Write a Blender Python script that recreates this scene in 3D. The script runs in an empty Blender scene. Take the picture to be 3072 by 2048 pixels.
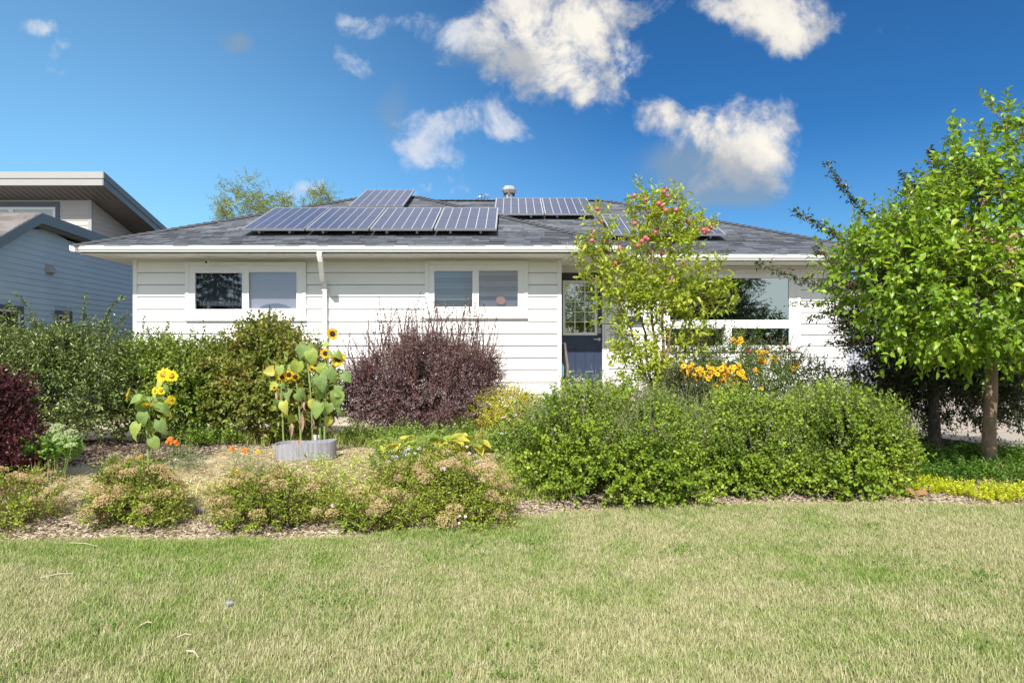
import bpy, math, random
import numpy as np
from mathutils import Vector, Matrix

random.seed(7)
RS = np.random.RandomState(11)
PI = math.pi
R = math.radians
SC = bpy.context.scene
COL = SC.collection

# ------------------------------------------------------------------ camera
FPX = 2080.0
CAMZ = 1.55
cam_data = bpy.data.cameras.new("camera")
cam_data.lens = 36.0 * FPX / 3072.0
cam_data.sensor_width = 36.0
cam_data.shift_y = 46.0 / 3072.0
cam_data.clip_start = 0.1
cam_data.clip_end = 3000.0
cam = bpy.data.objects.new("camera", cam_data)
cam.location = (0, 0, CAMZ)
cam.rotation_euler = (R(90), 0, 0)
COL.objects.link(cam)
SC.camera = cam

# ------------------------------------------------------------------ light
SUN_EL, SUN_AZ = R(44.0), R(10.0)      # azimuth: degrees to the left of straight behind the camera
SUN_STRENGTH, SKY_STRENGTH, EXPOSURE = 3.15, 0.15, 1.0
sl = bpy.data.lights.new("sun", 'SUN')
sl.energy = SUN_STRENGTH
sl.angle = R(0.55)
sl.color = (1.0, 0.955, 0.88)
so = bpy.data.objects.new("sun", sl)
dvec = Vector((math.sin(SUN_AZ) * math.cos(SUN_EL), math.cos(SUN_AZ) * math.cos(SUN_EL), -math.sin(SUN_EL)))
so.rotation_euler = dvec.to_track_quat('-Z', 'Y').to_euler()
so.location = (-8, -30, 30)
COL.objects.link(so)
SC.view_settings.view_transform = 'Standard'
SC.view_settings.look = 'None'
SC.view_settings.gamma = 1.0
SC.view_settings.exposure = EXPOSURE
SC.view_settings.use_curve_mapping = False
SC.render.engine = 'CYCLES'
SC.cycles.max_bounces = 8
SC.cycles.diffuse_bounces = 3
SC.cycles.glossy_bounces = 3
SC.cycles.transmission_bounces = 4
SC.cycles.transparent_max_bounces = 10
SC.cycles.sample_clamp_indirect = 6.0
try:
    SC.cycles.use_denoising = True
    SC.cycles.denoising_prefilter = 'ACCURATE'
except Exception:
    pass


class NT:
    """small helper over a node tree"""
    def __init__(self, nt):
        self.nt = nt
    def n(self, typ, **kw):
        nd = self.nt.nodes.new(typ)
        for k, v in kw.items():
            setattr(nd, k, v)
        return nd
    def l(self, a, b):
        self.nt.links.new(a, b)
    def val(self, x, sock):
        if isinstance(x, (int, float)):
            sock.default_value = x
        elif isinstance(x, (tuple, list)):
            sock.default_value = x
        else:
            self.l(x, sock)
    def m(self, op, a, b=0.0, c=0.0, clamp=False):
        nd = self.n('ShaderNodeMath', operation=op, use_clamp=clamp)
        self.val(a, nd.inputs[0])
        self.val(b, nd.inputs[1])
        self.val(c, nd.inputs[2])
        return nd.outputs[0]
    def vm(self, op, a, b=(0, 0, 0), scale=None):
        nd = self.n('ShaderNodeVectorMath', operation=op)
        self.val(a, nd.inputs[0])
        self.val(b, nd.inputs[1])
        if scale is not None:
            self.val(scale, nd.inputs['Scale'])
        return nd.outputs['Value'] if op in ('LENGTH', 'DOT_PRODUCT', 'DISTANCE') else nd.outputs['Vector']
    def mix(self, f, a, b, blend='MIX'):
        nd = self.n('ShaderNodeMix', data_type='RGBA', blend_type=blend)
        self.val(f, nd.inputs[0])
        self.val(a if not (isinstance(a, tuple) and len(a) == 3) else (*a, 1), nd.inputs[6])
        self.val(b if not (isinstance(b, tuple) and len(b) == 3) else (*b, 1), nd.inputs[7])
        return nd.outputs[2]
    def noise(self, vec, scale, detail=4.0, rough=0.55, dist=0.0, out='Fac'):
        nd = self.n('ShaderNodeTexNoise')
        if vec is not None:
            self.l(vec, nd.inputs['Vector'])
        nd.inputs['Scale'].default_value = scale
        nd.inputs['Detail'].default_value = detail
        nd.inputs['Roughness'].default_value = rough
        nd.inputs['Distortion'].default_value = dist
        return nd.outputs[out]
    def ramp(self, f, stops, interp='LINEAR'):
        nd = self.n('ShaderNodeValToRGB')
        cr = nd.color_ramp
        cr.interpolation = interp
        while len(cr.elements) < len(stops):
            cr.elements.new(0.5)
        for e, (p, c) in zip(cr.elements, stops):
            e.position = p
            e.color = (*c, 1) if len(c) == 3 else c
        self.l(f, nd.inputs[0])
        return nd.outputs[0]
    def mapr(self, v, a, b, c=0.0, d=1.0, smooth=False):
        nd = self.n('ShaderNodeMapRange')
        if smooth:
            nd.interpolation_type = 'SMOOTHSTEP'
        self.val(v, nd.inputs[0])
        for i, x in enumerate((a, b, c, d)):
            nd.inputs[i + 1].default_value = x
        return nd.outputs[0]


# ------------------------------------------------------------------ sky
def build_world():
    w = bpy.data.worlds.new("World")
    SC.world = w
    w.use_nodes = True
    nt = w.node_tree
    nt.nodes.clear()
    T = NT(nt)
    out = T.n('ShaderNodeOutputWorld')
    bg = T.n('ShaderNodeBackground')
    bg.inputs[1].default_value = SKY_STRENGTH
    sky = T.n('ShaderNodeTexSky')
    sky.sky_type = 'NISHITA'
    sky.sun_disc = False
    sky.sun_elevation = SUN_EL
    sky.sun_rotation = PI + SUN_AZ
    sky.altitude = 700
    sky.air_density = 1.0
    sky.dust_density = 0.35
    sky.ozone_density = 3.0
    tc = T.n('ShaderNodeTexCoord')
    d = tc.outputs['Generated']
    sep = T.n('ShaderNodeSeparateXYZ')
    T.l(d, sep.inputs[0])
    x, y, z = sep.outputs
    # clear air: a deeper blue to one side of the sky, paler to the other
    side = T.mapr(x, -0.62, 0.30, 0.0, 1.0, True)
    hi = T.mapr(z, 0.03, 0.42, 0.0, 1.0, True)
    f = T.m('ADD', T.m('MULTIPLY', side, 0.62), T.m('MULTIPLY', T.m('MULTIPLY', hi, side), 0.5), clamp=True)
    tint = T.mix(f, (0.445, 0.645, 0.645), (0.085, 0.242, 0.37))
    tint = T.mix(T.mapr(y, 0.05, -0.35), tint, (0.66, 0.70, 0.66))
    tint = T.vm('MULTIPLY', tint, T.mix(T.mapr(z, 0.26, 0.02), (1.0, 1.0, 1.0), (0.92, 0.80, 0.80)))
    skyc = T.mix(1.0, sky.outputs[0], tint, 'MULTIPLY')
    # clouds live on the sky sphere; front half in tangent coordinates of the sphere
    ysafe = T.m('MAXIMUM', y, 0.05)
    u = T.m('DIVIDE', x, ysafe)
    v = T.m('DIVIDE', z, ysafe)
    comb = T.n('ShaderNodeCombineXYZ')
    T.l(u, comb.inputs[0]); T.l(v, comb.inputs[1])
    uv = comb.outputs[0]
    warp = T.noise(uv, 7.5, 8.0, 0.62, out='Color')
    warp = T.vm('SUBTRACT', warp, (0.5, 0.5, 0.5))
    uvw = T.vm('ADD', uv, T.vm('SCALE', warp, scale=0.075))
    nz = T.noise(uv, 9.0, 12.0, 0.66, 0.35)
    nz = T.m('SUBTRACT', nz, 0.5)
    nz2 = T.m('SUBTRACT', T.noise(uv, 21.0, 8.0, 0.6, 0.2), 0.5)
    nz3 = T.m('SUBTRACT', T.noise(uvw, 26.0, 4.0, 0.55), 0.5)
    front = T.mapr(y, 0.06, 0.3)

    def blob(px, py, rx, ry, rot=0.0, gain=1.0, hard=1.0):
        mp = T.n('ShaderNodeMapping', vector_type='TEXTURE')
        T.l(uvw, mp.inputs['Vector'])
        mp.inputs['Location'].default_value = ((px - 1536) / FPX, (1070 - py) / FPX, 0)
        mp.inputs['Rotation'].default_value = (0, 0, R(rot))
        mp.inputs['Scale'].default_value = (rx / FPX, ry / FPX, 1)
        s2 = T.n('ShaderNodeSeparateXYZ')
        T.l(mp.outputs[0], s2.inputs[0])
        q = T.m('ADD', T.m('MULTIPLY', s2.outputs[0], s2.outputs[0]), T.m('MULTIPLY', s2.outputs[1], s2.outputs[1]))
        g = T.m('POWER', 2.718, T.m('MULTIPLY', q, -1.1))
        return T.m('MULTIPLY', g, gain)

    def total(lst):
        acc = None
        for b in lst:
            g = blob(*b)
            acc = g if acc is None else T.m('ADD', acc, g)
        return acc
    # big bright cumulus
    A = total([(1660, 60, 190, 190), (1700, 200, 120, 110), (1570, 120, 150, 120), (1780, 60, 90, 110, 0, .7), (1450, 90, 110, 50, -8, .45),
               (1890, 30, 110, 50, 10, .55), (1840, 190, 70, 60, 0, .45), (1730, 280, 40, 50, 0, .5),
               (2320, 30, 170, 100, -12, 1.3), (2420, 80, 80, 60, 0, .6), (2190, 10, 110, 45, 0, .6), (2350, 120, 60, 45, 0, .4), (2500, 90, 40, 30, 0, .45),
               (2720, 90, 45, 30, 0, .42), (2630, 100, 40, 25, 0, .3),
               (2000, 325, 62, 55, 0, 1.3), (2230, 400, 145, 98, -14, 1.25), (2110, 360, 60, 60, 0, .8), (2320, 440, 80, 100, 0, .9), (2180, 490, 160, 95, 0, .75)])
    # thin torn white ones
    B = total([(1420, 95, 190, 60, -6, .8), (1290, 85, 100, 60, 10, .85), (1900, 170, 80, 70, 0, .7), (1560, 20, 200, 30, 0, .4), (1060, 60, 75, 40, -25, .85), (1130, 70, 45, 45, 0, .7), (1040, 165, 45, 40, 0, .8), (1080, 180, 40, 40, 0, .6), (1205, 62, 24, 18, 0, .6),
               (125, 75, 50, 26, 0, .95), (200, 118, 32, 20, -20, .6), (158, 170, 28, 45, -30, .65), (170, 205, 45, 25, 0, .6),
               (1465, 295, 30, 55, 0, .9), (1260, 415, 75, 60, 0, .8), (1310, 350, 80, 32, 0, .85), (1490, 405, 70, 36, 0, .8), (1440, 345, 65, 65, 30, .85), (1350, 375, 110, 45, 12, .75), (1300, 440, 50, 60, -30, .6), (1520, 395, 62, 45, 0, .9), (1230, 480, 35, 45, -30, .45),
               (1345, 480, 42, 24, 0, .85), (1370, 555, 36, 44, 0, .85), (1245, 570, 36, 32, 0, .85), (915, 575, 75, 38, 15, .95), (930, 548, 34, 22, 0, .7), (1290, 562, 12, 16, 0, .7)])
    # grey undersides / small dark scud
    S = total([(2120, 500, 150, 75, 0, 1.3), (2240, 560, 110, 50, 0, .9), (1430, 150, 170, 70, -15, 1.0), (1570, 210, 70, 90, 20, .8), (2230, 110, 120, 60, -20, .9), (2480, 100, 90, 60, 0, .8), (1900, 60, 90, 60, 0, 1.0), (1810, 210, 60, 60, 0, .8), (1640, 290, 60, 40, 0, .6)])
    G = total([(2110, 490, 180, 90, 0, 1.3), (2190, 580, 150, 55, 0, 1.2), (1500, 170, 190, 55, -15, .6), (705, 135, 55, 50, 0, .9), (690, 400, 60, 90, -40, .35), (1190, 340, 60, 100, 0, .55),
               (2330, 150, 170, 40, 0, .25), (1350, 150, 120, 40, 0, .2)])
    As = T.m('DIVIDE', A, T.m('ADD', A, 0.55))
    Bs = T.m('DIVIDE', B, T.m('ADD', B, 0.55))
    puff = T.m('SUBTRACT', 0.5, T.m('ABSOLUTE', T.m('MULTIPLY', nz3, 2.0)))
    af = T.m('ADD', As, T.m('ADD', T.m('MULTIPLY', nz, 1.7), T.m('ADD', T.m('MULTIPLY', nz2, .5), T.m('MULTIPLY', puff, .16))))
    a = T.mapr(af, 0.42, 0.92, 0.0, 1.0, True)
    core = T.mapr(T.m('ADD', T.m('ADD', A, T.m('MULTIPLY', nz2, 1.5)), T.m('MULTIPLY', nz, 1.2)), 0.30, 1.7)
    b = T.mapr(T.m('ADD', Bs, T.m('ADD', T.m('MULTIPLY', nz, 2.3), T.m('MULTIPLY', nz2, .7))), 0.40, 1.05, 0.0, 0.85, True)
    g = T.mapr(T.m('ADD', G, T.m('MULTIPLY', nz, 0.7)), 0.15, 0.95, 0.0, 0.7, True)
    white = T.ramp(core, [(0.0, (0.50, 0.56, 0.66)), (0.3, (0.66, 0.68, 0.70)), (0.62, (0.90, 0.86, 0.79)), (1.0, (1.02, 0.97, 0.87))])
    K = 3.25
    sf = T.mapr(T.m('ADD', S, T.m('MULTIPLY', nz2, .9)), 0.25, 1.1, 0.0, .8, True)
    white = T.mix(sf, white, (0.40, 0.44, 0.50))
    skyc = T.mix(T.m('MULTIPLY', g, front), skyc, (0.27 * K, 0.37 * K, 0.47 * K))
    skyc = T.mix(T.m('MULTIPLY', a, front), skyc, T.vm('SCALE', white, scale=K))
    skyc = T.mix(T.m('MULTIPLY', b, front), skyc, (0.80 * K, 0.83 * K, 0.88 * K))
    # unseen clouds added all round outside the frame, to raise and whiten the fill
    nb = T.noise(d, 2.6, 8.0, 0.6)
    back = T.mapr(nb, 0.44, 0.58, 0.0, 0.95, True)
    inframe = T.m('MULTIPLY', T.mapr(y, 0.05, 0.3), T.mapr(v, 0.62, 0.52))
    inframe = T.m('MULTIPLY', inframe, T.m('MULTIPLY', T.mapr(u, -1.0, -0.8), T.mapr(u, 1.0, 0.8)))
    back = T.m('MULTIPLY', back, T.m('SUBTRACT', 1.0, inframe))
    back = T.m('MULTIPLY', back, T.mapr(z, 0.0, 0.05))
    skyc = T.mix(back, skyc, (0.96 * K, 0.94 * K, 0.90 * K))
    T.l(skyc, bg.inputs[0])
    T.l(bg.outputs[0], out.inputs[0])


build_world()

# ------------------------------------------------------------------ scene helpers
def W(px, py, d):
    """world point seen at photo pixel px,py when it stands d metres away"""
    return ((px - 1536) / FPX * d, d, CAMZ - (py - 1070) / FPX * d)


def wx(px, d):
    return (px - 1536) / FPX * d


def wz(py, d):
    return CAMZ - (py - 1070) / FPX * d


EDGE_X = np.array([-30, -9, -4.27, -1.75, -0.97, -0.3, 0.21, 1.0, 1.96, 3.7, 5.16, 7.5, 30])
EDGE_Y = np.array([5.6, 5.75, 5.79, 5.73, 5.98, 6.35, 6.76, 7.05, 7.20, 7.26, 7.03, 6.6, 6.5])


def edge_y(x):
    x = np.asarray(x, float)
    return sum(np.interp(x + o, EDGE_X, EDGE_Y) for o in (-.5, -.25, 0, .25, .5)) / 5 + 0.03 * np.sin(x * 5.1) + 0.02 * np.sin(x * 11.3 + 1)


def sst(t):
    t = np.clip(t, 0, 1)
    return t * t * (3 - 2 * t)


def ground_z(x, y):
    x = np.asarray(x, float)
    y = np.asarray(y, float)
    t = sst((y - edge_y(x)) / 3.0)
    side = 1 - 0.45 * sst((x - 6.2) / 1.5)
    z = 0.31 * t * side
    z = z + 0.02 * np.sin(x * 0.9 + 0.4) * np.sin(y * 0.8) * np.exp(-((y - 4) / 12) ** 2)
    near = sst((y - edge_y(x)) / 0.25) * (1 - sst((y - 20) / 5.0)) * (1 - sst((x - 6.2) / .6)) * sst((x + 14) / 4)
    z = z + near * 0.018 * (np.sin(x * 7.3 + y * 3.1) + np.sin(x * 3.7 - y * 6.3 + 1.3))
    return z


def gz(x, y):
    return float(ground_z(x, y))


class MB:
    """collects boxes, prisms, tubes and quads into one mesh"""
    def __init__(self):
        self.v, self.f = [], []
    def add(self, vs, fs):
        b = len(self.v)
        self.v += [tuple(p) for p in vs]
        self.f += [tuple(i + b for i in q) for q in fs]
        return self
    def box(self, x0, x1, y0, y1, z0, z1):
        return self.add([(x0, y0, z0), (x1, y0, z0), (x1, y1, z0), (x0, y1, z0), (x0, y0, z1), (x1, y0, z1), (x1, y1, z1), (x0, y1, z1)],
                        [(0, 3, 2, 1), (4, 5, 6, 7), (0, 1, 5, 4), (1, 2, 6, 5), (2, 3, 7, 6), (3, 0, 4, 7)])
    def quad(self, a, b, c, d):
        return self.add([a, b, c, d], [(0, 1, 2, 3)])
    def prism(self, prof, axis, a, b):
        """profile (list of 2d points, ccw) swept from a to b along axis x (0) or y (1) or z (2)"""
        n = len(prof)
        def pt(p, t):
            return (t, p[0], p[1]) if axis == 0 else ((p[0], t, p[1]) if axis == 1 else (p[0], p[1], t))
        vs = [pt(p, a) for p in prof] + [pt(p, b) for p in prof]
        fs = [(i, (i + 1) % n, (i + 1) % n + n, i + n) for i in range(n)]
        fs += [tuple(range(n))[::-1], tuple(range(n, 2 * n))]
        return self.add(vs, fs)
    def tube(self, pts, rads, n=6, cap=True):
        pts = [Vector(p) for p in pts]
        if isinstance(rads, (int, float)):
            rads = [rads] * len(pts)
        b = len(self.v)
        prev = None
        for i, p in enumerate(pts):
            t = (pts[min(i + 1, len(pts) - 1)] - pts[max(i - 1, 0)])
            t = t.normalized() if t.length > 1e-9 else Vector((0, 0, 1))
            ref = prev if prev is not None else (Vector((1, 0, 0)) if abs(t.x) < 0.9 else Vector((0, 1, 0)))
            a = (ref - t * ref.dot(t)).normalized()
            prev = a
            c = t.cross(a)
            for k in range(n):
                an = 2 * PI * k / n
                self.v.append(tuple(p + (a * math.cos(an) + c * math.sin(an)) * rads[i]))
        for i in range(len(pts) - 1):
            for k in range(n):
                k2 = (k + 1) % n
                self.f.append((b + i * n + k, b + i * n + k2, b + (i + 1) * n + k2, b + (i + 1) * n + k))
        if cap:
            self.f.append(tuple(b + k for k in range(n))[::-1])
            self.f.append(tuple(b + (len(pts) - 1) * n + k for k in range(n)))
        return self
    def lathe(self, prof, c=(0, 0, 0), n=16, sx=1.0, sy=1.0):
        """profile (radius, z) turned about z"""
        b = len(self.v)
        for r, z in prof:
            for k in range(n):
                an = 2 * PI * k / n
                self.v.append((c[0] + r * math.cos(an) * sx, c[1] + r * math.sin(an) * sy, c[2] + z))
        for i in range(len(prof) - 1):
            for k in range(n):
                k2 = (k + 1) % n
                self.f.append((b + i * n + k, b + i * n + k2, b + (i + 1) * n + k2, b + (i + 1) * n + k))
        return self
    def rot(self, M, start=0):
        M = Matrix(M) if not isinstance(M, Matrix) else M
        self.v[start:] = [tuple(M @ Vector(p)) for p in self.v[start:]]
        return self


ORIG = {}


def tag(o, label=None, cat=None, group=None, kind=None):
    if label: o['label'] = label
    if cat: o['category'] = cat
    if group: o['group'] = group
    if kind: o['kind'] = kind
    return o


def thing(name, label, cat, loc=(0, 0, 0), group=None):
    o = bpy.data.objects.new(name, None)
    o.empty_display_size = 0.2
    o.location = loc
    COL.objects.link(o)
    ORIG[o] = Vector(loc)
    return tag(o, label, cat, group)


def smooth_by_angle(me, ang=40):
    me.shade_smooth()
    try:
        me.set_sharp_from_angle(angle=R(ang))
    except Exception:
        pass


def link(name, me, mat, parent=None, smooth=False):
    o = bpy.data.objects.new(name, me)
    if mat is not None and len(me.materials) == 0:
        me.materials.append(mat)
    COL.objects.link(o)
    if parent is not None:
        o.parent = parent
        ORIG[o] = ORIG.get(parent, Vector((0, 0, 0)))
    else:
        ORIG[o] = Vector((0, 0, 0))
    if smooth:
        smooth_by_angle(me)
    return o


def obj(name, mb, mat, parent=None, smooth=False, bevel=0.0, kind=None, label=None):
    """mesh object from world coordinates, placed under its parent's origin"""
    off = ORIG.get(parent, Vector((0, 0, 0))) if parent is not None else Vector((0, 0, 0))
    me = bpy.data.meshes.new(name)
    me.from_pydata([(p[0] - off.x, p[1] - off.y, p[2] - off.z) for p in mb.v], [], mb.f)
    me.update()
    o = link(name, me, mat, parent, smooth)
    if bevel:
        b = o.modifiers.new("bevel", 'BEVEL')
        b.width = bevel
        b.segments = 2
        b.limit_method = 'ANGLE'
    if kind: o['kind'] = kind
    if label: o['label'] = label
    return o


def np_mesh(name, V, F, mat, parent=None, rnd=None, smooth=False, kind=None, local=False):
    """big mesh from numpy arrays: V (n,3), F (m,3 or 4); rnd: one value per face"""
    off = ORIG.get(parent, Vector((0, 0, 0))) if parent is not None and not local else Vector((0, 0, 0))
    V = np.asarray(V, np.float32) - np.array(off, np.float32)
    F = np.asarray(F, np.int32)
    k = F.shape[1]
    me = bpy.data.meshes.new(name)
    me.vertices.add(len(V))
    me.vertices.foreach_set("co", V.ravel())
    me.loops.add(F.size)
    me.loops.foreach_set("vertex_index", F.ravel())
    me.polygons.add(len(F))
    me.polygons.foreach_set("loop_start", np.arange(0, F.size, k, dtype=np.int32))
    me.update(calc_edges=True)
    if rnd is not None:
        at = me.attributes.new("rnd", 'FLOAT', 'FACE')
        at.data.foreach_set("value", np.asarray(rnd, np.float32))
    if smooth:
        me.shade_smooth()
    o = link(name, me, mat, parent)
    if kind: o['kind'] = kind
    return o


def copy_tree(o, parent=None, name=None):
    c = o.copy()
    COL.objects.link(c)
    c.parent = parent
    for ch in list(o.children):
        copy_tree(ch, c)
    return c


# ------------------------------------------------------------------ materials
MATS = {}


def mat(name, col, rough=0.6, metal=0.0, spec=0.5, noise=0.0, nscale=8.0, bump=0.0, bscale=40.0, coat=0.0, objrand=0.0, stretch=None):
    if name in MATS:
        return MATS[name]
    m = bpy.data.materials.new(name)
    m.use_nodes = True
    T = NT(m.node_tree)
    p = m.node_tree.nodes['Principled BSDF']
    p.inputs['Roughness'].default_value = rough
    p.inputs['Metallic'].default_value = metal
    p.inputs['Specular IOR Level'].default_value = spec
    if coat:
        p.inputs['Coat Weight'].default_value = coat
    p.inputs['Base Color'].default_value = (*col, 1)
    geo = T.n('ShaderNodeNewGeometry')
    pos = geo.outputs['Position']
    if stretch:
        pos = T.vm('MULTIPLY', pos, stretch)
    c = None
    if noise:
        f = T.noise(pos, nscale, 6.0, 0.6)
        lo = tuple(x * (1 - noise) for x in col)
        hi = tuple(min(1, x * (1 + noise)) for x in col)
        c = T.ramp(f, [(0.3, lo), (0.7, hi)])
    if objrand:
        oi = T.n('ShaderNodeObjectInfo')
        k = T.mapr(oi.outputs['Random'], 0, 1, 1 - objrand, 1 + objrand)
        base = c if c is not None else (*col, 1)
        c = T.vm('SCALE', base if c is not None else col, scale=k)
    if c is not None:
        T.l(c, p.inputs['Base Color'])
    if bump:
        b = T.n('ShaderNodeBump')
        b.inputs['Strength'].default_value = bump
        b.inputs['Distance'].default_value = 0.02
        T.l(T.noise(pos, bscale, 5.0, 0.6), b.inputs['Height'])
        T.l(b.outputs[0], p.inputs['Normal'])
    MATS[name] = m
    return m


def leaf_mat(name, stops, trans=0.35, rough=0.45, clump=0.0, cscale=2.0, spec=0.35, obj_random=False, gain=1.3):
    """leaf colours picked leaf by leaf; thin leaves let some light through"""
    if name in MATS:
        return MATS[name]
    stops = [(q, tuple(min(.85, c * gain) for c in col)) for q, col in stops]
    m = bpy.data.materials.new(name)
    m.use_nodes = True
    nt = m.node_tree
    T = NT(nt)
    p = nt.nodes['Principled BSDF']
    out = nt.nodes['Material Output']
    if obj_random:
        f = T.n('ShaderNodeObjectInfo').outputs['Random']
    else:
        f = T.n('ShaderNodeAttribute', attribute_name='rnd').outputs['Fac']
    if clump:
        geo = T.n('ShaderNodeNewGeometry')
        nz = T.noise(geo.outputs['Position'], cscale, 3.0, 0.5)
        f = T.m('ADD', T.m('MULTIPLY', f, 1 - clump), T.m('MULTIPLY', T.mapr(nz, 0.3, 0.7), clump), clamp=True)
    c = T.ramp(f, stops)
    if obj_random:
        oc = T.n('ShaderNodeTexCoord').outputs['Object']
        mot = T.mapr(T.noise(oc, 38.0, 5.0, 0.6), 0.3, 0.7, 0.68, 1.18)
        c = T.vm('SCALE', c, scale=mot)
        bu = T.n('ShaderNodeBump'); bu.inputs['Strength'].default_value = .6; bu.inputs['Distance'].default_value = .006
        T.l(T.noise(oc, 45.0, 4.0, 0.6), bu.inputs['Height']); T.l(bu.outputs[0], p.inputs['Normal'])
    T.l(c, p.inputs['Base Color'])
    p.inputs['Roughness'].default_value = rough
    p.inputs['Specular IOR Level'].default_value = spec
    tr = T.n('ShaderNodeBsdfTranslucent')
    warm = T.mix(1.0, c, (1.35, 1.3, 0.6), 'MULTIPLY')
    T.l(warm, tr.inputs[0])
    mx = T.n('ShaderNodeMixShader')
    mx.inputs[0].default_value = trans
    T.l(p.outputs[0], mx.inputs[1])
    T.l(tr.outputs[0], mx.inputs[2])
    T.l(mx.outputs[0], out.inputs[0])
    MATS[name] = m
    return m


def glass_mat(name, refl=0.3, tint=(0.55, 0.6, 0.6), coat=(.93, .95, .97)):
    if name in MATS:
        return MATS[name]
    m = bpy.data.materials.new(name)
    m.use_nodes = True
    nt = m.node_tree
    nt.nodes.clear()
    T = NT(nt)
    out = T.n('ShaderNodeOutputMaterial')
    gl = T.n('ShaderNodeBsdfGlossy')
    gl.inputs['Roughness'].default_value = 0.0
    gl.inputs[0].default_value = (*coat, 1)
    tr = T.n('ShaderNodeBsdfTransparent')
    tr.inputs[0].default_value = (*tint, 1)
    mx = T.n('ShaderNodeMixShader')
    lw = T.n('ShaderNodeLayerWeight')
    lw.inputs[0].default_value = 0.25
    f = T.m('ADD', T.m('MULTIPLY', lw.outputs['Fresnel'], 0.8), refl, clamp=True)
    geo = T.n('ShaderNodeNewGeometry')
    b = T.n('ShaderNodeBump')
    b.inputs['Strength'].default_value = 0.03
    b.inputs['Distance'].default_value = 0.02
    T.l(T.noise(geo.outputs['Position'], 1.6, 1.0), b.inputs['Height'])
    T.l(b.outputs[0], gl.inputs['Normal'])
    T.l(f, mx.inputs[0])
    T.l(tr.outputs[0], mx.inputs[1])
    T.l(gl.outputs[0], mx.inputs[2])
    T.l(mx.outputs[0], out.inputs[0])
    MATS[name] = m
    return m


# ------------------------------------------------------------------ leaves and plants
def nrm(a):
    return a / np.maximum(np.linalg.norm(a, axis=-1, keepdims=True), 1e-9)


def rdir(n, rs):
    return nrm(rs.normal(size=(n, 3)))


def leaf_geo(P, D, N, L, Wd, rnd, shape='kite', fold=0.25, curl=0.15):
    """P base, D direction, N upper side, L length, Wd width; returns V, F, rnd per face"""
    n = len(P)
    D = nrm(D)
    N = nrm(N - D * np.sum(N * D, 1, keepdims=True))
    S = np.cross(D, N)
    L = np.broadcast_to(L, (n,))[:, None]
    Wd = np.broadcast_to(Wd, (n,))[:, None]
    up = N * (Wd * fold)
    if shape == 'kite':
        t = 0.45
        v0 = P
        v1 = P + D * L * t + S * Wd * .5 + up
        v2 = P + D * L - N * L * curl
        v3 = P + D * L * t - S * Wd * .5 + up
        V = np.stack([v0, v1, v2, v3], 1).reshape(-1, 3)
        b = np.arange(n)[:, None] * 4
        F = np.stack([b + [[0, 1, 2]], b + [[0, 2, 3]]], 1).reshape(-1, 3)
        return V, F, np.repeat(rnd, 2)
    # oval: base, two side points each side, tip, and a bent midrib
    mid = P + D * L * .5 - N * L * curl * .15
    tip = P + D * L - N * L * curl
    a1 = P + D * L * .25 + S * Wd * .42 + up * .8
    a2 = P + D * L * .62 + S * Wd * .45 + up * .8 - N * L * curl * .4
    b1 = P + D * L * .25 - S * Wd * .42 + up * .8
    b2 = P + D * L * .62 - S * Wd * .45 + up * .8 - N * L * curl * .4
    V = np.stack([P, a1, a2, tip, b2, b1, mid], 1).reshape(-1, 3)
    b = np.arange(n)[:, None] * 7
    fs = [(0, 1, 6), (1, 2, 6), (2, 3, 6), (3, 4, 6), (4, 5, 6), (5, 0, 6)]
    F = np.stack([b + [f] for f in fs], 1).reshape(-1, 3)
    return V, F, np.repeat(rnd, 6)


def tubes_geo(A, B, ra, rb, n=3):
    """many straight tapered sticks from A to B"""
    A = np.asarray(A, float); B = np.asarray(B, float)
    m = len(A)
    ra = np.broadcast_to(ra, (m,)); rb = np.broadcast_to(rb, (m,))
    T = nrm(B - A)
    ref = np.where(np.abs(T[:, :1]) < .9, [[1., 0, 0]], [[0, 1., 0]])
    X = nrm(np.cross(T, ref))
    Y = np.cross(T, X)
    V = []
    for k in range(n):
        a = 2 * PI * k / n
        o = X * math.cos(a) + Y * math.sin(a)
        V.append(A + o * ra[:, None])
        V.append(B + o * rb[:, None])
    V = np.stack(V, 1).reshape(-1, 3)
    b = np.arange(m)[:, None] * (2 * n)
    F = []
    for k in range(n):
        k2 = (k + 1) % n
        F.append(b + [[2 * k, 2 * k2, 2 * k2 + 1, 2 * k + 1]])
    return V, np.stack(F, 1).reshape(-1, 4)


def wobble(P, s=1.0, seed=0):
    x, y, z = P[:, 0] * s, P[:, 1] * s, P[:, 2] * s
    q = seed * 1.7
    return (np.sin(x * 3.1 + q) * np.sin(y * 2.7 + q * 2) + np.sin(z * 3.7 + x * 1.3 + q * 3) * .7 + np.sin(x * 7.3 - z * 5.1 + q) * .4 + np.sin(y * 8.1 + z * 6.7) * .3) / 2.0


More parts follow.
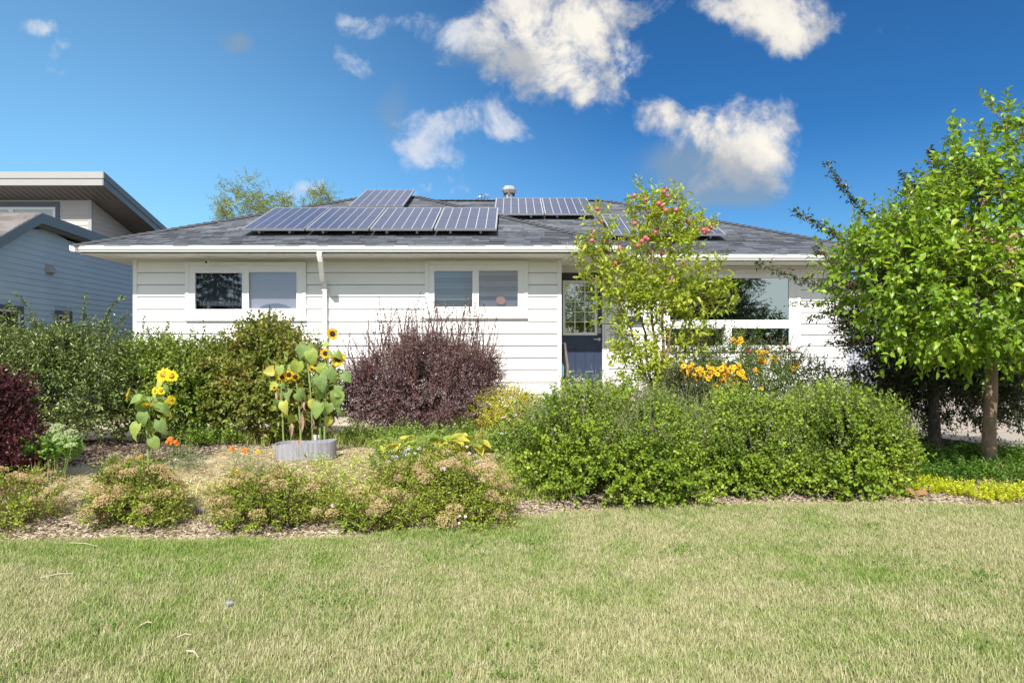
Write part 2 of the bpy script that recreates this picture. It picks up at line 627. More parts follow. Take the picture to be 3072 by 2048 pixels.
def crown_points(blobs, n, rs, inner=0.5, gap=0.0, gs=1.5, seed=0, bump=0.0, bs=2.6):
    """points in the outer shell of a union of ellipsoids given as (x,y,z,rx,ry,rz)"""
    B = np.array(blobs, float)
    w = B[:, 3] * B[:, 4] + B[:, 4] * B[:, 5] + B[:, 3] * B[:, 5]
    w /= w.sum()
    outP, outD = [], []
    need = n
    for _ in range(12):
        if need <= 0:
            break
        k = rs.choice(len(B), need * 2, p=w)
        d = rdir(need * 2, rs)
        r = inner + (1.05 - inner) * rs.rand(need * 2) ** .6
        P = B[k, :3] + d * B[k, 3:] * r[:, None]
        if bump:
            P = B[k, :3] + (P - B[k, :3]) * (1 + bump * wobble(P, bs, seed + 5))[:, None]
        out = nrm(d / B[k, 3:])
        # drop what lies deep in another blob
        q = np.full(len(P), 9.0)
        for j in range(len(B)):
            e = np.linalg.norm((P - B[j, :3]) / B[j, 3:], axis=1)
            q = np.minimum(q, np.where(k == j, 9, e))
        keep = q > inner * .75
        if gap:
            keep &= wobble(P, gs, seed) > -1 + gap + rs.rand(len(P)) * .5
        P, out = P[keep][:need], out[keep][:need]
        outP.append(P); outD.append(out)
        need -= len(P)
    return np.concatenate(outP), np.concatenate(outD)


def shoots(P, D, rs, length=.25, nleaf=8, lsize=.05, aspect=.5, up=.35, spread=.9, shape='kite', fold=.25, curl=.15, upbias=.7, jit=.3, taper=.25, rc=None, ccorr=.35):
    """leafy shoots that start at P and run along D"""
    m = len(P)
    D = nrm(D + np.array([0, 0, up]) + rs.normal(size=(m, 3)) * jit)
    ln = length * (0.55 + .9 * rs.rand(m))
    ref = np.where(np.abs(D[:, 2:]) < .9, [[0, 0, 1.]], [[1., 0, 0]])
    X = nrm(np.cross(D, ref))
    Y = np.cross(D, X)
    t = (np.arange(nleaf) + .6) / nleaf
    a = np.arange(nleaf)[None, :] * 2.4 + rs.rand(m)[:, None] * 6.28
    base = P[:, None, :] + D[:, None, :] * (ln[:, None] * t[None, :])[..., None]
    rad = X[:, None, :] * np.cos(a)[..., None] + Y[:, None, :] * np.sin(a)[..., None]
    ld = nrm(rad * spread + D[:, None, :] * (.35 + .65 * t[None, :, None]) + rs.normal(size=(m, nleaf, 3)) * .22)
    nn = nrm(np.array([0, 0, 1.]) * upbias + D[:, None, :] * .35 + rs.normal(size=(m, nleaf, 3)) * .45)
    sz = lsize * (1 - taper * t[None, :]) * (.7 + .6 * rs.rand(m, nleaf))
    sr = rs.rand(m) if rc is None else rc
    rv = np.clip(sr[:, None] * ccorr + rs.rand(m, nleaf) * (1 - ccorr), 0, 1)
    V, F, r = leaf_geo(base.reshape(-1, 3), ld.reshape(-1, 3), nn.reshape(-1, 3), sz.ravel(), sz.ravel() * aspect, rv.ravel(), shape, fold, curl)
    tips = P + D * ln[:, None]
    return V, F, r, tips


def skeleton(root, targets, rs, r0=.05, tip=.003, bend=.12, trunk=None):
    """branch network that joins every target to the root; returns sticks A,B,ra,rb"""
    root = np.array(root, float)
    nodes = [root]
    par = [-1]
    if trunk is not None:
        for p in trunk:
            nodes.append(np.array(p, float)); par.append(len(nodes) - 2)
    T = np.asarray(targets, float)
    start = nodes[-1]
    order = np.argsort(np.linalg.norm(T - start, axis=1))
    base_n = len(nodes)
    first = max(0, base_n - 3) if trunk is not None else 0
    for i in order:
        p = T[i]
        N = np.array(nodes[first:])
        d = np.linalg.norm(N - p, axis=1)
        # prefer joining on the root side so branches flow outwards
        c = d * 1.0 + .35 * np.linalg.norm(N - start, axis=1)
        j = int(np.argmin(c)) + first
        q = nodes[j]
        mid = (p + q) / 2 + rs.normal(size=3) * bend * np.linalg.norm(p - q) - np.array([0, 0, .06]) * np.linalg.norm(p - q)
        nodes.append(mid); par.append(j)
        nodes.append(p); par.append(len(nodes) - 2)
    cnt = np.ones(len(nodes))
    for i in range(len(nodes) - 1, 0, -1):
        cnt[par[i]] += cnt[i]
    rad = tip + (r0 - tip) * (cnt / cnt[0]) ** .55
    N = np.array(nodes)
    par = np.array(par)
    i = np.arange(1, len(nodes))
    if trunk is not None:
        i = i[base_n - 1:]
    ra = np.minimum(rad[par[i]], rad[i] * 1.35)
    return N[par[i]], N[i], ra, rad[i], N


def join_geo(parts):
    Vs, Fs, Rr, b = [], [], [], 0
    for V, F, r in parts:
        Vs.append(V); Fs.append(F + b); Rr.append(r); b += len(V)
    return np.concatenate(Vs), np.concatenate(Fs), np.concatenate(Rr)
# ================================================================== THE GROUND
def ground_material(name, stops, scale, fine, bump=.6):
    m = bpy.data.materials.new(name)
    m.use_nodes = True
    T = NT(m.node_tree)
    p = m.node_tree.nodes['Principled BSDF']
    p.inputs['Roughness'].default_value = .95
    p.inputs['Specular IOR Level'].default_value = .05
    pos = T.n('ShaderNodeNewGeometry').outputs['Position']
    a = T.noise(pos, scale, 5.0, .6)
    b = T.noise(pos, fine, 6.0, .7)
    f = T.m('ADD', T.m('MULTIPLY', a, .5), T.m('MULTIPLY', b, .5))
    T.l(T.ramp(f, stops), p.inputs['Base Color'])
    bu = T.n('ShaderNodeBump')
    bu.inputs['Strength'].default_value = bump
    bu.inputs['Distance'].default_value = .03
    T.l(b, bu.inputs['Height'])
    T.l(bu.outputs[0], p.inputs['Normal'])
    return m


def grid_mesh(name, X, Y, Z, m, kind='structure'):
    ny, nx = X.shape
    V = np.stack([X, Y, Z], -1).reshape(-1, 3)
    i = np.arange(ny - 1)[:, None] * nx + np.arange(nx - 1)[None, :]
    i = i.ravel()
    F = np.stack([i, i + 1, i + nx + 1, i + nx], 1)
    o = np_mesh(name, V, F, m, smooth=True)
    o['kind'] = kind
    return o


soil_green = ground_material("turf_soil", [(.3, (.10, .11, .035)), (.5, (.17, .165, .065)), (.7, (.26, .235, .12))], 1.6, 55)
bed_mat = ground_material("bed_soil", [(.32, (.32, .26, .18)), (.5, (.52, .44, .33)), (.68, (.66, .59, .47))], 2.2, 60, .3)
ax = np.concatenate([[-900, -500, -250, -120, -60, -35, -22], np.arange(-14, 14.01, .25), [22, 35, 60, 120, 250, 500, 900]])
ay = np.concatenate([[-900, -500, -250, -120, -60, -30, -15, -8, -4, -1], np.arange(0, 22.01, .25), [30, 45, 80, 150, 300, 600, 900]])
GX, GY = np.meshgrid(ax, ay)
under_bed = sst((GY - edge_y(GX) - .15) / .3) * (GX < 6.6) * (GX > -13.4) * (GY < 13.9)
under_drive = (GX > 6.2) * (GY > 9.5) * (GX < 26) * (GY < 29)
grid_mesh("ground", GX, GY, ground_z(GX, GY) - .006 - .08 * under_bed - .05 * under_drive, soil_green)
bx = np.linspace(-13.5, 6.9, 220)
bt = np.linspace(0, 1, 60)
BX, BT = np.meshgrid(bx, bt)
E = edge_y(bx)[None, :]
far = np.where(bx < -7.2, 13.6, np.where(bx > 6.2, 11.6, 14.3))[None, :]
BY = E + .02 + (far - E) * BT
grid_mesh("garden_bed", BX, BY, ground_z(BX, BY) + .002, bed_mat)

conc = mat("concrete", (.40, .34, .28), rough=.9, noise=.10, nscale=3.0, bump=.25, bscale=120)
# driveway: slabs with joints between them
dpoly = [(6.7, 11.0), (8.4, 10.1), (13.5, 7.2), (22, 2.0), (24, 6), (19.0, 14.0), (20.2, 27), (7.7, 27), (7.3, 14.5)]
mb = MB()
vs = [(x, y, gz(x, y) * .0 + .19) for x, y in dpoly] + [(x, y, -.1) for x, y in dpoly]
n = len(dpoly)
mb.add(vs, [tuple(range(n))] + [((i + 1) % n, i, i + n, (i + 1) % n + n) for i in range(n)])
drive = tag(obj("driveway", mb, conc), kind='structure')
joint = mat("joint_dark", (.12, .11, .10), rough=.95)
for a, b in [((6.9, 12.4), (14.8, 12.6)), ((7.2, 15.4), (14.9, 15.6)), ((7.5, 18.6), (15.0, 18.6)), ((10.9, 9.2), (11.2, 26.5))]:
    v = Vector((b[0] - a[0], b[1] - a[1], 0)).normalized()
    s = Vector((-v.y, v.x, 0)) * .011
    mb = MB()
    z = .194
    mb.quad((a[0] - s.x, a[1] - s.y, z), (b[0] - s.x, b[1] - s.y, z), (b[0] + s.x, b[1] + s.y, z), (a[0] + s.x, a[1] + s.y, z))
    obj("slab_joint", mb, joint, drive)
# the street behind the photographer (it shows in the window glass)
mb = MB(); mb.box(-120, 120, -19.5, -11, -.3, .012)
tag(obj("street", mb, mat("asphalt", (.06, .06, .06), rough=.9, noise=.2, nscale=4)), kind='structure')
for y0, y1 in ((-11, -10.8), (-19.7, -19.5)):
    mb = MB(); mb.box(-120, 120, y0, y1, -.3, .13)
    tag(obj("kerb", mb, conc), kind='structure')
mb = MB(); mb.box(-120, 120, -9.6, -8.2, -.3, .03)
tag(obj("pavement", mb, conc), kind='structure')

# ================================================================== THE WHITE HOUSE
white = mat("white_siding", (.84, .835, .825), rough=.42, spec=.4, noise=.03, nscale=2.0, bump=.04, bscale=60)
white_trim = mat("white_trim", (.82, .82, .80), rough=.35, noise=.02, nscale=3.0)
soffit_m = mat("soffit_metal", (.80, .79, .765), rough=.5, noise=.03)
under = mat("wall_sheathing", (.30, .30, .30), rough=.9)
vinyl = mat("window_vinyl", (.83, .83, .82), rough=.3)
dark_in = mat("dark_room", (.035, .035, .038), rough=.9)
blind_m = mat("blind_cloth", (.70, .70, .82), rough=.8, noise=.05, nscale=3)
glass = glass_mat("window_glass", .055, (.74, .74, .77))
glass_big = glass_mat("front_window_glass", .46, (.35, .42, .42), (.80, .96, 1.0))
glass_door = glass_mat("door_glass", .22, (.8, .82, .82))
found_m = mat("foundation_concrete", (.40, .36, .31), rough=.95, noise=.2, nscale=5, bump=.3)

DW, DR = 13.0, 14.05       # how far the wing wall and the recessed wall stand
EW, ER = 12.28, 13.33      # their eaves
XL, XC, XR = -7.11, 0.93, 6.80
ZT, ZR = 3.385, 3.50       # wall top, roof edge
PITCH = .432
house = thing("white_bungalow", "white sided single storey house with dark hip roof, solar panels and blue front door", "house", (-.15, DW, .30))
mb = MB()
mb.box(XL + .02, XC - .02, DW + .03, 24.0, .45, ZT)
mb.box(XC - .02, XR - .02, DR + .03, 24.0, .45, ZT)
wall = obj("wall", mb, under, house)
mb = MB()
mb.box(XL + .05, XC - .05, DW + .06, 23.9, -.1, .46)
mb.box(XC - .05, XR - .05, DR + .06, 23.9, -.1, .459)
obj("foundation", mb, found_m, house)

# --- openings: (name, x0, x1, z0, z1)
def opening(px0, px1, py0, py1, d):
    return (wx(px0, d), wx(px1, d), wz(py1, d), wz(py0, d))
OA = opening(557, 919, 786, 961, DW)
OB = opening(1275, 1584, 783, 954, DW)
OC = opening(1978, 2400, 824, 1052, DR)
OD = (wx(1672, DR), wx(1824, DR), .85, wz(818, DR))
EXPO = .2285


def board(mbx, x0, x1, z0, z1, y, full=EXPO):
    """one lapped board: the lower edge stands proud"""
    t1 = .006
    t0 = .006 + .021 * (z1 - z0) / full
    prof = [(y, z0), (y - t0, z0), (y - t0 - .001, z0 + .012), (y - t1, z1 - .009), (y, z1 - .009)]
    mbx.prism(prof, 0, x0, x1)


def side_wall(x0, x1, y, zb, zt, holes, parent, nm="siding_board", m=None, ex=EXPO, zero=None):
    z = zt if zero is None else zero
    while z > zb + .02:
        z1 = min(z, zt); z0 = max(z - ex, zb)
        cuts = sorted([h for h in holes if h[2] < z1 - .004 and h[3] > z0 + .004], key=lambda h: h[0])
        spans, x = [], x0
        for h in cuts:
            spans.append((x, h[0], z0, z1))
            if h[3] < z1 - .01: spans.append((h[0] + .001, h[1] - .001, h[3], z1))
            if h[2] > z0 + .01: spans.append((h[0] + .001, h[1] - .001, z0, h[2]))
            x = h[1]
        spans.append((x, x1, z0, z1))
        for s in spans:
            if s[1] - s[0] < .02: continue
            b = MB()
            board(b, s[0] + .001, s[1] - .001, s[2] + .002, s[3], y, ex)
            obj(nm, b, m or white, parent)
        z -= ex


side_wall(XL + .075, XC - .075, DW + .028, .585, ZT, [OA, OB], wall, zero=wz(817, DW) + EXPO)
side_wall(OD[1] + .0, XR - .075, DR + .028, .585, ZT, [OC], wall, zero=wz(936, DR) + EXPO * 5)
b = MB(); b.box(XC, OD[1], DR + .005, DR + .028, OD[3], ZT)
obj("frieze_board", b, white_trim, wall)
for x0, x1, y in ((XL, XL + .075, DW), (XC - .075, XC, DW), (XR - .075, XR, DR)):
    b = MB(); b.box(x0, x1, y - .004, y + .08, .58, ZT + .001)
    obj("corner_post", b, white_trim, wall, bevel=.004)
b = MB(); b.box(XC - .012, XC + .001, DW + .08, DR + .02, .58, ZT)
obj("return_wall", b, white, wall)
for x0, x1, y in ((XL + .076, XC - .076, DW), (OD[1], XR - .076, DR)):
    b = MB(); b.box(x0, x1, y + .002, y + .027, .556, .584)
    obj("starter_trim", b, white_trim, wall)
    b = MB(); b.box(x0, x1, y - .006, y + .004, ZT - .035, ZT + .002)
    obj("top_trim", b, white_trim, wall)


# --- windows
def window(O, y, panes, sill=True, g=None, name="window"):
    """O outer trim rectangle; panes list of (x0,x1,z0,z1,backing)"""
    x0, x1, z0, z1 = O
    e = .07
    fr = MB()
    fr.box(x0, x0 + e, y - .03, y + .05, z0, z1); fr.box(x1 - e, x1, y - .03, y + .05, z0, z1)
    fr.box(x0 + e, x1 - e, y - .03, y + .05, z1 - e, z1); fr.box(x0 + e, x1 - e, y - .03, y + .05, z0, z0 + e)
    win = obj(name, fr, white_trim, house, bevel=.004)
    # frame slab with holes for the panes, built as bars between them
    fr = MB()
    yy0, yy1 = y - .018, y + .06
    xs = sorted(set([x0 + e, x1 - e] + [p[0] for p in panes] + [p[1] for p in panes]))
    zs = sorted(set([z0 + e, z1 - e] + [p[2] for p in panes] + [p[3] for p in panes]))
    for i in range(len(xs) - 1):
        for j in range(len(zs) - 1):
            cx, cz = (xs[i] + xs[i + 1]) / 2, (zs[j] + zs[j + 1]) / 2
            if not any(p[0] < cx < p[1] and p[2] < cz < p[3] for p in panes):
                fr.box(xs[i], xs[i + 1], yy0, yy1, zs[j], zs[j + 1])
    obj("window_frame", fr, vinyl, win)
    for p in panes:
        s = .022
        sb = MB()
        a0, a1, b0, b1 = p[:4]
        ya, yb = y - .008, y + .03
        o = .012
        sb.box(a0 - o, a0 + s - o, ya - .018, yb, b0 - o, b1 + o); sb.box(a1 - s + o, a1 + o, ya - .018, yb, b0 - o, b1 + o)
        sb.box(a0 + s - o, a1 - s + o, ya - .018, yb, b1 - s + o, b1 + o); sb.box(a0 + s - o, a1 - s + o, ya - .018, yb, b0 - o, b0 + s - o)
        obj("sash", sb, vinyl, win, bevel=.003)
        gb = MB(); gb.box(a0 + .004, a1 - .004, y + .012, y + .018, b0 + .004, b1 - .004)
        obj("pane", gb, g or glass, win)
        kind = p[4]
        if kind == 'blind':
            bb = MB(); bb.box(a0 - .02, a1 + .02, y + .075, y + .08, b0 - .02, b1 + .02)
            obj("blind", bb, blind_m, win)
            cxx = (a0 + a1) / 2 + .02
            arc = [(cxx + .34 * math.cos(t), b0 - .06 + .17 * math.sin(t)) for t in np.linspace(0, PI, 16)]
            bb = MB(); bb.add([(q0, y + .045, q1) for q0, q1 in arc] + [(q0, y + .05, q1) for q0, q1 in arc], [tuple(range(16))[::-1], tuple(range(16, 32))] + [(i, i + 1, i + 17, i + 16) for i in range(15)])
            obj("curved_chair_back", bb, mat("chair_blue", (.17, .24, .34), rough=.6), win)
            bb = MB(); bb.box(a0 - .02, a1 + .02, y + .05, y + .073, b1 - .07, b1 + .02)
            obj("blind_cassette", bb, mat("cassette", (.6, .6, .62), rough=.5), win)
        elif kind == 'curtain':
            # gathered sheer curtain
            bb = MB(); nx = 60
            for i in range(nx):
                f0, f1 = i / nx, (i + 1) / nx
                q0, q1 = (math.sin(f0 * 75) + .5 * math.sin(f0 * 31)) * .015, (math.sin(f1 * 75) + .5 * math.sin(f1 * 31)) * .015
                w = a1 - a0
                bb.quad((a0 + w * f0, y + .12 + q0, b0 + .08), (a0 + w * f1, y + .12 + q1, b0 + .08), (a0 + w * f1, y + .12 + q1, b1 + .02), (a0 + w * f0, y + .12 + q0, b1 + .02))
            obj("curtain", bb, mat("sheer_curtain", (.20, .25, .26), rough=.9), win)
        elif kind == 'zebra':
            h = (b1 - b0)
            for k in range(5):
                zt = b1 - h * (.02 + k * .155)
                bb = MB(); bb.box(a0 - .02, a1 + .02, y + .075 + .003 * (k % 2), y + .078 + .003 * (k % 2), zt - h * .147, zt)
                obj("blind_band", bb, mat("zebra_a", (.34, .43, .43), rough=.8) if k % 2 == 0 else mat("zebra_b", (.11, .14, .145), rough=.8), win)
        elif kind == 'zebra_pale':
            h = (b1 - b0)
            for k in range(5):
                zt = b1 - h * (.0 + k * .14)
                bb = MB(); bb.box(a0 - .02, a1 + .02, y + .06 + .003 * (k % 2), y + .063 + .003 * (k % 2), zt - h * .136, zt)
                obj("blind_band", bb, mat("zebra_c", (.78, .83, .84), rough=.8) if k % 2 == 0 else mat("zebra_d", (.46, .50, .53), rough=.8), win)
            bb = MB(); bb.box(a0 - .02, a1 + .02, y + .1, y + .105, b0 - .02, b0 + h * .34)
            obj("insect_screen", bb, mat("screen_lilac", (.26, .27, .34), rough=.8), win)
            # orange paper fish and pink figure hung inside the glass
            bb = MB(); cx, cz = a0 + (a1 - a0) * .56, b0 + h * .2
            pts = [(cx + .075 * math.cos(t) * 1.0 + .05 * math.sin(t * 1.0), cz + .06 * math.sin(t) - .05 * math.cos(t)) for t in np.linspace(0, 2 * PI, 14, endpoint=False)]
            bb.prism([(p_[0], p_[1]) for p_ in pts][::-1], 1, y + .035, y + .038)
            obj("paper_fish", MB().add([(p_[0], y + .035, p_[1]) for p_ in pts] + [(p_[0], y + .039, p_[1]) for p_ in pts], [tuple(range(14)), tuple(range(14, 28))[::-1]] + [(i, i + 14, (i + 1) % 14 + 14, (i + 1) % 14) for i in range(14)]), mat("fish_orange", (.75, .36, .25), rough=.7), win)
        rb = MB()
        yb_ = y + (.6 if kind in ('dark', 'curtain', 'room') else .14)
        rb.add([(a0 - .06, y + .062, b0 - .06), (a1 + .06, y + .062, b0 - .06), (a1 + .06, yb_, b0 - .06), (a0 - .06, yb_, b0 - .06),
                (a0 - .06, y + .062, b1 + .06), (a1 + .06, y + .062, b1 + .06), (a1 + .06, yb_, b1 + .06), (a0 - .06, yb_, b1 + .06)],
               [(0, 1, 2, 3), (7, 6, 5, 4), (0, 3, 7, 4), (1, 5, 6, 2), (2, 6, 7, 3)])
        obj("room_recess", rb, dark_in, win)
    # drip ledge
    lb = MB(); lb.box(x0, x1, y - .034, y + .0, z0 - .010, z0 + .004)
    obj("window_sill", lb, white_trim, win, bevel=.003)
    return win




def wall_with_holes(x0, x1, y0, y1, z0, z1, holes, mbx):
    xs = sorted(set([x0, x1] + [h[0] for h in holes] + [h[1] for h in holes]))
    zs = sorted(set([z0, z1] + [h[2] for h in holes] + [h[3] for h in holes]))
    for i in range(len(xs) - 1):
        for j in range(len(zs) - 1):
            cx, cz = (xs[i] + xs[i + 1]) / 2, (zs[j] + zs[j + 1]) / 2
            if not any(h[0] < cx < h[1] and h[2] < cz < h[3] for h in holes):
                mbx.box(xs[i], xs[i + 1], y0, y1, zs[j], zs[j + 1])


def shrink(h, e=.04):
    return (h[0] + e, h[1] - e, h[2] + e, h[3] - e)


mb = MB()
wall_with_holes(XL + .02, XC - .02, DW + .03, DW + .14, .45, ZT, [shrink(OA), shrink(OB)], mb)
wall_with_holes(XC - .02, XR - .02, DR + .03, DR + .14, .45, ZT, [shrink(OC), (OD[0] + .05, OD[1] - .03, 1.0, OD[3] - .03)], mb)
mb.box(XL + .02, XL + .14, DW + .14, 24, .45, ZT)
mb.box(XR - .14, XR - .02, DR + .14, 24, .45, ZT)
mb.box(XL + .14, XR - .14, 23.88, 24, .45, ZT)
mb.box(XC - .14, XC - .02, DW + .14, DR + .6, .45, ZT)
me = bpy.data.meshes.new("wall")
o3 = ORIG[house]
me.from_pydata([(p[0] - o3.x, p[1] - o3.y, p[2] - o3.z) for p in mb.v], [], mb.f)
me.materials.append(under)
wall.data = me


def pn(px0, px1, py0, py1, d, k):
    x0, x1, z0, z1 = opening(px0, px1, py0, py1, d)
    return (x0, x1, z0, z1, k)


window(OA, DW, [pn(585, 729, 817.5, 929, DW, 'curtain'), pn(746, 892, 815, 927, DW, 'blind')])
window(OB, DW, [pn(1302, 1419, 812, 922, DW, 'zebra'), pn(1435, 1555, 811, 922, DW, 'zebra_pale')])
window(OC, DR, [pn(2008, 2368, 832, 961, DR, 'room'), pn(1995, 2171, 984, 1038, DR, 'room'), pn(2193, 2369, 983, 1037, DR, 'room')], g=glass_big)

# --- front door
navy = mat("navy_paint", (.035, .052, .10), rough=.38, noise=.06, nscale=6)
door_x0, door_x1 = wx(1681, DR) - .14, wx(1806, DR)
fr = MB()
fr.box(XC + .002, door_x1 + .005, DR - .005, DR + .09, wz(837, DR) + .02, OD[3])
obj("door_header", fr, mat("door_header_dark", (.018, .022, .035), rough=.4), house)
fr = MB()
fr.box(door_x1 + .006, door_x1 + .05, DR - .02, DR + .09, .95, OD[3]); fr.box(door_x1 + .052, OD[1] + .01, DR - .032, DR + .06, .585, OD[3])
obj("door_jamb", fr, white_trim, house, bevel=.004)
dz0, dz1 = .99, wz(837, DR) + .018
gx0, gx1, gz0_, gz1_ = wx(1696, DR), wx(1785, DR), wz(997, DR), wz(849, DR)
dm = MB()
wall_with_holes(door_x0, door_x1, DR + .045, DR + .085, dz0, dz1, [(gx0, gx1, gz0_, gz1_)], dm)
door = obj("front_door", dm, navy, house)
tm = MB()
for (a, b_, c, d_) in ((gx0 - .05, gx1 + .05, gz1_, gz1_ + .055), (gx0 - .05, gx1 + .05, gz0_ - .055, gz0_), (gx0 - .05, gx0, gz0_, gz1_), (gx1, gx1 + .05, gz0_, gz1_)):
    tm.box(a, b_, DR + .022, DR + .05, c, d_)
obj("lite_frame", tm, white_trim, door)
g_ = MB(); g_.box(gx0, gx1, DR + .058, DR + .064, gz0_, gz1_)
obj("pane", g_, glass_door, door)
for i in (1, 2):
    g_ = MB(); cx = gx0 + (gx1 - gx0) * i / 3
    g_.box(cx - .008, cx + .008, DR + .044, DR + .056, gz0_, gz1_)
    obj("muntin", g_, white_trim, door)
for j in range(1, 5):
    g_ = MB(); cz = gz0_ + (gz1_ - gz0_) * j / 5 + .02
    g_.box(gx0, gx1, DR + .046, DR + .054, cz - .007, cz + .007)
    obj("muntin", g_, white_trim, door)
# blind behind the door glass: pale bands above, open below
for k in range(4):
    g_ = MB(); zt = gz1_ - .01 - k * .2
    g_.box(gx0 + .0, gx1 - .0, DR + .075, DR + .079, zt - (.13 if k else .05), zt - .02)
    obj("blind_band", g_, mat("zebra_c", (.62, .68, .70)), door)
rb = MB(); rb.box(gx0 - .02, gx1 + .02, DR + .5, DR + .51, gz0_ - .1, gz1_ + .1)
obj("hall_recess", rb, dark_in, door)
# raised panels on the lower half
for px0, px1, py0, py1 in ((1699, 1729, 1036, 1118), (1752, 1786, 1036, 1119)):
    x0, x1, z0, z1 = opening(px0, px1, py0, py1, DR)
    p_ = MB(); y = DR + .045
    e = .022
    p_.add([(x0, y - .001, z0), (x1, y - .001, z0), (x1, y - .001, z1), (x0, y - .001, z1),
            (x0 + e, y - .010, z0 + e), (x1 - e, y - .010, z0 + e), (x1 - e, y - .010, z1 - e), (x0 + e, y - .010, z1 - e),
            (x0 + 2 * e, y - .002, z0 + 2 * e), (x1 - 2 * e, y - .002, z0 + 2 * e), (x1 - 2 * e, y - .002, z1 - 2 * e), (x0 + 2 * e, y - .002, z1 - 2 * e)],
           [(0, 1, 5, 4), (1, 2, 6, 5), (2, 3, 7, 6), (3, 0, 4, 7), (4, 5, 9, 8), (5, 6, 10, 9), (6, 7, 11, 10), (7, 4, 8, 11), (8, 9, 10, 11)])
    obj("door_panel", p_, navy, door)
chrome = mat("satin_nickel", (.62, .62, .60), rough=.28, metal=.9)
h_ = MB()
hx, hz = wx(1799, DR), wz(1018, DR)
i0 = len(h_.v)
h_.lathe([(0, 0), (.03, 0), (.03, .012), (.014, .016), (.014, .05), (0, .05)], n=14)
h_.rot(Matrix.Translation((hx, DR + .045, hz)) @ Matrix.Rotation(R(90), 4, 'X'), i0)
h_.tube([(hx, DR - .002, hz), (hx - .03, DR - .01, hz + .002), (hx - .12, DR - .006, hz + .004)], [.013, .012, .009], 8)
obj("handle", h_, chrome, door, smooth=True)
h_ = MB(); kx0, kx1, kz0, kz1 = opening(1794, 1804, 983, 1000, DR)
h_.box(kx0, kx1, DR + .025, DR + .045, kz0, kz1)
obj("keypad_lock", h_, mat("nickel_flat", (.42, .44, .44), rough=.4, metal=.5), door, bevel=.004)
h_ = MB(); h_.lathe([(0, 0), (.028, .004), (.03, .02), (.012, .035), (0, .04)], (wx(1741, DR), DR - .01, wz(828, DR)), 10)
obj("door_bell_light", h_, mat("frosted_bulb", (.35, .34, .36), rough=.3), house, smooth=True)

# porch landing and steps
pm = MB()
pm.box(XC + .03, 2.35, 12.75, DR + .02, .0, .95)
pm.box(XC + .03, 2.35, 12.45, 12.749, .0, .76)
pm.box(XC + .03, 2.35, 12.15, 12.449, .0, .57)
obj("porch_steps", pm, conc, house, bevel=.01)

# --- soffit, fascia, gutters
sof = MB(); sof.box(-7.70, 2.00, EW + .10, DW + .06, ZT + .012, ZT + .05)
soffit = obj("soffit", sof, soffit_m, house)
x = -7.66
k = 0
while x < 1.98:
    b = MB(); x1 = min(x + .30, 1.99)
    y1 = DW + .02 if x1 < XC else DR + .02
    b.add([(x + .006, EW + .125, ZT + .004), (x1 - .006, EW + .125, ZT + .004), (x1 - .006, y1, ZT + .004), (x + .006, y1, ZT + .004),
           (x, EW + .125, ZT + .011), (x1, EW + .125, ZT + .011), (x1, y1, ZT + .011), (x, y1, ZT + .011)],
          [(0, 3, 2, 1), (0, 1, 5, 4), (1, 2, 6, 5), (2, 3, 7, 6), (3, 0, 4, 7)])
    for j in range(1, 4):
        xx = x + (x1 - x) * j / 4
        b.box(xx - .004, xx + .004, EW + .14, y1 - .01, ZT - .0005, ZT + .004)
    obj("soffit_panel", b, soffit_m, soffit)
    x += .30
b = MB(); b.box(-7.70, XL, DW + .06, 24.5, ZT + .005, ZT + .04)
obj("soffit_panel", b, soffit_m, soffit)
b = MB(); b.box(XC, 7.40, ER + .10, DR + .06, ZT + .022, ZT + .06)
soffit2 = obj("soffit", b, soffit_m, house)
x = 2.0
while x < 7.38:
    b = MB(); x1 = min(x + .30, 7.39)
    b.add([(x + .006, ER + .125, ZT + .010), (x1 - .006, ER + .125, ZT + .010), (x1 - .006, DR + .02, ZT + .010), (x + .006, DR + .02, ZT + .010),
           (x, ER + .125, ZT + .021), (x1, ER + .125, ZT + .021), (x1, DR + .02, ZT + .021), (x, DR + .02, ZT + .021)],
          [(0, 3, 2, 1), (0, 1, 5, 4), (1, 2, 6, 5), (2, 3, 7, 6), (3, 0, 4, 7)])
    obj("soffit_panel", b, soffit_m, soffit2)
    x += .30
for x0, x1, y in ((-7.71, 2.02, EW), (2.03, 7.42, ER)):
    b = MB(); b.box(x0, x1, y + .10, y + .124, ZT - .01, ZR - .005)
    obj("fascia", b, white_trim, house)


def gutter(x0, x1, y, z):
    prof = [(y + .098, z), (y + .09, z), (y + .085, z - .002), (y + .012, z - .004), (y, z + .01), (y - .002, z - .012), (y + .004, z - .022), (y - .002, z - .03),
            (y + .002, z - .055), (y + .02, z - .075), (y + .03, z - .098), (y + .098, z - .098)]
    b = MB(); b.prism(prof, 0, x0, x1)
    return obj("gutter", b, white_trim, house)


g1 = gutter(-7.83, 2.10, EW - .02, ZR + .008)
g2 = gutter(2.12, 7.52, ER - .02, ZR + .006)
b = MB(); b.prism([(-7.83, ZR + .008), (-7.83, ZR - .06), (-7.76, ZR - .09), (-7.73, ZR - .09), (-7.73, ZR + .008)], 1, EW - .02, 24.6)
obj("gutter", b, white_trim, house)

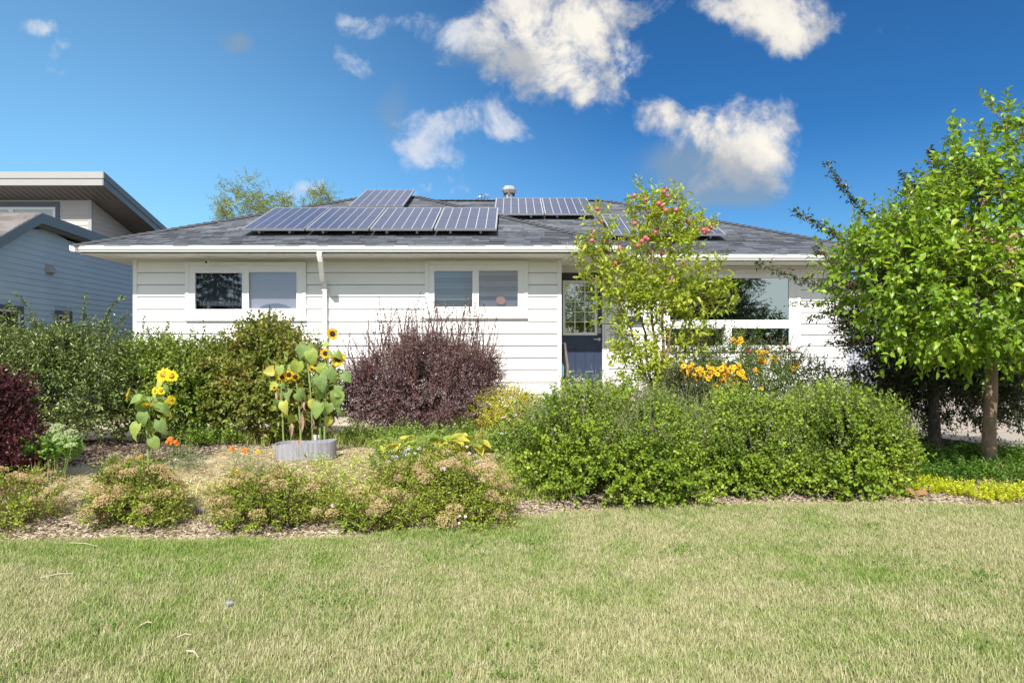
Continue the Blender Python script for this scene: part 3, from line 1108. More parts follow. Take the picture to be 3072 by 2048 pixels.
# --- downspout
b = MB()
gx = wx(957, EW)
def rect_tube(mbx, pts, w, dd):
    """rectangular pipe through points, w along x, dd across"""
    base = len(mbx.v)
    P = [Vector(p) for p in pts]
    for i, p in enumerate(P):
        t = (P[min(i + 1, len(P) - 1)] - P[max(i - 1, 0)]).normalized()
        xx = Vector((1, 0, 0)); xx = (xx - t * xx.dot(t)).normalized()
        yy = t.cross(xx)
        for sx, sy in ((-1, -1), (1, -1), (1, 1), (-1, 1)):
            mbx.v.append(tuple(p + xx * sx * w / 2 + yy * sy * dd / 2))
    for i in range(len(P) - 1):
        for q in range(4):
            q2 = (q + 1) % 4
            mbx.f.append((base + i * 4 + q, base + i * 4 + q2, base + (i + 1) * 4 + q2, base + (i + 1) * 4 + q))
    mbx.f.append(tuple(base + q for q in range(4))); mbx.f.append(tuple(base + (len(P) - 1) * 4 + q for q in range(4))[::-1])
ds_x = wx(977, DW)
rect_tube(b, [(gx, EW + .04, ZR - .07), (gx, EW + .03, ZR - .16), (gx + .01, EW + .06, ZR - .24), (ds_x - .03, DW - .12, 2.98), (ds_x, DW - .075, 2.90), (ds_x, DW - .07, 2.84)], .085, .062)
obj("downspout_elbow", b, white_trim, house, bevel=.006)
b = MB(); rect_tube(b, [(ds_x + .004, DW - .06, 2.86), (ds_x + .004, DW - .06, .72)], .075, .058)
dsp = obj("downspout", b, white_trim, house, bevel=.006)
for z in (2.78, 1.9, 1.1):
    c = MB(); c.box(ds_x - .05, ds_x + .058, DW - .094, DW + .01, z, z + .03)
    obj("bracket", c, white_trim, dsp)
# battered lower extension, leaning out over the planter
rnd_ = random.Random(4)
b = MB()
pts = []
for i in range(13):
    t = i / 12
    a = Vector((ds_x + .0, DW - .08, .74)); c = Vector((wx(948, 9.1), 9.1, .50))
    p = a.lerp(c, t) - Vector((0, 0, .28 * math.sin(t * PI)))
    pts.append(tuple(p + Vector((rnd_.uniform(-.008, .008), 0, rnd_.uniform(-.008, .008)))))
rect_tube(b, pts, .085, .07)
obj("downspout_extension", b, mat("weathered_white", (.62, .62, .60), rough=.8, noise=.4, nscale=22, bump=.5), house)

# --- roof
shingle_a = mat("shingle", (.092, .100, .120), rough=.9, noise=.25, nscale=30, bump=.5, bscale=180, objrand=.42)


def shingle_field_mat():
    m = bpy.data.materials.new("shingle_field")
    m.use_nodes = True
    T = NT(m.node_tree)
    p = m.node_tree.nodes['Principled BSDF']
    p.inputs['Roughness'].default_value = .9
    f = T.n('ShaderNodeAttribute', attribute_name='rnd').outputs['Fac']
    pos = T.n('ShaderNodeNewGeometry').outputs['Position']
    g = T.noise(pos, 30, 6, .6)
    f2 = T.m('ADD', T.m('MULTIPLY', f, .8), T.m('MULTIPLY', g, .2))
    T.l(T.ramp(f2, [(.05, (.048, .053, .066)), (.5, (.088, .095, .115)), (.95, (.155, .162, .185))]), p.inputs['Base Color'])
    return m


shingle_b = shingle_field_mat()
roof_under = mat("roof_felt", (.03, .03, .034), rough=.95)


def hip_roof(x0, x1, y0, y1, k, pitch, zr, parent, name="roof", xa=None, xb=None):
    xa = x0 + k if xa is None else xa
    xb = x1 - k if xb is None else xb
    zt = zr + k * pitch
    ym = y0 + k
    mb = MB()
    vs = [(x0, y0, zr - .012), (x1, y0, zr - .012), (x1, y1, zr - .012), (x0, y1, zr - .012), (xa, ym, zt - .012), (xb, ym, zt - .012), (xa, y1 - k, zt - .012), (xb, y1 - k, zt - .012)]
    vs += [(x0, y0, zr - .05), (x1, y0, zr - .05), (x1, y1, zr - .05), (x0, y1, zr - .05)]
    if y1 - k - ym < .01:
        fs = [(0, 1, 5, 4), (1, 2, 5), (2, 3, 4, 5), (3, 0, 4)]
    else:
        fs = [(0, 1, 5, 4), (1, 2, 7, 5), (2, 3, 6, 7), (3, 0, 4, 6), (4, 5, 7, 6)]
    fs += [(0, 8, 9, 1), (1, 9, 10, 2), (2, 10, 11, 3), (3, 11, 8, 0), (11, 10, 9, 8)]
    mb.add(vs, fs)
    return obj(name, mb, roof_under, parent)


KW, KM = 4.38, 5.05
roofm = hip_roof(-7.78, 7.50, ER, ER + 2 * KM, KM, PITCH, ZR, house)
roofw = hip_roof(-7.80, 2.07, EW, EW + 2 * KW, KW, PITCH, ZR + .003, house)
SL = math.sqrt(1 + PITCH ** 2)
SA = math.atan(PITCH)
sh_mesh = bpy.data.meshes.new("shingle")
sh_mb = MB(); sh_mb.add([(0, 0, .013), (1, 0, .013), (1, .165, .003), (0, .165, .003), (0, 0, .0), (1, 0, .0)], [(0, 1, 2, 3), (4, 5, 1, 0), (0, 3, 4), (1, 5, 2)])
sh_mesh.from_pydata(sh_mb.v, [], sh_mb.f)
sh_mesh.materials.append(shingle_a)


def shingles(parent, x0, x1, y0, k, zr, rs, n_single, skip=None):
    """courses of laminated tabs up the front slope; the nearest become objects of their own"""
    c = 0
    ex = .143
    slope_len = k * SL
    V, F, Rn = [], [], []
    cnt = 0
    s = -.02
    while s < slope_len - .05:
        run = s / SL
        a, b_ = x0 + max(run, 0), x1 - max(run, 0)
        x = a + .0
        first = True
        while x < b_ - .02:
            w = rs.uniform(.13, .36)
            xe = min(x + w, b_)
            if b_ - xe < .06: xe = b_
            lift = rs.choice([0, .006])
            yy, zz = y0 + run, zr + run * PITCH
            if skip is None or not skip(.5 * (x + xe), yy):
                if cnt < n_single:
                    o = bpy.data.objects.new("shingle", sh_mesh)
                    COL.objects.link(o)
                    o.parent = parent
                    off = ORIG[parent]
                    o.location = (x + .002 - off.x, yy - off.y - lift * math.sin(SA), zz - off.z + lift)
                    o.scale = (xe - x - .004, 1, 1)
                    o.rotation_euler = (SA, 0, 0)
                    cnt += 1
                else:
                    dy, dz = ex * 1.1 / SL, ex * 1.1 / SL * PITCH
                    t = .012 + lift
                    b0 = len(V)
                    xe2 = min(xe, x1 - run - dy * .8)
                    xs2 = max(x, x0 + run + dy * .8)
                    V += [(x + .002, yy, zz + t), (xe - .002, yy, zz + t), (max(xe2, xs2 + .01) - .002, yy + dy, zz + dz + .003), (min(xs2, xe2 - .01) + .002, yy + dy, zz + dz + .003), (x + .002, yy, zz - .002), (xe - .002, yy, zz - .002)]
                    F += [(b0, b0 + 1, b0 + 2, b0 + 3), (b0 + 4, b0 + 5, b0 + 1, b0)]
                    r = rs.rand(); Rn += [r, r]
            x = xe
        s += ex
        c += 1
    np_mesh("shingle_field", V, F, shingle_b, parent, rnd=Rn, kind='stuff')


rsr = np.random.RandomState(3)
shingles(roofw, -7.80, 2.07, EW, KW, ZR + .003, rsr, 300)
shingles(roofm, -7.78, 7.50, ER, KM, ZR, rsr, 300, skip=lambda x, y: (y < EW + 2 * KW) and (-7.8 + (y - EW) * .0 < x < 2.07) and (ZR + (y - ER) * PITCH) < (ZR + min(y - EW, x + 7.8, 2.07 - x, EW + 2 * KW - y) * PITCH - .03))
capm = mat("ridge_cap", (.07, .072, .08), rough=.9, noise=.2, nscale=20)


def cap_line(a, b_, parent):
    a, b_ = Vector(a), Vector(b_)
    L = (b_ - a).length
    nn = int(L / .16)
    t = (b_ - a).normalized()
    side = t.cross(Vector((0, 0, 1))).normalized()
    upv = side.cross(t).normalized()
    mb = MB()
    for i in range(nn):
        p = a + t * (i * .16)
        q = p + t * .19
        for (e, h0, h1) in ((1, .030, .016),):
            A = [p + side * -.13 - upv * .02 + upv * .0, p + upv * h0, p + side * .13 - upv * .02, q + side * .13 - upv * .034, q + upv * h1, q + side * -.13 - upv * .034]
            b0 = len(mb.v)
            mb.v += [tuple(v_) for v_ in A]
            mb.f += [(b0, b0 + 1, b0 + 4, b0 + 5), (b0 + 1, b0 + 2, b0 + 3, b0 + 4)]
    obj("ridge_caps", mb, capm, parent, kind='stuff')


zw, zm = ZR + KW * PITCH + .014, ZR + KM * PITCH + .012
cap_line((-7.80, EW, ZR + .015), (-7.80 + KW, EW + KW, zw), roofw)
cap_line((2.07, EW, ZR + .015), (2.07 - KW, EW + KW, zw), roofw)
cap_line((-7.80 + KW, EW + KW, zw), (2.07 - KW, EW + KW, zw), roofw)
cap_line((7.50, ER, ZR + .012), (7.50 - KM, ER + KM, zm), roofm)
cap_line((-7.78 + KM, ER + KM, zm), (7.50 - KM, ER + KM, zm), roofm)

# roof vents
galv = mat("galvanised", (.50, .51, .52), rough=.45, metal=.6, noise=.1)
cx, cy = wx(1453, 19.2), 19.2
v_ = MB(); v_.lathe([(.13, -.5), (.13, .02), (.15, .04)], (cx, cy, 5.77), 16)
tv = obj("turbine_vent", v_, galv, roofm, smooth=True)
for i in range(14):
    a = 2 * PI * i / 14
    f = MB()
    pts = []
    for j in range(7):
        t = j / 6
        r = .15 + .075 * math.sin(t * PI)
        if t > .6: r *= (1 - (t - .6) * 1.6)
        aa = a + t * .8
        pts.append((cx + r * math.cos(aa), cy + r * math.sin(aa), 5.81 + .24 * t))
    pts2 = [(cx + (p[0] - cx) * .82 + .03 * math.cos(a + 1), cy + (p[1] - cy) * .82 + .03 * math.sin(a + 1), p[2]) for p in pts]
    for j in range(6):
        f.quad(pts[j], pts[j + 1], pts2[j + 1], pts2[j])
    obj("vane", f, galv, tv)
cx = wx(1527, 18.6); cy = 18.6
v_ = MB(); v_.lathe([(.10, -.5), (.10, .10)], (cx, cy, 5.80), 14)
ch = obj("flue_vent", v_, galv, roofm, smooth=True)
v_ = MB(); v_.lathe([(.10, .13), (.16, .14), (.20, .22), (.20, .25), (.15, .33), (.10, .34), (.0, .345)], (cx, cy, 5.78), 8)
obj("flue_cap", v_, galv, ch)
for a in range(4):
    v_ = MB(); aa = a * PI / 2
    v_.box(cx + .13 * math.cos(aa) - .03, cx + .13 * math.cos(aa) + .03, cy + .13 * math.sin(aa) - .02, cy + .13 * math.sin(aa) + .02, 5.85, 5.93)
    obj("flue_louvre", v_, mat("flue_dark", (.12, .12, .13)), ch)
v_ = MB(); cx, cy, _ = W(2230, 680, 19.5)
v_.add([(cx - .3, cy, 4.9), (cx + .35, cy, 4.9), (cx + .35, cy + .5, 4.9), (cx - .3, cy + .5, 4.9), (cx - .12, cy, 5.27), (cx + .35, cy, 5.06), (cx + .35, cy + .5, 5.06), (cx - .12, cy + .5, 5.27)],
       [(0, 1, 5, 4), (1, 2, 6, 5), (2, 3, 7, 6), (3, 0, 4, 7), (4, 5, 6, 7)])
obj("dormer_vent", v_, capm, roofm)

# ================================================================== SOLAR PANELS
cell_m = mat("solar_cell", (.012, .018, .045), rough=.3, spec=.45, coat=.15)
alu = mat("panel_frame_alu", (.42, .43, .46), rough=.35, metal=.5)
grid_w = mat("panel_backsheet", (.50, .52, .56), rough=.4)
PW, PH = 1.165, 1.98


def solar_cell_material():
    nt = cell_m.node_tree
    T = NT(nt)
    p = nt.nodes['Principled BSDF']
    co = T.n('ShaderNodeTexCoord').outputs['Object']
    s = T.n('ShaderNodeSeparateXYZ'); T.l(co, s.inputs[0])
    ly = T.m('FRACT', T.m('MULTIPLY', s.outputs[1], 10.7))
    lx = T.m('FRACT', T.m('MULTIPLY', s.outputs[0], 28.0))
    l1 = T.m('LESS_THAN', ly, .07)
    l2 = T.m('LESS_THAN', lx, .05)
    f = T.m('MAXIMUM', T.m('MULTIPLY', l1, .35), T.m('MULTIPLY', l2, .12))
    T.l(T.mix(f, (.05, .065, .13), (.22, .24, .3)), p.inputs['Base Color'])


solar_cell_material()
SP = thing("solar_panel", "x", "solar panel", (0, 0, 0), "solar panels on the roof")
b = MB()
b.box(0, PW, 0, .018, -.035, .004); b.box(0, PW, PH - .018, PH, -.035, .004); b.box(0, .014, .018, PH - .018, -.035, .004); b.box(PW - .014, PW, .018, PH - .018, -.035, .004)
obj("panel_frame", b, alu, SP)
b = MB(); b.box(.014, PW - .014, .018, PH - .018, -.03, -.004)
obj("backsheet", b, grid_w, SP)
cw, chh = (PW - .044) / 6, (PH - .06) / 2
cme = bpy.data.meshes.new("cell_strip")
b = MB(); b.box(.0075, cw - .0075, .009, chh - .009, -.003, .0)
cme.from_pydata(b.v, [], b.f); cme.materials.append(cell_m)
for i in range(6):
    for j in range(2):
        o = link("cell_strip", cme, cell_m, SP)
        o.location = (.022 + i * cw, .030 + j * chh, 0)
for xx in (.3, PW - .3):
    b = MB(); b.box(xx - .02, xx + .02, .06, PH - .05, -.10, -.036)
    obj("mounting_rail", b, alu, SP)
for xx in (.30, PW - .30):
    for yy in (.3, PH - .3):
        b = MB(); b.box(xx - .015, xx + .015, yy - .03, yy + .03, -.19, -.10)
        obj("mounting_foot", b, alu, SP)
RISE = .17
labels = ["blue solar panel at the left end of the long lower row of four", "blue solar panel second from the left in the row of four", "blue solar panel third from the left in the row of four", "blue solar panel at the right end of the row of four",
          "single solar panel standing alone above the row of four, at the roof peak", "left solar panel of the upper pair, in front of the round roof vents", "right solar panel of the upper pair, beside the apple tree top",
          "left panel of the lower right pair, mostly behind the apple tree", "rightmost solar panel on the roof, next to the hanging pink apples"]
spots = [(-5.02 + i * 1.19, 12.86, EW) for i in range(4)] + [(-3.50, 14.82, EW), (-.42, 16.10, ER), (.76, 16.10, ER), (2.05, 14.25, ER), (3.24, 14.25, ER)]
for i, (x, y, e) in enumerate(spots):
    o = SP if i == 0 else copy_tree(SP)
    o.location = (x, y, ZR + (y - e) * PITCH + RISE)
    o.rotation_euler = (SA, 0, 0)
    o['label'] = labels[i]

# ================================================================== SMALL THINGS ON THE HOUSE
cam_w = mat("camera_white", (.7, .7, .68), rough=.4)
sc_ = thing("security_camera", "small white security camera under the eave above the left window", "camera", W(627, 788, 12.75))
x, y, z = W(627, 788, 12.75)
b = MB(); b.tube([(x, y, ZT + .003), (x, y, z + .03)], .008, 8)
obj("mounting_arm", b, cam_w, sc_)
b = MB(); b.box(x - .035, x + .03, y - .09, y + .05, z - .025, z + .03)
bd = obj("camera_body", b, cam_w, sc_, bevel=.01)
b = MB(); b.box(x - .028, x + .006, y - .096, y - .0905, z - .02, z + .018)
obj("camera_lens", b, mat("lens_black", (.01, .01, .01), rough=.1), bd)
b = MB(); b.tube([(x, DW - .3, ZT - .002), (x + .6, DW - .12, ZT - .012), (x + 1.4, DW - .06, ZT - .012)], .004, 5)
obj("cable", b, cam_w, sc_)

bl = mat("black_iron", (.02, .02, .022), rough=.5)
# house number plaque with scrolled top and bottom
px_, pz_ = wx(1896, DR), wz(887, DR)
plq = thing("number_plaque", "white house number plaque with black scrolled rim behind the apple tree", "sign", (px_, DR - .03, pz_))
def plaque_outline(hw, hh, bump, n=14):
    pts = []
    for sgn in (1, -1):
        row = [(hw, hh), (hw * .92, hh), (hw * .85, hh + .006)]
        for i in range(n + 1):
            t = i / n
            xx = hw * .42 * (1 - 2 * t)
            row.append((xx, hh + bump * math.sin(t * PI)))
        row += [(-hw * .85, hh + .006), (-hw * .92, hh), (-hw, hh)]
        pts += [(sgn * a, sgn * b_) for a, b_ in row]
    return pts
for (hw, hh, bp, y0, y1, m_, nm) in ((.19, .095, .05, DR - .022, DR + .004, bl, "plaque_rim"), (.175, .082, .045, DR - .028, DR - .021, mat("plaque_white", (.72, .76, .78), rough=.4), "plaque_face")):
    b = MB(); b.prism([(px_ + a, pz_ + c) for a, c in plaque_outline(hw, hh, bp)], 1, y0, y1)
    b.f = [f[::-1] for f in b.f]
    obj(nm, b, m_, plq)
fc = bpy.data.curves.new("digits", 'FONT')
fc.body = "408"
fc.size = .15
fc.extrude = .002
fc.align_x = 'CENTER'; fc.align_y = 'CENTER'
fo = bpy.data.objects.new("digits_text", fc)
COL.objects.link(fo)
bpy.context.view_layer.update()
dg_ = bpy.context.evaluated_depsgraph_get()
me = bpy.data.meshes.new_from_object(fo.evaluated_get(dg_))
bpy.data.objects.remove(fo)
me.materials.clear(); me.materials.append(bl)
o = link("house_number", me, bl, plq)
o.location = (.045, -.002, -.008); o.rotation_euler = (R(90), 0, 0); o.scale = (.92, 1.15, 1)

# lantern
lx, lz = wx(1893, DR), wz(826, DR)
lan = thing("wall_lantern", "black wall lantern with amber glass above the number plaque", "lamp", (lx, DR - .12, lz))
b = MB(); b.box(lx - .05, lx + .05, DR - .02, DR + .005, lz - .1, lz + .12)
obj("back_plate", b, bl, lan)
b = MB(); b.lathe([(.075, .07), (.09, .08), (.02, .14), (0, .15)], (lx, DR - .12, lz), 4)
obj("lantern_roof", b, bl, lan)
b = MB(); b.box(lx - .055, lx + .055, DR - .175, DR - .065, lz - .08, lz + .065)
obj("amber_glass", b, mat("amber_glass", (.78, .55, .32), rough=.4), lan)
for sx in (-.06, .06, 0):
    for sy in (-.18, -.06):
        b = MB(); b.box(lx + sx - .005, lx + sx + .005, DR + sy - .005, DR + sy + .005, lz - .09, lz + .07)
        obj("lantern_bar", b, bl, lan)
b = MB(); b.box(lx - .07, lx + .07, DR - .19, DR - .05, lz - .10, lz - .085)
obj("lantern_base", b, bl, lan)

# mailbox
mx_, mz_ = wx(1902, DR), wz(941, DR)
mbx = thing("mailbox", "grey wall mailbox with dark open underside below the number plaque", "mailbox", (mx_, DR - .06, mz_))
b = MB(); b.prism([(DR + .004, mz_ - .07), (DR + .004, mz_ + .09), (DR - .05, mz_ + .085), (DR - .12, mz_ - .02), (DR - .12, mz_ - .07)][::-1], 0, mx_ - .17, mx_ + .17)
obj("box_body", b, mat("mailbox_grey", (.45, .46, .46), rough=.4), mbx, bevel=.004)
b = MB(); b.box(mx_ - .16, mx_ + .16, DR - .11, DR + .003, mz_ - .16, mz_ - .071)
obj("paper_holder", b, bl, mbx)

# railing seen end on, beside the door
rx = wx(1688, 13.9)
rl = thing("stair_railing", "black iron stair railing running down from the blue door", "railing", (rx, 13.0, .5))
top = [(rx, 13.95, 1.83), (wx(1695, 13.3), 13.3, 1.80), (wx(1702, 12.4), 12.35, 1.42), (wx(1703, 12.2), 12.15, 1.36), (wx(1703, 12.1), 12.1, 1.2)]
b = MB(); b.tube(top, .022, 8)
obj("top_rail", b, mat("worn_rail", (.16, .13, .12), rough=.6, noise=.3), rl, smooth=True)
for i in range(7):
    t = i / 6
    y = 13.9 - t * 1.7
    x = wx(1688 + 14 * t, 13.9 - t * 1.6)
    zt = np.interp(y, [12.15, 13.3, 13.95], [1.36, 1.80, 1.83])
    zb = .96 if y > 12.75 else (.77 if y > 12.45 else .58)
    b = MB(); b.box(x - .007, x + .007, y - .007, y + .007, zb, zt)
    obj("baluster", b, bl, rl)
bo = thing("spray_bottle", "pale blue bottle hanging on the black stair railing", "bottle", (wx(1687, 13.2), 13.2, 1.2))
b = MB(); b.lathe([(0, -.14), (.035, -.13), (.038, .08), (.02, .13), (.012, .16), (0, .17)], (wx(1686, 13.2), 13.2, 1.28), 10)
obj("bottle_body", b, mat("bottle_blue", (.18, .38, .48), rough=.3), bo, smooth=True)
b = MB(); b.tube([(wx(1686, 13.2), 13.2, 1.45), (rx + .02, 13.2, 1.66), (wx(1692, 13.3), 13.25, 1.79)], .004, 5)
obj("hook", b, bl, bo)
# wire fence panel on the far side of the steps, behind the apple trunk
rr = thing("garden_trellis", "narrow black wire railing behind the apple tree trunk", "railing", (wx(1930, 12.8), 12.8, .5))
for i in range(9):
    x = wx(1915, 12.8) + i * .045
    b = MB(); b.box(x - .004, x + .004, 12.8, 12.808, .5, 1.72)
    obj("baluster", b, bl, rr)
for z in (.6, 1.72):
    b = MB(); b.box(wx(1915, 12.8) - .02, wx(1915, 12.8) + .38, 12.79, 12.81, z, z + .02)
    obj("cross_rail", b, bl, rr)
# ================================================================== GREY HOUSE ON THE LEFT
g_sid = mat("grey_siding_shaded", (.49, .62, .74), rough=.6, noise=.05, nscale=2)  # same grey siding as the upper storey; blue of its shade painted in
g_sid2 = mat("grey_siding_sunlit", (.50, .475, .45), rough=.6, noise=.05, nscale=2)  # same siding, warm tone of the sunlit front put into the colour
g_fas = mat("slate_fascia", (.16, .20, .235), rough=.45)
g_fas2 = mat("pale_fascia", (.40, .39, .38), rough=.45)
g_sof = mat("brown_soffit", (.17, .15, .14), rough=.6)
g_trim = mat("dark_trim", (.10, .125, .145), rough=.5)
GH = thing("grey_house", "two storey grey house with shed roof left of the white house", "house", (-12.5, 15, .3))
XG = -10.0
CL = .125


def side_board(parent, x, y0, y1, z0, z1, m):
    """board on a wall that faces +x, lower edge proud; ends may be cut on the slant"""
    b = MB()
    (ya0, ya1), (yb0, yb1) = y0, y1   # y range at the bottom and at the top
    b.add([(x + .016, ya0, z0), (x + .016, ya1, z0), (x + .003, yb1, z1), (x + .003, yb0, z1), (x, ya0, z0), (x, ya1, z0)],
          [(0, 1, 2, 3), (4, 5, 1, 0)])
    return obj("siding_board", b, m, parent)


# lower wing wall, facing right, under a low gable
def roof_z(y):
    return np.interp(y, [8.0, 14.3, 24.0], [.78, 4.52, 4.14]) - .30
b = MB()
pr = [(8.0, .1), (24.0, .1), (24.0, float(roof_z(24.0))), (14.7, float(roof_z(14.7))), (9.0, max(.2, float(roof_z(9.0))))]
b.prism(pr, 0, XG - 7, XG - .001)
gwall = obj("wall", b, g_sid, GH)
z = .42
holes = [(13.35, 14.16, wz(1003, 13.85), wz(916, 13.85)), (15.15, 15.72, wz(977, 15.4), wz(932, 15.4))]
def yr(z):
    """y range of the wall at height z"""
    ys = np.linspace(8.5, 23.9, 400)
    ok = ys[roof_z(ys) > z]
    return (ok.min(), ok.max()) if len(ok) else None
while z < 4.2:
    z1 = z + CL
    r0, r1 = yr(z), yr(z1)
    if r0 is None: break
    if r1 is None: r1 = ((r0[0] + r0[1]) / 2, (r0[0] + r0[1]) / 2 + .01)
    spans = [(r0[0], r0[1], r1[0], r1[1])]
    for h in holes:
        if h[2] < z1 and h[3] > z:
            ns = []
            for s in spans:
                if s[0] < h[0] < s[1]:
                    ns.append((s[0], h[0], s[2], h[0])); ns.append((h[1], s[1], h[1], s[3]))
                else: ns.append(s)
            spans = ns
    for s in spans:
        side_board(gwall, XG, (s[0], s[1]), (s[2], s[3]), z + .001, z1, g_sid)
    z = z1


def side_window(y0, y1, z0, z1):
    x = XG
    fr = MB(); e = .06
    t = .09
    for a in ((y0 - .0, y1, z1 - t, z1), (y0, y1, z0, z0 + t), (y0, y0 + t, z0 + t, z1 - t), (y1 - t, y1, z0 + t, z1 - t)):
        fr.box(x - .03, x + .035, *a)
    w = obj("window", fr, g_trim, GH)
    fr = MB(); q = t
    for a in ((y0 + q, y1 - q, z1 - q - .04, z1 - q), (y0 + q, y1 - q, z0 + q, z0 + q + .04), (y0 + q, y0 + q + .04, z0 + q + .04, z1 - q - .04), (y1 - q - .04, y1 - q, z0 + q + .04, z1 - q - .04)):
        fr.box(x - .03, x + .022, *a)
    obj("sash", fr, vinyl, w)
    fr = MB(); fr.box(x - .01, x + .004, y0 + q + .04, y1 - q - .04, z0 + q + .04, z1 - q - .04)
    obj("pane", fr, mat("dark_glass", (.02, .03, .035), rough=.06, spec=.9), w)
for h in holes:
    side_window(*h)
# dryer vent hood
vy, vz = 10.0 * FPX / 1391, wz(808, 10.0 * FPX / 1391)
b = MB(); b.box(XG + .012, XG + .03, vy - .13, vy + .13, vz - .10, vz + .11)
vh = obj("vent_hood", b, g_fas2, GH)
b = MB(); b.prism([(XG + .03, vz - .07), (XG + .13, vz - .07), (XG + .12, vz - .01), (XG + .03, vz + .08)], 1, vy - .10, vy + .10)
obj("vent_flap", b, g_fas2, vh)

# lower roof: front slope, back slope, fascia and soffit
b = MB()
XO = -9.7
def slab(b, y0, z0, y1, z1, x0, x1, th):
    b.prism([(y0, z0 - th), (y1, z1 - th), (y1, z1), (y0, z0)], 0, x0, x1)
slab(b, 9.5, float(np.interp(9.5, [8, 14.3], [.78, 4.52])) + .0, 14.3, 4.52, -24, XO, .05)
slab(b, 14.3, 4.52, 24, 4.14, -24, XO, .05)
groof = obj("roof", b, mat("grey_shingle", (.17, .15, .145), rough=.9, noise=.3, nscale=9, bump=.6, bscale=25), GH)
rs_ = np.random.RandomState(5)
V, F, Rn = [], [], []
sl = (4.52 - .78) / (14.3 - 8.0)
for i in range(38):
    y0 = 9.6 + i * .122
    z0 = .78 + (y0 - 8.0) * sl
    x = -17.0
    while x < XO:
        w = rs_.uniform(.15, .4); x1 = min(x + w, XO)
        b0 = len(V); lift = .006 + rs_.choice([0, .008])
        V += [(x, y0, z0 + lift), (x1 - .004, y0, z0 + lift), (x1 - .004, y0 + .125, z0 + .125 * sl + .002), (x, y0 + .125, z0 + .125 * sl + .002), (x, y0, z0), (x1 - .004, y0, z0)]
        F += [(b0, b0 + 1, b0 + 2, b0 + 3), (b0 + 4, b0 + 5, b0 + 1, b0)]
        r = rs_.rand(); Rn += [r, r]
        x = x1
m_ = bpy.data.materials.new("brown_shingle_field"); m_.use_nodes = True
T = NT(m_.node_tree); p = m_.node_tree.nodes['Principled BSDF']; p.inputs['Roughness'].default_value = .9
T.l(T.ramp(T.n('ShaderNodeAttribute', attribute_name='rnd').outputs['Fac'], [(0, (.13, .115, .11)), (1, (.24, .21, .20))]), p.inputs['Base Color'])
np_mesh("shingle_field", V, F, m_, groof, rnd=Rn, kind='stuff')
b = MB()
for (ya, za, yb, zb) in ((9.5, .78 + 1.5 * sl, 14.3, 4.52), (14.3, 4.52, 24, 4.14)):
    b.prism([(ya, za - .22), (yb, zb - .22), (yb, zb - .005), (ya, za - .005)], 0, XO - .03, XO + .012)
obj("rake_board", b, g_fas, GH)
b = MB()
for (ya, za, yb, zb) in ((9.5, .78 + 1.5 * sl, 14.3, 4.52), (14.3, 4.52, 24, 4.14)):
    b.prism([(ya, za - .24), (yb, zb - .24), (yb, zb - .20), (ya, za - .20)], 0, XG - .05, XO - .031)
obj("rake_soffit", b, g_sof, GH)

# upper storey
UF, UX = 17.3, -10.5
UZ = 5.62
def uz(y):
    return 5.68 - .262 * (y - 16.6)
b = MB(); b.prism([(UF, 3.4), (24, 3.4), (24, uz(24) - .04), (UF, uz(UF) - .04)], 0, -24, UX - .001)
uw = obj("upper_wall", b, g_sid2, GH)
wl = (-24, wx(180, UF), 4.2, wz(606, UF))
z = 4.2
zz = 4.2
while zz < uz(UF) - .05:
    z1 = min(zz + CL, uz(UF) - .03)
    xs = [(-17.5, UX - .07)]
    if z1 < wl[3]: xs = [(wl[1], UX - .07)]
    elif zz < wl[3]: xs = [(wl[1], UX - .07)]
    for a, c in xs:
        bb = MB(); bb.prism([(UF, zz), (UF - .016, zz), (UF - .003, z1 - .001), (UF, z1 - .001)], 0, a, c)
        obj("siding_board", bb, g_sid2, uw)
    zz += CL
zz = 3.9
while zz < 5.5:
    z1 = zz + CL
    ys = np.linspace(UF + .05, 24, 300)
    ok = ys[(uz(ys) - .06) > zz]; ok1 = ys[(uz(ys) - .06) > z1]
    if len(ok) == 0: break
    e1 = ok1.max() if len(ok1) else UF + .1
    side_board(uw, UX, (UF + .05, ok.max()), (UF + .05, e1), zz + .001, z1, g_sid2)
    zz = z1
b = MB(); b.box(UX - .07, UX + .02, UF - .022, UF + .05, 3.6, uz(UF) - .04)
obj("corner_post", b, g_fas2, GH)
# upper window: dark trim, white frame, blind behind
x1 = wl[1]
b = MB(); b.box(-17, x1, UF - .03, UF + .02, wl[3] - .13, wl[3]); b.box(x1 - .10, x1, UF - .03, UF + .02, 4.2, wl[3] - .13)
w = obj("window", b, g_trim, GH)
b = MB(); b.box(-17, x1 - .10, UF - .02, UF + .02, wl[3] - .19, wl[3] - .13); b.box(x1 - .17, x1 - .10, UF - .02, UF + .02, 4.2, wl[3] - .19)
obj("sash", b, vinyl, w)
b = MB(); b.box(-17, x1 - .17, UF - .006, UF + .002, 4.2, wl[3] - .19)
obj("pane", b, mat("pale_blind_glass", (.50, .53, .52), rough=.12), w)
b = MB(); b.box(wx(28, UF), wx(42, UF), UF - .03, UF - .006, wl[3] - .26, wl[3] - .19)
obj("latch", b, vinyl, w)
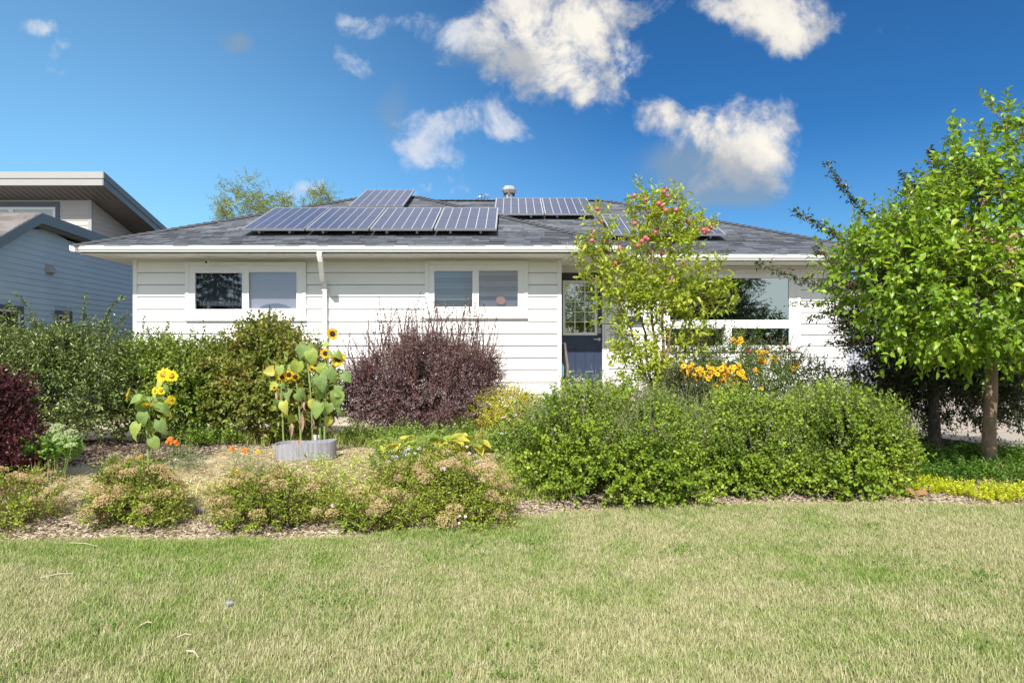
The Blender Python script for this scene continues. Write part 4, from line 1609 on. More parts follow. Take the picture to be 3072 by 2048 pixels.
# upper roof slab with two step fascia
y0, y1 = 16.6, 26
zf, zb_ = 5.96, 5.96 - .262 * (y1 - y0)
b = MB(); b.prism([(y0, zf - .05), (y1, zb_ - .05), (y1, zb_), (y0, zf)], 0, -24, -9.80)
obj("upper_roof", b, mat("roof_membrane", (.10, .10, .11), rough=.9), GH)
for k, (a, c, o_) in enumerate(((.012, -.145, 0), (-.15, -.31, -.02))):
    b = MB(); b.box(-24, -9.80 + .02 + o_, y0 - .03 - o_, y0 + .01 - o_, zf + c, zf + a)
    obj("front_fascia", b, g_fas2, GH)
    b = MB(); b.prism([(y0 - .03 - o_, zf + c), (y1, zb_ + c), (y1, zb_ + a), (y0 - .03 - o_, zf + a)], 0, -9.80 + .021 + o_, -9.80 + .05 + o_)
    obj("rake_board", b, g_fas, GH)
b = MB(); b.prism([(y0 + .02, zf - .31), (y1, zb_ - .31), (y1, zb_ - .27), (y0 + .02, zf - .27)], 0, -24, -9.80)
us = obj("upper_soffit", b, g_sof, GH)
for i in range(40):
    x = -9.95 - i * .16
    bb = MB(); bb.prism([(y0 + .03, zf - .318), (UF - .02, zf - .318 - .262 * .7), (UF - .02, zf - .309 - .262 * .7), (y0 + .03, zf - .309)], 0, x, x + .10)
    obj("soffit_panel", bb, g_sof, us)
for i in range(1, 22):
    y = 17.2 + i * .3
    bb = MB(); zz0 = zf - .31 - .262 * (y - y0)
    bb.prism([(y, zz0 - .007), (y + .24, zz0 - .007 - .262 * .24), (y + .24, zz0 + .002 - .262 * .24), (y, zz0 + .002)], 0, UX + .03, -9.83)
    obj("soffit_panel", bb, g_sof, us)

# ================================================================== NEIGHBOUR ON THE RIGHT AND PARKED CARS
NH = thing("pale_house", "pale ribbed house with brown roof half hidden behind the dark tree", "house", (14, 28, .2))
b = MB(); b.box(9.0, 26, 27.0, 34, .1, 4.6)
nw = obj("wall", b, mat("pale_metal", (.42, .45, .50), rough=.5), NH)
for i in range(24):
    z = .3 + i * .16
    bb = MB(); bb.prism([(27.0, z), (26.975, z), (26.99, z + .15), (27.0, z + .15)], 0, 9.0, 26)
    obj("siding_board", bb, mat("pale_metal", (.42, .45, .50)), nw)
b = MB(); b.box(8.95, 26.1, 26.93, 26.97, 2.05, 2.25)
obj("band_board", b, mat("brown_band", (.16, .12, .10)), NH)
b = MB(); b.prism([(26.3, 4.5), (31, 7.4), (35.7, 4.5), (35.7, 4.4), (26.3, 4.4)], 0, 17.5, 30)
obj("roof", b, mat("rust_roof", (.38, .19, .13), rough=.9, noise=.3, nscale=6), NH)
b = MB(); b.box(16.2, 19.2, 26.90, 26.96, .2, 2.4)
obj("garage_door", b, mat("garage_white", (.7, .7, .7), rough=.5), NH)


def car(x, y, rz, paint, label, cab=1.0):
    c = thing("parked_car", label, "car", (x, y, .192), "cars parked on the driveway")
    body = MB()
    # side profile from the front (y-) to the rear
    lo = [(-2.2, .35), (-2.25, .62), (-2.05, .86), (-1.05, .98), (-.45, 1.42 * cab), (.95, 1.46 * cab), (1.7, 1.02 + .1), (2.2, .98), (2.25, .55), (2.15, .32)]
    n = len(lo)
    for sx, w in ((-1, 1), (1, 1)):
        for (yy, zz) in lo:
            ww = .88 if zz < 1.05 else .66
            body.v.append((sx * ww, yy, zz))
    for i in range(n - 1):
        body.f.append((i, i + 1, n + i + 1, n + i))
    body.f.append((n - 1, 0, n, 2 * n - 1))
    body.f.append(tuple(range(n))[::-1]); body.f.append(tuple(range(n, 2 * n)))
    M = Matrix.Translation((x, y, .192)) @ Matrix.Rotation(rz, 4, 'Z')
    body.rot(M)
    bo_ = obj("body", body, paint, c, bevel=.05, smooth=True)
    gm = mat("car_glass", (.015, .02, .022), rough=.05, spec=.9)
    g = MB()
    g.quad((-.60, -1.03, 1.02), (.60, -1.03, 1.02), (.56, -.50, 1.40 * cab), (-.56, -.50, 1.40 * cab)); g.v = [(v[0], v[1] - .03, v[2] + .02) for v in g.v]
    g.rot(M); obj("windscreen", g, gm, c)
    g = MB(); g.quad((.58, 1.68, 1.14), (-.58, 1.68, 1.14), (-.56, .98, 1.43 * cab), (.56, .98, 1.43 * cab)); g.v = [(v[0], v[1] + .03, v[2] + .02) for v in g.v]
    g.rot(M); obj("rear_window", g, gm, c)
    for s in (-1, 1):
        for (ya, yb) in ((-.75, .15), (.22, 1.15)):
            g = MB(); g.quad((s * .86, ya - .1, 1.03), (s * .86, yb, 1.03), (s * .68, yb - .08, 1.38 * cab), (s * .68, ya + .25, 1.38 * cab))
            g.v = [(v[0] + s * .03, v[1], v[2]) for v in g.v]
            g.rot(M); obj("side_window", g, gm, c)
        for yy in (-1.4, 1.4):
            g = MB(); g.lathe([(.0, -.1), (.2, -.1), (.31, -.09), (.33, 0), (.31, .1), (.2, .1), (0, .1)], n=18)
            g.rot(M @ Matrix.Translation((s * .82, yy, .33)) @ Matrix.Rotation(R(90), 4, 'Y'))
            wh = obj("wheel", g, mat("tyre", (.02, .02, .02), rough=.8), c, smooth=True)
            g = MB(); g.lathe([(0, -.11), (.19, -.108), (.2, 0), (.19, .108), (0, .11)], n=14)
            g.rot(M @ Matrix.Translation((s * .82, yy, .33)) @ Matrix.Rotation(R(90), 4, 'Y'))
            obj("rim", g, galv, wh)
        g = MB(); g.box(s * .62 - .18, s * .62 + .18, -2.26, -2.12, .62, .78); g.rot(M)
        obj("headlight", g, mat("lamp_clear", (.7, .7, .7), rough=.1), c, bevel=.02)
        g = MB(); g.box(s * .66 - .16, s * .66 + .16, 2.12, 2.27, .7, .92); g.rot(M)
        obj("tail_light", g, mat("lamp_red", (.35, .01, .01), rough=.2), c, bevel=.02)
    g = MB(); g.box(-.24, .24, -2.275, -2.25, .45, .57); g.rot(M)
    obj("number_plate", g, mat("plate_white", (.7, .7, .7)), c)
    g = MB(); g.box(-.5, .5, -2.27, -2.2, .62, .74); g.rot(M)
    obj("grille", g, bl, c)
    return c


car(13.95, 24.2, R(-32), mat("paint_red", (.45, .012, .02), rough=.25, coat=1.0), "red car seen through gaps in the dark tree beside the pale house")
car(16.4, 24.0, R(-36), mat("paint_white", (.65, .66, .67), rough=.25, coat=1.0), "white van parked right of the red car, behind the trunks", 1.18)
# ================================================================== VEGETATION
bark_brown = mat("bark_brown", (.16, .12, .095), rough=.9, noise=.35, nscale=18, bump=.7, bscale=50)
bark_dark = mat("bark_dark", (.085, .065, .055), rough=.9, noise=.35, nscale=18, bump=.7, bscale=50)
bark_grey = mat("bark_grey", (.25, .17, .12), rough=.85, noise=.35, nscale=14, bump=.6, bscale=60, stretch=(1, 1, .35))
twig = mat("twig", (.20, .15, .11), rough=.9, noise=.3, nscale=20)
twig_red = mat("twig_red", (.16, .07, .06), rough=.9)
stem_green = mat("stem_green", (.22, .30, .09), rough=.7, noise=.2, nscale=12)


def B(lst):
    """blobs given as photo px, py, metres away, and three radii"""
    return [(*W(a, b, d), rx, ry, rz) for a, b, d, rx, ry, rz in lst]


def above_ground(P, eps=.03):
    return P[:, 2] > ground_z(P[:, 0], P[:, 1]) + eps


def shrub(name, label, cat, base, blobs, nshoot, leafm, seed, group=None, stickm=None, nleaf=8, lsize=.045, length=.22, aspect=.5, inner=.45,
          nattr=90, r0=.03, gap=0.0, up=.35, fold=.25, shape='kite', spikes=None, stems=True, twigs=True, foliage_name="foliage", curl=.15, trunk=None, keepcb=None, minz=.02, jit=.3, stemname="branches", upbias=.7, ccorr=.35, bump=.16, bs=2.6):
    """many leafy shoots on a branch network; spikes: list of (A,B,nleaf,lsize) long shoots that stick out"""
    rs = np.random.RandomState(seed)
    t = thing(name, label, cat, base, group)
    P, D = crown_points(blobs, nshoot, rs, inner, gap, seed=seed, bump=bump, bs=bs)
    k = above_ground(P, minz)
    P, D = P[k], D[k]
    if keepcb is not None:
        k = keepcb(P, rs); P, D = P[k], D[k]
    rc = np.clip((wobble(P, 2.2, seed) + 1) / 2 + rs.normal(size=len(P)) * .18, 0, 1)
    V, F, r, tips = shoots(P, D, rs, length, nleaf, lsize, aspect, up=up, fold=fold, shape=shape, curl=curl, rc=rc, jit=jit, upbias=upbias, ccorr=ccorr)
    geo = [(V, F, r)]
    sticks = []
    if stems:
        att = P[rs.choice(len(P), min(nattr, len(P)), replace=False)]
        A, Bq, ra, rb, N = skeleton(base, att, rs, r0=r0, tip=.0035, trunk=trunk)
        V2, F2 = tubes_geo(A, Bq, ra, rb, 5 if r0 > .03 else 4)
        np_mesh(stemname, V2, F2, stickm or twig, t, smooth=True, kind='stuff')
    if twigs:
        a = P - (tips - P) * .15
        V2, F2 = tubes_geo(a, tips, .0028, .0012, 3)
        sticks.append((V2, F2))
    if spikes:
        for (p0, p1, nl, ls) in spikes:
            p0 = np.array(p0, float); p1 = np.array(p1, float)
            L = np.linalg.norm(p1 - p0)
            m = max(4, int(L / .05))
            tt = np.linspace(0, 1, m + 1)
            bend = rs.normal(size=3) * .06 * L
            C = p0 + (p1 - p0) * tt[:, None] + bend * np.sin(tt * PI)[:, None]
            V2, F2 = tubes_geo(C[:-1], C[1:], .006 * (1 - tt[:-1]) + .002, .006 * (1 - tt[1:]) + .0018, 4)
            sticks.append((V2, F2))
            idx = rs.randint(int(m * .12), m, nl)
            pp = C[idx] + (C[np.minimum(idx + 1, m)] - C[idx]) * rs.rand(nl, 1)
            dd = nrm(nrm(C[-1] - C[0]) * .6 + rdir(nl, rs) * .9)
            V2, F2, r2 = leaf_geo(pp, dd, nrm(np.array([0, 0, 1.]) + rdir(nl, rs) * .6), ls * (.6 + .6 * rs.rand(nl)), ls * aspect * (.6 + .6 * rs.rand(nl)), rs.rand(nl), shape, fold, curl)
            geo.append((V2, F2, r2))
    V, F, r = join_geo(geo)
    np_mesh(foliage_name, V, F, leafm, t, rnd=r, kind='stuff')
    if sticks:
        b = 0; Vs, Fs = [], []
        for V2, F2 in sticks:
            Vs.append(V2); Fs.append(F2 + b); b += len(V2)
        np_mesh("twigs", np.concatenate(Vs), np.concatenate(Fs), stickm or twig, t, kind='stuff')
    return t, P


def at_ground(px, d):
    x = wx(px, d)
    return (x, d, gz(x, d))


# leaf colours
L_currant = leaf_mat("currant_leaf", [(0, (.06, .11, .010)), (.4, (.14, .215, .018)), (.75, (.25, .34, .03)), (1, (.42, .47, .08))], trans=.22, clump=.5, cscale=2.2)
L_greyg = leaf_mat("currant_tips", [(0, (.12, .18, .045)), (.6, (.21, .26, .085)), (1, (.33, .33, .18))], trans=.3)
L_cherry = leaf_mat("cherry_leaf", [(0, (.045, .07, .018)), (.5, (.115, .165, .038)), (.85, (.25, .31, .08)), (1, (.42, .45, .22))], trans=.18, rough=.32, spec=.6, clump=.25)
L_lilac = leaf_mat("lilac_leaf", [(0, (.07, .12, .018)), (.5, (.155, .225, .03)), (.9, (.27, .32, .06)), (1, (.30, .20, .08))], trans=.3, rough=.38, clump=.3)
L_dog = leaf_mat("reddening_leaf", [(0, (.08, .11, .022)), (.45, (.165, .205, .035)), (.72, (.24, .24, .06)), (.88, (.26, .15, .06)), (1, (.30, .10, .06))], trans=.3, rough=.4, clump=.35, cscale=2.4)
L_barb = leaf_mat("barberry_leaf", [(0, (.055, .030, .038)), (.5, (.165, .098, .110)), (.85, (.32, .25, .26)), (.97, (.42, .33, .33)), (1, (.14, .16, .07))], trans=.25, rough=.45, clump=.2)
L_gold = leaf_mat("gold_spirea_leaf", [(0, (.30, .34, .02)), (.6, (.52, .50, .03)), (1, (.62, .48, .07))], trans=.3)
L_spir = leaf_mat("spirea_leaf", [(0, (.07, .105, .016)), (.5, (.22, .29, .03)), (.85, (.34, .41, .055)), (1, (.42, .38, .09))], trans=.3, rough=.45, clump=.3, cscale=3)
L_purple = leaf_mat("purple_leaf", [(0, (.025, .010, .014)), (.6, (.065, .018, .026)), (.9, (.14, .03, .04)), (1, (.26, .07, .07))], trans=.3, rough=.35, clump=.3)
L_sedum = leaf_mat("sedum_leaf", [(0, (.09, .17, .03)), (.6, (.17, .29, .06)), (1, (.24, .38, .10))], trans=.2, rough=.4)
L_rose = leaf_mat("rose_leaf", [(0, (.045, .085, .02)), (.6, (.12, .17, .045)), (1, (.27, .29, .13))], trans=.3, rough=.4, clump=.2)
L_apple = leaf_mat("apple_leaf", [(0, (.13, .18, .02)), (.45, (.26, .32, .035)), (.8, (.40, .45, .06)), (.96, (.54, .52, .10)), (1, (.44, .28, .12))], trans=.38, rough=.4, clump=.25)
L_tree = leaf_mat("lime_leaf", [(0, (.06, .13, .010)), (.4, (.145, .25, .016)), (.8, (.27, .39, .03)), (1, (.46, .52, .06))], trans=.33, rough=.35, clump=.3, cscale=1.2, spec=.5)
L_tree_o = leaf_mat("lime_leaf_single", [(0, (.14, .24, .018)), (.5, (.25, .37, .03)), (1, (.44, .50, .06))], trans=.4, rough=.35, spec=.5, obj_random=True)
L_apple_o = leaf_mat("apple_leaf_single", [(0, (.16, .22, .02)), (.6, (.30, .36, .05)), (1, (.46, .46, .08))], trans=.38, rough=.4, obj_random=True)
L_dark = leaf_mat("dark_cherry_leaf", [(0, (.022, .038, .016)), (.6, (.058, .080, .032)), (.93, (.13, .15, .06)), (1, (.20, .09, .06))], trans=.2, rough=.35, spec=.5, clump=.2)
L_willow = leaf_mat("ash_leaf", [(0, (.14, .18, .035)), (.6, (.27, .30, .07)), (1, (.42, .38, .12))], trans=.4)
L_sunf = leaf_mat("sunflower_leaf", [(0, (.17, .26, .09)), (.6, (.27, .36, .09)), (.88, (.36, .42, .08)), (1, (.52, .48, .12))], trans=.35, rough=.6, obj_random=True)
L_weed = leaf_mat("weed_blade", [(0, (.13, .20, .035)), (.5, (.25, .31, .07)), (.8, (.38, .40, .14)), (1, (.56, .50, .29))], trans=.3, clump=.3)
L_under = leaf_mat("undergrowth_leaf", [(0, (.08, .14, .025)), (.6, (.17, .25, .045)), (1, (.30, .37, .09))], trans=.25)
L_chart = leaf_mat("yellow_creeper_leaf", [(0, (.28, .34, .02)), (.6, (.46, .50, .03)), (1, (.58, .55, .08))], trans=.3)
L_dcover = leaf_mat("green_creeper_leaf", [(0, (.05, .11, .015)), (.6, (.09, .18, .022)), (1, (.15, .25, .035))], trans=.3)
tan_head = leaf_mat("dry_flower_head", [(0, (.36, .25, .14)), (.6, (.55, .39, .24)), (.9, (.64, .49, .32)), (1, (.42, .44, .16))], trans=.15, rough=.9, spec=.1)
pink_w = leaf_mat("pale_petal", [(0, (.62, .42, .48)), (1, (.78, .68, .68))], trans=.3)


def rand_spikes(blobs, n, rs, L0, L1, nl, ls, updir=1.0, xlim=None):
    P, D = crown_points(blobs, n * 4, rs, .8)
    k = D[:, 2] > .35
    P, D = P[k][:n], D[k][:n]
    out = []
    for p, d in zip(P, D):
        L = rs.uniform(L0, L1)
        dd = nrm((d * .5 + np.array([0, 0, updir]) + rs.normal(size=3) * .25)[None])[0]
        out.append((p - dd * .25, p + dd * L, int(nl * (L + .25) / (L1 + .25)), ls))
    return out


# --- the three big currant shrubs at the front
cur = [
    ("large rounded green shrub nearest the lawn, left of the apple tree foot", 1840, 7.9,
     [(1740, 1320, 7.8, .70, .70, .52), (1930, 1330, 7.8, .70, .70, .50), (1850, 1262, 8.3, .70, .6, .42), (1960, 1290, 8.3, .40, .5, .34), (1830, 1425, 7.55, .90, .60, .36), (1715, 1262, 8.4, .38, .4, .30), (1675, 1395, 7.9, .38, .45, .40), (2010, 1440, 7.55, .42, .5, .3)], 61),
    ("middle rounded green shrub between two others, in front of the yellow flowers", 2240, 8.1,
     [(2230, 1345, 8.15, .72, .65, .50), (2190, 1285, 8.6, .58, .6, .38), (2270, 1410, 7.95, .68, .5, .32), (2120, 1385, 8.2, .36, .4, .34)], 62),
    ("right rounded green shrub beside the shaded creeper and the tree trunks", 2560, 8.1,
     [(2520, 1325, 8.15, .70, .65, .52), (2480, 1268, 8.6, .50, .6, .38), (2545, 1410, 7.9, .66, .52, .33), (2610, 1335, 8.2, .36, .5, .36), (2400, 1375, 8.3, .38, .5, .4)], 63),
]
for lab, px, d, bl_, sd in cur:
    bb = B(bl_)
    rs = np.random.RandomState(sd)
    t, P = shrub("currant_shrub", lab, "shrub", at_ground(px, d), bb, 4000, L_currant, sd, group="round green shrubs along the lawn", nleaf=9, lsize=.045, aspect=.85, length=.16, r0=.02, nattr=140, shape='kite', fold=.15, gap=.40, inner=.42, bump=.24, bs=3.4, up=.3, upbias=.45, minz=.05)
    # thin grey green growing tips stand above the top of the shrub
    bt = sorted(bb, key=lambda q_: -(q_[2] + q_[5]))[:4]
    P2, D2 = crown_points(bt, 2300, rs, .85, bump=.2, bs=3.0, seed=sd)
    k = D2[:, 2] > .05
    P2, D2 = P2[k], D2[k]
    V, F, r, tips = shoots(P2, D2, rs, .17, 10, .028, .42, up=1.1, spread=.7, fold=.2, jit=.25, taper=.4)
    np_mesh("shoot_tips", V, F, L_greyg, t, rnd=r, kind='stuff')
    k2 = rs.rand(len(P2)) < .10
    V2, F2 = tubes_geo(P2[k2] - np.array([0, 0, .05]), tips[k2] + (tips[k2] - P2[k2]) * .15, .003, .0015, 3)
    np_mesh("grey_twigs", V2, F2, mat("grey_twig", (.27, .24, .20), rough=.9), t, kind='stuff')

# --- row of shrubs against the left part of the house
rs = np.random.RandomState(70)
bb = B([(40, 1165, 9.6, .95, .8, .66), (230, 1155, 9.8, .80, .8, .62), (320, 1200, 9.6, .45, .6, .50), (110, 1075, 10., .70, .7, .30), (270, 1060, 10., .50, .6, .30), (-120, 1130, 9.8, .9, .8, .9), (20, 1210, 9.3, .7, .6, .45)])
sp = [((*W(110, 1000, 9.9),), (*W(45, 880, 9.9),), 70, .06), ((*W(250, 1000, 9.9),), (*W(258, 882, 9.8),), 70, .06), ((*W(300, 1000, 9.9),), (*W(372, 895, 9.8),), 80, .06),
      ((*W(150, 1000, 9.9),), (*W(30, 915, 9.7),), 60, .06), ((*W(190, 1000, 9.9),), (*W(200, 920, 9.9),), 50, .06), ((*W(300, 1060, 9.9),), (*W(390, 940, 9.8),), 60, .06)] + rand_spikes(bb, 60, rs, .12, .5, 34, .06)
shrub("cherry_shrub", "tall dark green shrub in front of the grey house", "shrub", at_ground(170, 9.5), bb, 4300, L_cherry, 70, nleaf=9, lsize=.064, aspect=.42, length=.22, r0=.055, stickm=bark_dark, gap=.35, inner=.4, spikes=sp, trunk=[W(200, 1290, 9.5), W(190, 1230, 9.6)], minz=.28, nattr=140)
rs = np.random.RandomState(71)
bb = B([(470, 1135, 10.3, .40, .55, .52), (590, 1120, 10.4, .40, .55, .54), (530, 1200, 10.1, .62, .6, .48), (420, 1180, 10.1, .40, .5, .6), (640, 1180, 10.2, .3, .4, .55)])
sp = [((*W(430, 1080, 10.3),), (*W(433, 948, 10.3),), 60, .05), ((*W(480, 1060, 10.3),), (*W(505, 968, 10.3),), 50, .05), ((*W(590, 1050, 10.3),), (*W(610, 965, 10.3),), 50, .05)] + rand_spikes(bb, 34, rs, .12, .34, 34, .05)
shrub("lilac_shrub", "yellow green leafy shrub behind the shorter sunflower plant", "shrub", at_ground(530, 10.2), bb, 2600, L_lilac, 71, nleaf=9, lsize=.07, aspect=.55, length=.22, r0=.035, gap=.35, inner=.4, spikes=sp, minz=.12)
rs = np.random.RandomState(72)
bb = B([(790, 1105, 10.5, .66, .6, .52), (880, 1140, 10.4, .48, .55, .55), (700, 1150, 10.3, .5, .55, .6), (800, 1210, 10.1, .75, .6, .42), (920, 1190, 10.2, .35, .4, .5), (800, 1030, 10.5, .38, .4, .26)])
sp = [((*W(760, 1030, 10.4),), (*W(720, 968, 10.4),), 40, .05), ((*W(810, 1000, 10.4),), (*W(808, 930, 10.4),), 40, .05), ((*W(880, 1040, 10.4),), (*W(905, 962, 10.4),), 40, .05)] + rand_spikes(bb, 40, rs, .08, .3, 34, .055)
shrub("reddening_shrub", "shrub with reddening leaf tips left of the white downspout", "shrub", at_ground(810, 10.3), bb, 2700, L_dog, 72, nleaf=9, lsize=.080, aspect=.6, length=.22, r0=.035, gap=.35, inner=.4, spikes=sp, stickm=twig_red, minz=.12)
# --- barberry
rs = np.random.RandomState(73)
bb = B([(1270, 1150, 11.2, .90, .75, .58), (1150, 1160, 11.0, .55, .6, .50), (1400, 1150, 11.0, .48, .55, .52), (1290, 1085, 11.4, .66, .6, .36), (1090, 1180, 10.9, .32, .4, .38), (1270, 1210, 10.8, .95, .6, .34), (1440, 1110, 11.2, .24, .3, .36)])
sp = rand_spikes(bb, 210, rs, .25, .95, 95, .034, updir=1.3)
shrub("barberry_shrub", "purple leaved thorny shrub with long upright shoots below the small window", "shrub", at_ground(1270, 11.0), bb, 5600, L_barb, 73, nleaf=10, lsize=.040, aspect=.55, length=.22, r0=.03, nattr=160, gap=.36, inner=.32, bump=.22, bs=3.2, spikes=sp, stickm=twig_red, minz=.10)
# --- gold spirea, lilies and the left edge plants
bb = B([(1520, 1215, 10.9, .45, .4, .24), (1460, 1240, 10.7, .3, .3, .22), (1580, 1235, 10.7, .28, .3, .18), (1530, 1270, 10.4, .5, .35, .18)])
shrub("golden_shrub", "low yellow leaved shrub at the foot of the white wall", "shrub", at_ground(1520, 10.7), bb, 1300, L_gold, 74, nleaf=8, lsize=.04, aspect=.4, length=.14, r0=.012, nattr=50, minz=.03)
bb = B([(-20, 1230, 7.6, .30, .35, .38), (10, 1330, 7.5, .30, .35, .36), (40, 1400, 7.4, .20, .3, .2), (-10, 1160, 7.7, .18, .25, .2), (-60, 1400, 7.4, .3, .3, .3)])
shrub("smoke_bush", "dark red purple shrub at the left edge", "shrub", at_ground(-10, 7.6), bb, 900, L_purple, 75, nleaf=9, lsize=.055, aspect=.6, length=.16, r0=.02, nattr=60, stickm=twig_red, minz=.05)

# --- spireas with flat dry flower heads
def flower_heads(t, pts, nor, rs, size, nb, m, name="flower_head", cone=.35, grain=.011):
    """each head is a flattish dome of small bracts; the heads share three meshes"""
    protos = []
    for q in range(4):
        a = rs.rand(nb) * 6.28; r = np.sqrt(rs.rand(nb))
        P = np.stack([np.cos(a) * r, np.sin(a) * r, (1 - r ** 2) * cone + rs.normal(size=nb) * .06], 1)
        P[:, 2] += .12 * np.sin(P[:, 0] * 6 + q) * np.sin(P[:, 1] * 7)
        D = nrm(rdir(nb, rs) + P * .8)
        V, F, r_ = leaf_geo(P, D, rdir(nb, rs), grain / size, grain / size * .9, rs.rand(nb), 'kite', .3, .1)
        me = bpy.data.meshes.new(name)
        me.from_pydata([tuple(x) for x in V], [], [tuple(int(i) for i in f) for f in F])
        at = me.attributes.new("rnd", 'FLOAT', 'FACE'); at.data.foreach_set("value", r_.astype(np.float32))
        me.materials.append(m)
        protos.append(me)
    off = ORIG[t]
    for i, (p, n) in enumerate(zip(pts, nor)):
        o = bpy.data.objects.new(name, protos[i % 4])
        COL.objects.link(o); o.parent = t
        s = size * rs.uniform(.6, 1.25)
        o.location = Vector(p) - off
        o.rotation_euler = Vector(n).to_track_quat('Z', 'Y').to_euler()
        o.scale = (s, s * rs.uniform(.7, 1), s)


spireas = [
    ("low spirea with dry tan heads at the left edge behind the lawn", 80, 6.35, [(30, 1500, 6.35, .24, .28, .20), (110, 1490, 6.4, .18, .25, .22), (80, 1550, 6.2, .26, .28, .14), (-60, 1500, 6.4, .3, .3, .25)], 26),
    ("spirea with dry tan heads in front of the shorter sunflower", 400, 6.3, [(345, 1485, 6.35, .19, .24, .22), (440, 1485, 6.4, .26, .26, .23), (400, 1540, 6.2, .36, .30, .17), (390, 1440, 6.6, .22, .25, .15), (320, 1545, 6.25, .14, .2, .13), (480, 1535, 6.25, .16, .2, .14)], 52),
    ("spirea with dry tan heads right of the dark soil clod", 790, 6.3, [(720, 1505, 6.35, .24, .25, .17), (850, 1500, 6.4, .26, .27, .19), (790, 1540, 6.2, .38, .30, .18), (790, 1470, 6.5, .3, .25, .13), (700, 1545, 6.2, .14, .2, .12)], 46),
    ("spirea with dry tan heads behind the broad leaved weed", 1060, 6.25, [(1010, 1530, 6.3, .22, .22, .12), (1120, 1522, 6.35, .25, .25, .14), (1060, 1560, 6.15, .34, .28, .13), (1170, 1545, 6.2, .20, .24, .12), (960, 1500, 6.4, .14, .2, .12)], 36),
    ("wide spirea with tan and pink heads left of the big green shrub", 1380, 6.5, [(1330, 1480, 6.6, .30, .3, .24), (1440, 1480, 6.6, .27, .28, .24), (1380, 1550, 6.35, .42, .32, .15), (1290, 1540, 6.4, .2, .25, .14), (1490, 1550, 6.4, .16, .2, .12), (1370, 1440, 6.9, .30, .3, .13)], 58),
    ("small spirea with tan heads in front of the yellow hostas", 1270, 7.2, [(1250, 1430, 7.1, .24, .25, .15), (1340, 1410, 7.2, .22, .25, .16), (1170, 1450, 7.0, .18, .22, .11)], 30),
]
for i, (lab, px, d, bl_, nh) in enumerate(spireas):
    bb = B(bl_)
    rs = np.random.RandomState(80 + i)
    t, P = shrub("spirea_bush", lab, "shrub", at_ground(px, d), bb, int(nh * 17), L_spir, 80 + i, group="spirea bushes along the lawn edge", nleaf=9, lsize=.042, aspect=.38, length=.13, r0=.010, nattr=60, gap=.2, up=.6, minz=.03, stickm=twig_red, inner=.4)
    P2, D2 = crown_points(bb, nh * 3, rs, .95)
    k = (D2[:, 2] > -.05) & above_ground(P2, .08)
    P2, D2 = P2[k][:nh * 2], D2[k][:nh * 2]
    flower_heads(t, P2[:int(nh * .62)] + np.array([0, 0, .04]), nrm(D2[:int(nh * .62)] * .4 + np.array([0, -.25, 1.])), rs, .080, 330, tan_head, cone=.38, grain=.010)
    if i in (3, 4, 5):
        n2 = 7 if i == 4 else 4
        sel = rs.choice(len(P2), n2)
        flower_heads(t, P2[sel] + np.array([0, -.03, .045]), nrm(D2[sel] * .5 + np.array([0, -.3, 1.])), rs, .028, 70, pink_w, name="pink_flower_head", cone=.5, grain=.012)

# --- pale green sedum
sed = thing("sedum_plant", "pale green flat headed sedum between the dark red shrub and the mulch path", "plant", at_ground(155, 7.6))
rs = np.random.RandomState(90)
bb = B([(150, 1350, 7.6, .27, .22, .11), (110, 1355, 7.55, .18, .2, .10), (200, 1355, 7.6, .15, .2, .10)])
P, D = crown_points(bb, 230, rs, .3)
V, F, r, tips = shoots(P, D * .3, rs, .07, 10, .055, .5, up=1.5, spread=.9, fold=.2, shape='oval', taper=0)
np_mesh("foliage", V, F, L_sedum, sed, rnd=r, kind='stuff')
hp, hn, st = [], [], []
for i in range(26):
    px = rs.uniform(95, 225); f = rs.rand()
    py = 1330 - 55 * f + rs.uniform(-6, 6) + 10 * abs(px - 155) / 70
    p = W(px, py, 7.45 + .3 * f)
    hp.append(p); hn.append((0, -.25, 1)); st.append(p)
flower_heads(sed, np.array(hp), nrm(np.array(hn)), rs, .055, 160, leaf_mat("sedum_head", [(0, (.30, .38, .16)), (1, (.52, .58, .33))], trans=.1, rough=.8), cone=.3, grain=.011)
st = np.array(st); root = np.array(at_ground(155, 7.6))
A = root + (st - root) * np.array([.6, .6, .15])
V2, F2 = tubes_geo(A, st, .005, .004, 4)
np_mesh("stems", V2, F2, stem_green, sed, kind='stuff')


# --- grassy clumps: arching blades
def blades(base, n, rs, L, w, spread=.5, arch=.6, m=None, parent=None, name="blades", seg=4, rad=.06, kind='stuff'):
    base = np.asarray(base, float)
    if base.ndim == 1: base = base[None]
    nb = len(base)
    idx = rs.randint(0, nb, n)
    p0 = base[idx] + np.stack([rs.normal(size=n) * rad, rs.normal(size=n) * rad, np.zeros(n)], 1)
    a = rs.rand(n) * 6.28
    h = np.stack([np.cos(a), np.sin(a), np.zeros(n)], 1)
    l = L * (.45 + .75 * rs.rand(n))
    sp_ = spread * (.3 + rs.rand(n))
    W_ = []
    side = np.stack([-np.sin(a), np.cos(a), np.zeros(n)], 1)
    for k in range(seg + 1):
        t = k / seg
        hor = l * (sp_ * t * .6 + arch * sp_ * t * t * .8)
        ver = l * (t - arch * sp_ * t ** 2.2 * .9)
        c = p0 + h * hor[:, None] + np.array([0, 0, 1.]) * ver[:, None]
        ww = w * (1 - t ** 1.6) * .5 + .0004
        W_ += [c - side * ww, c + side * ww]
    V = np.stack(W_, 1).reshape(-1, 3)
    b = np.arange(n)[:, None] * (2 * (seg + 1))
    F = np.stack([b + [[2 * k, 2 * k + 1, 2 * k + 3, 2 * k + 2]] for k in range(seg)], 1).reshape(-1, 4)
    r = np.repeat(rs.rand(n), seg)
    return np_mesh(name, V, F, m or L_weed, parent, rnd=r, kind=kind)


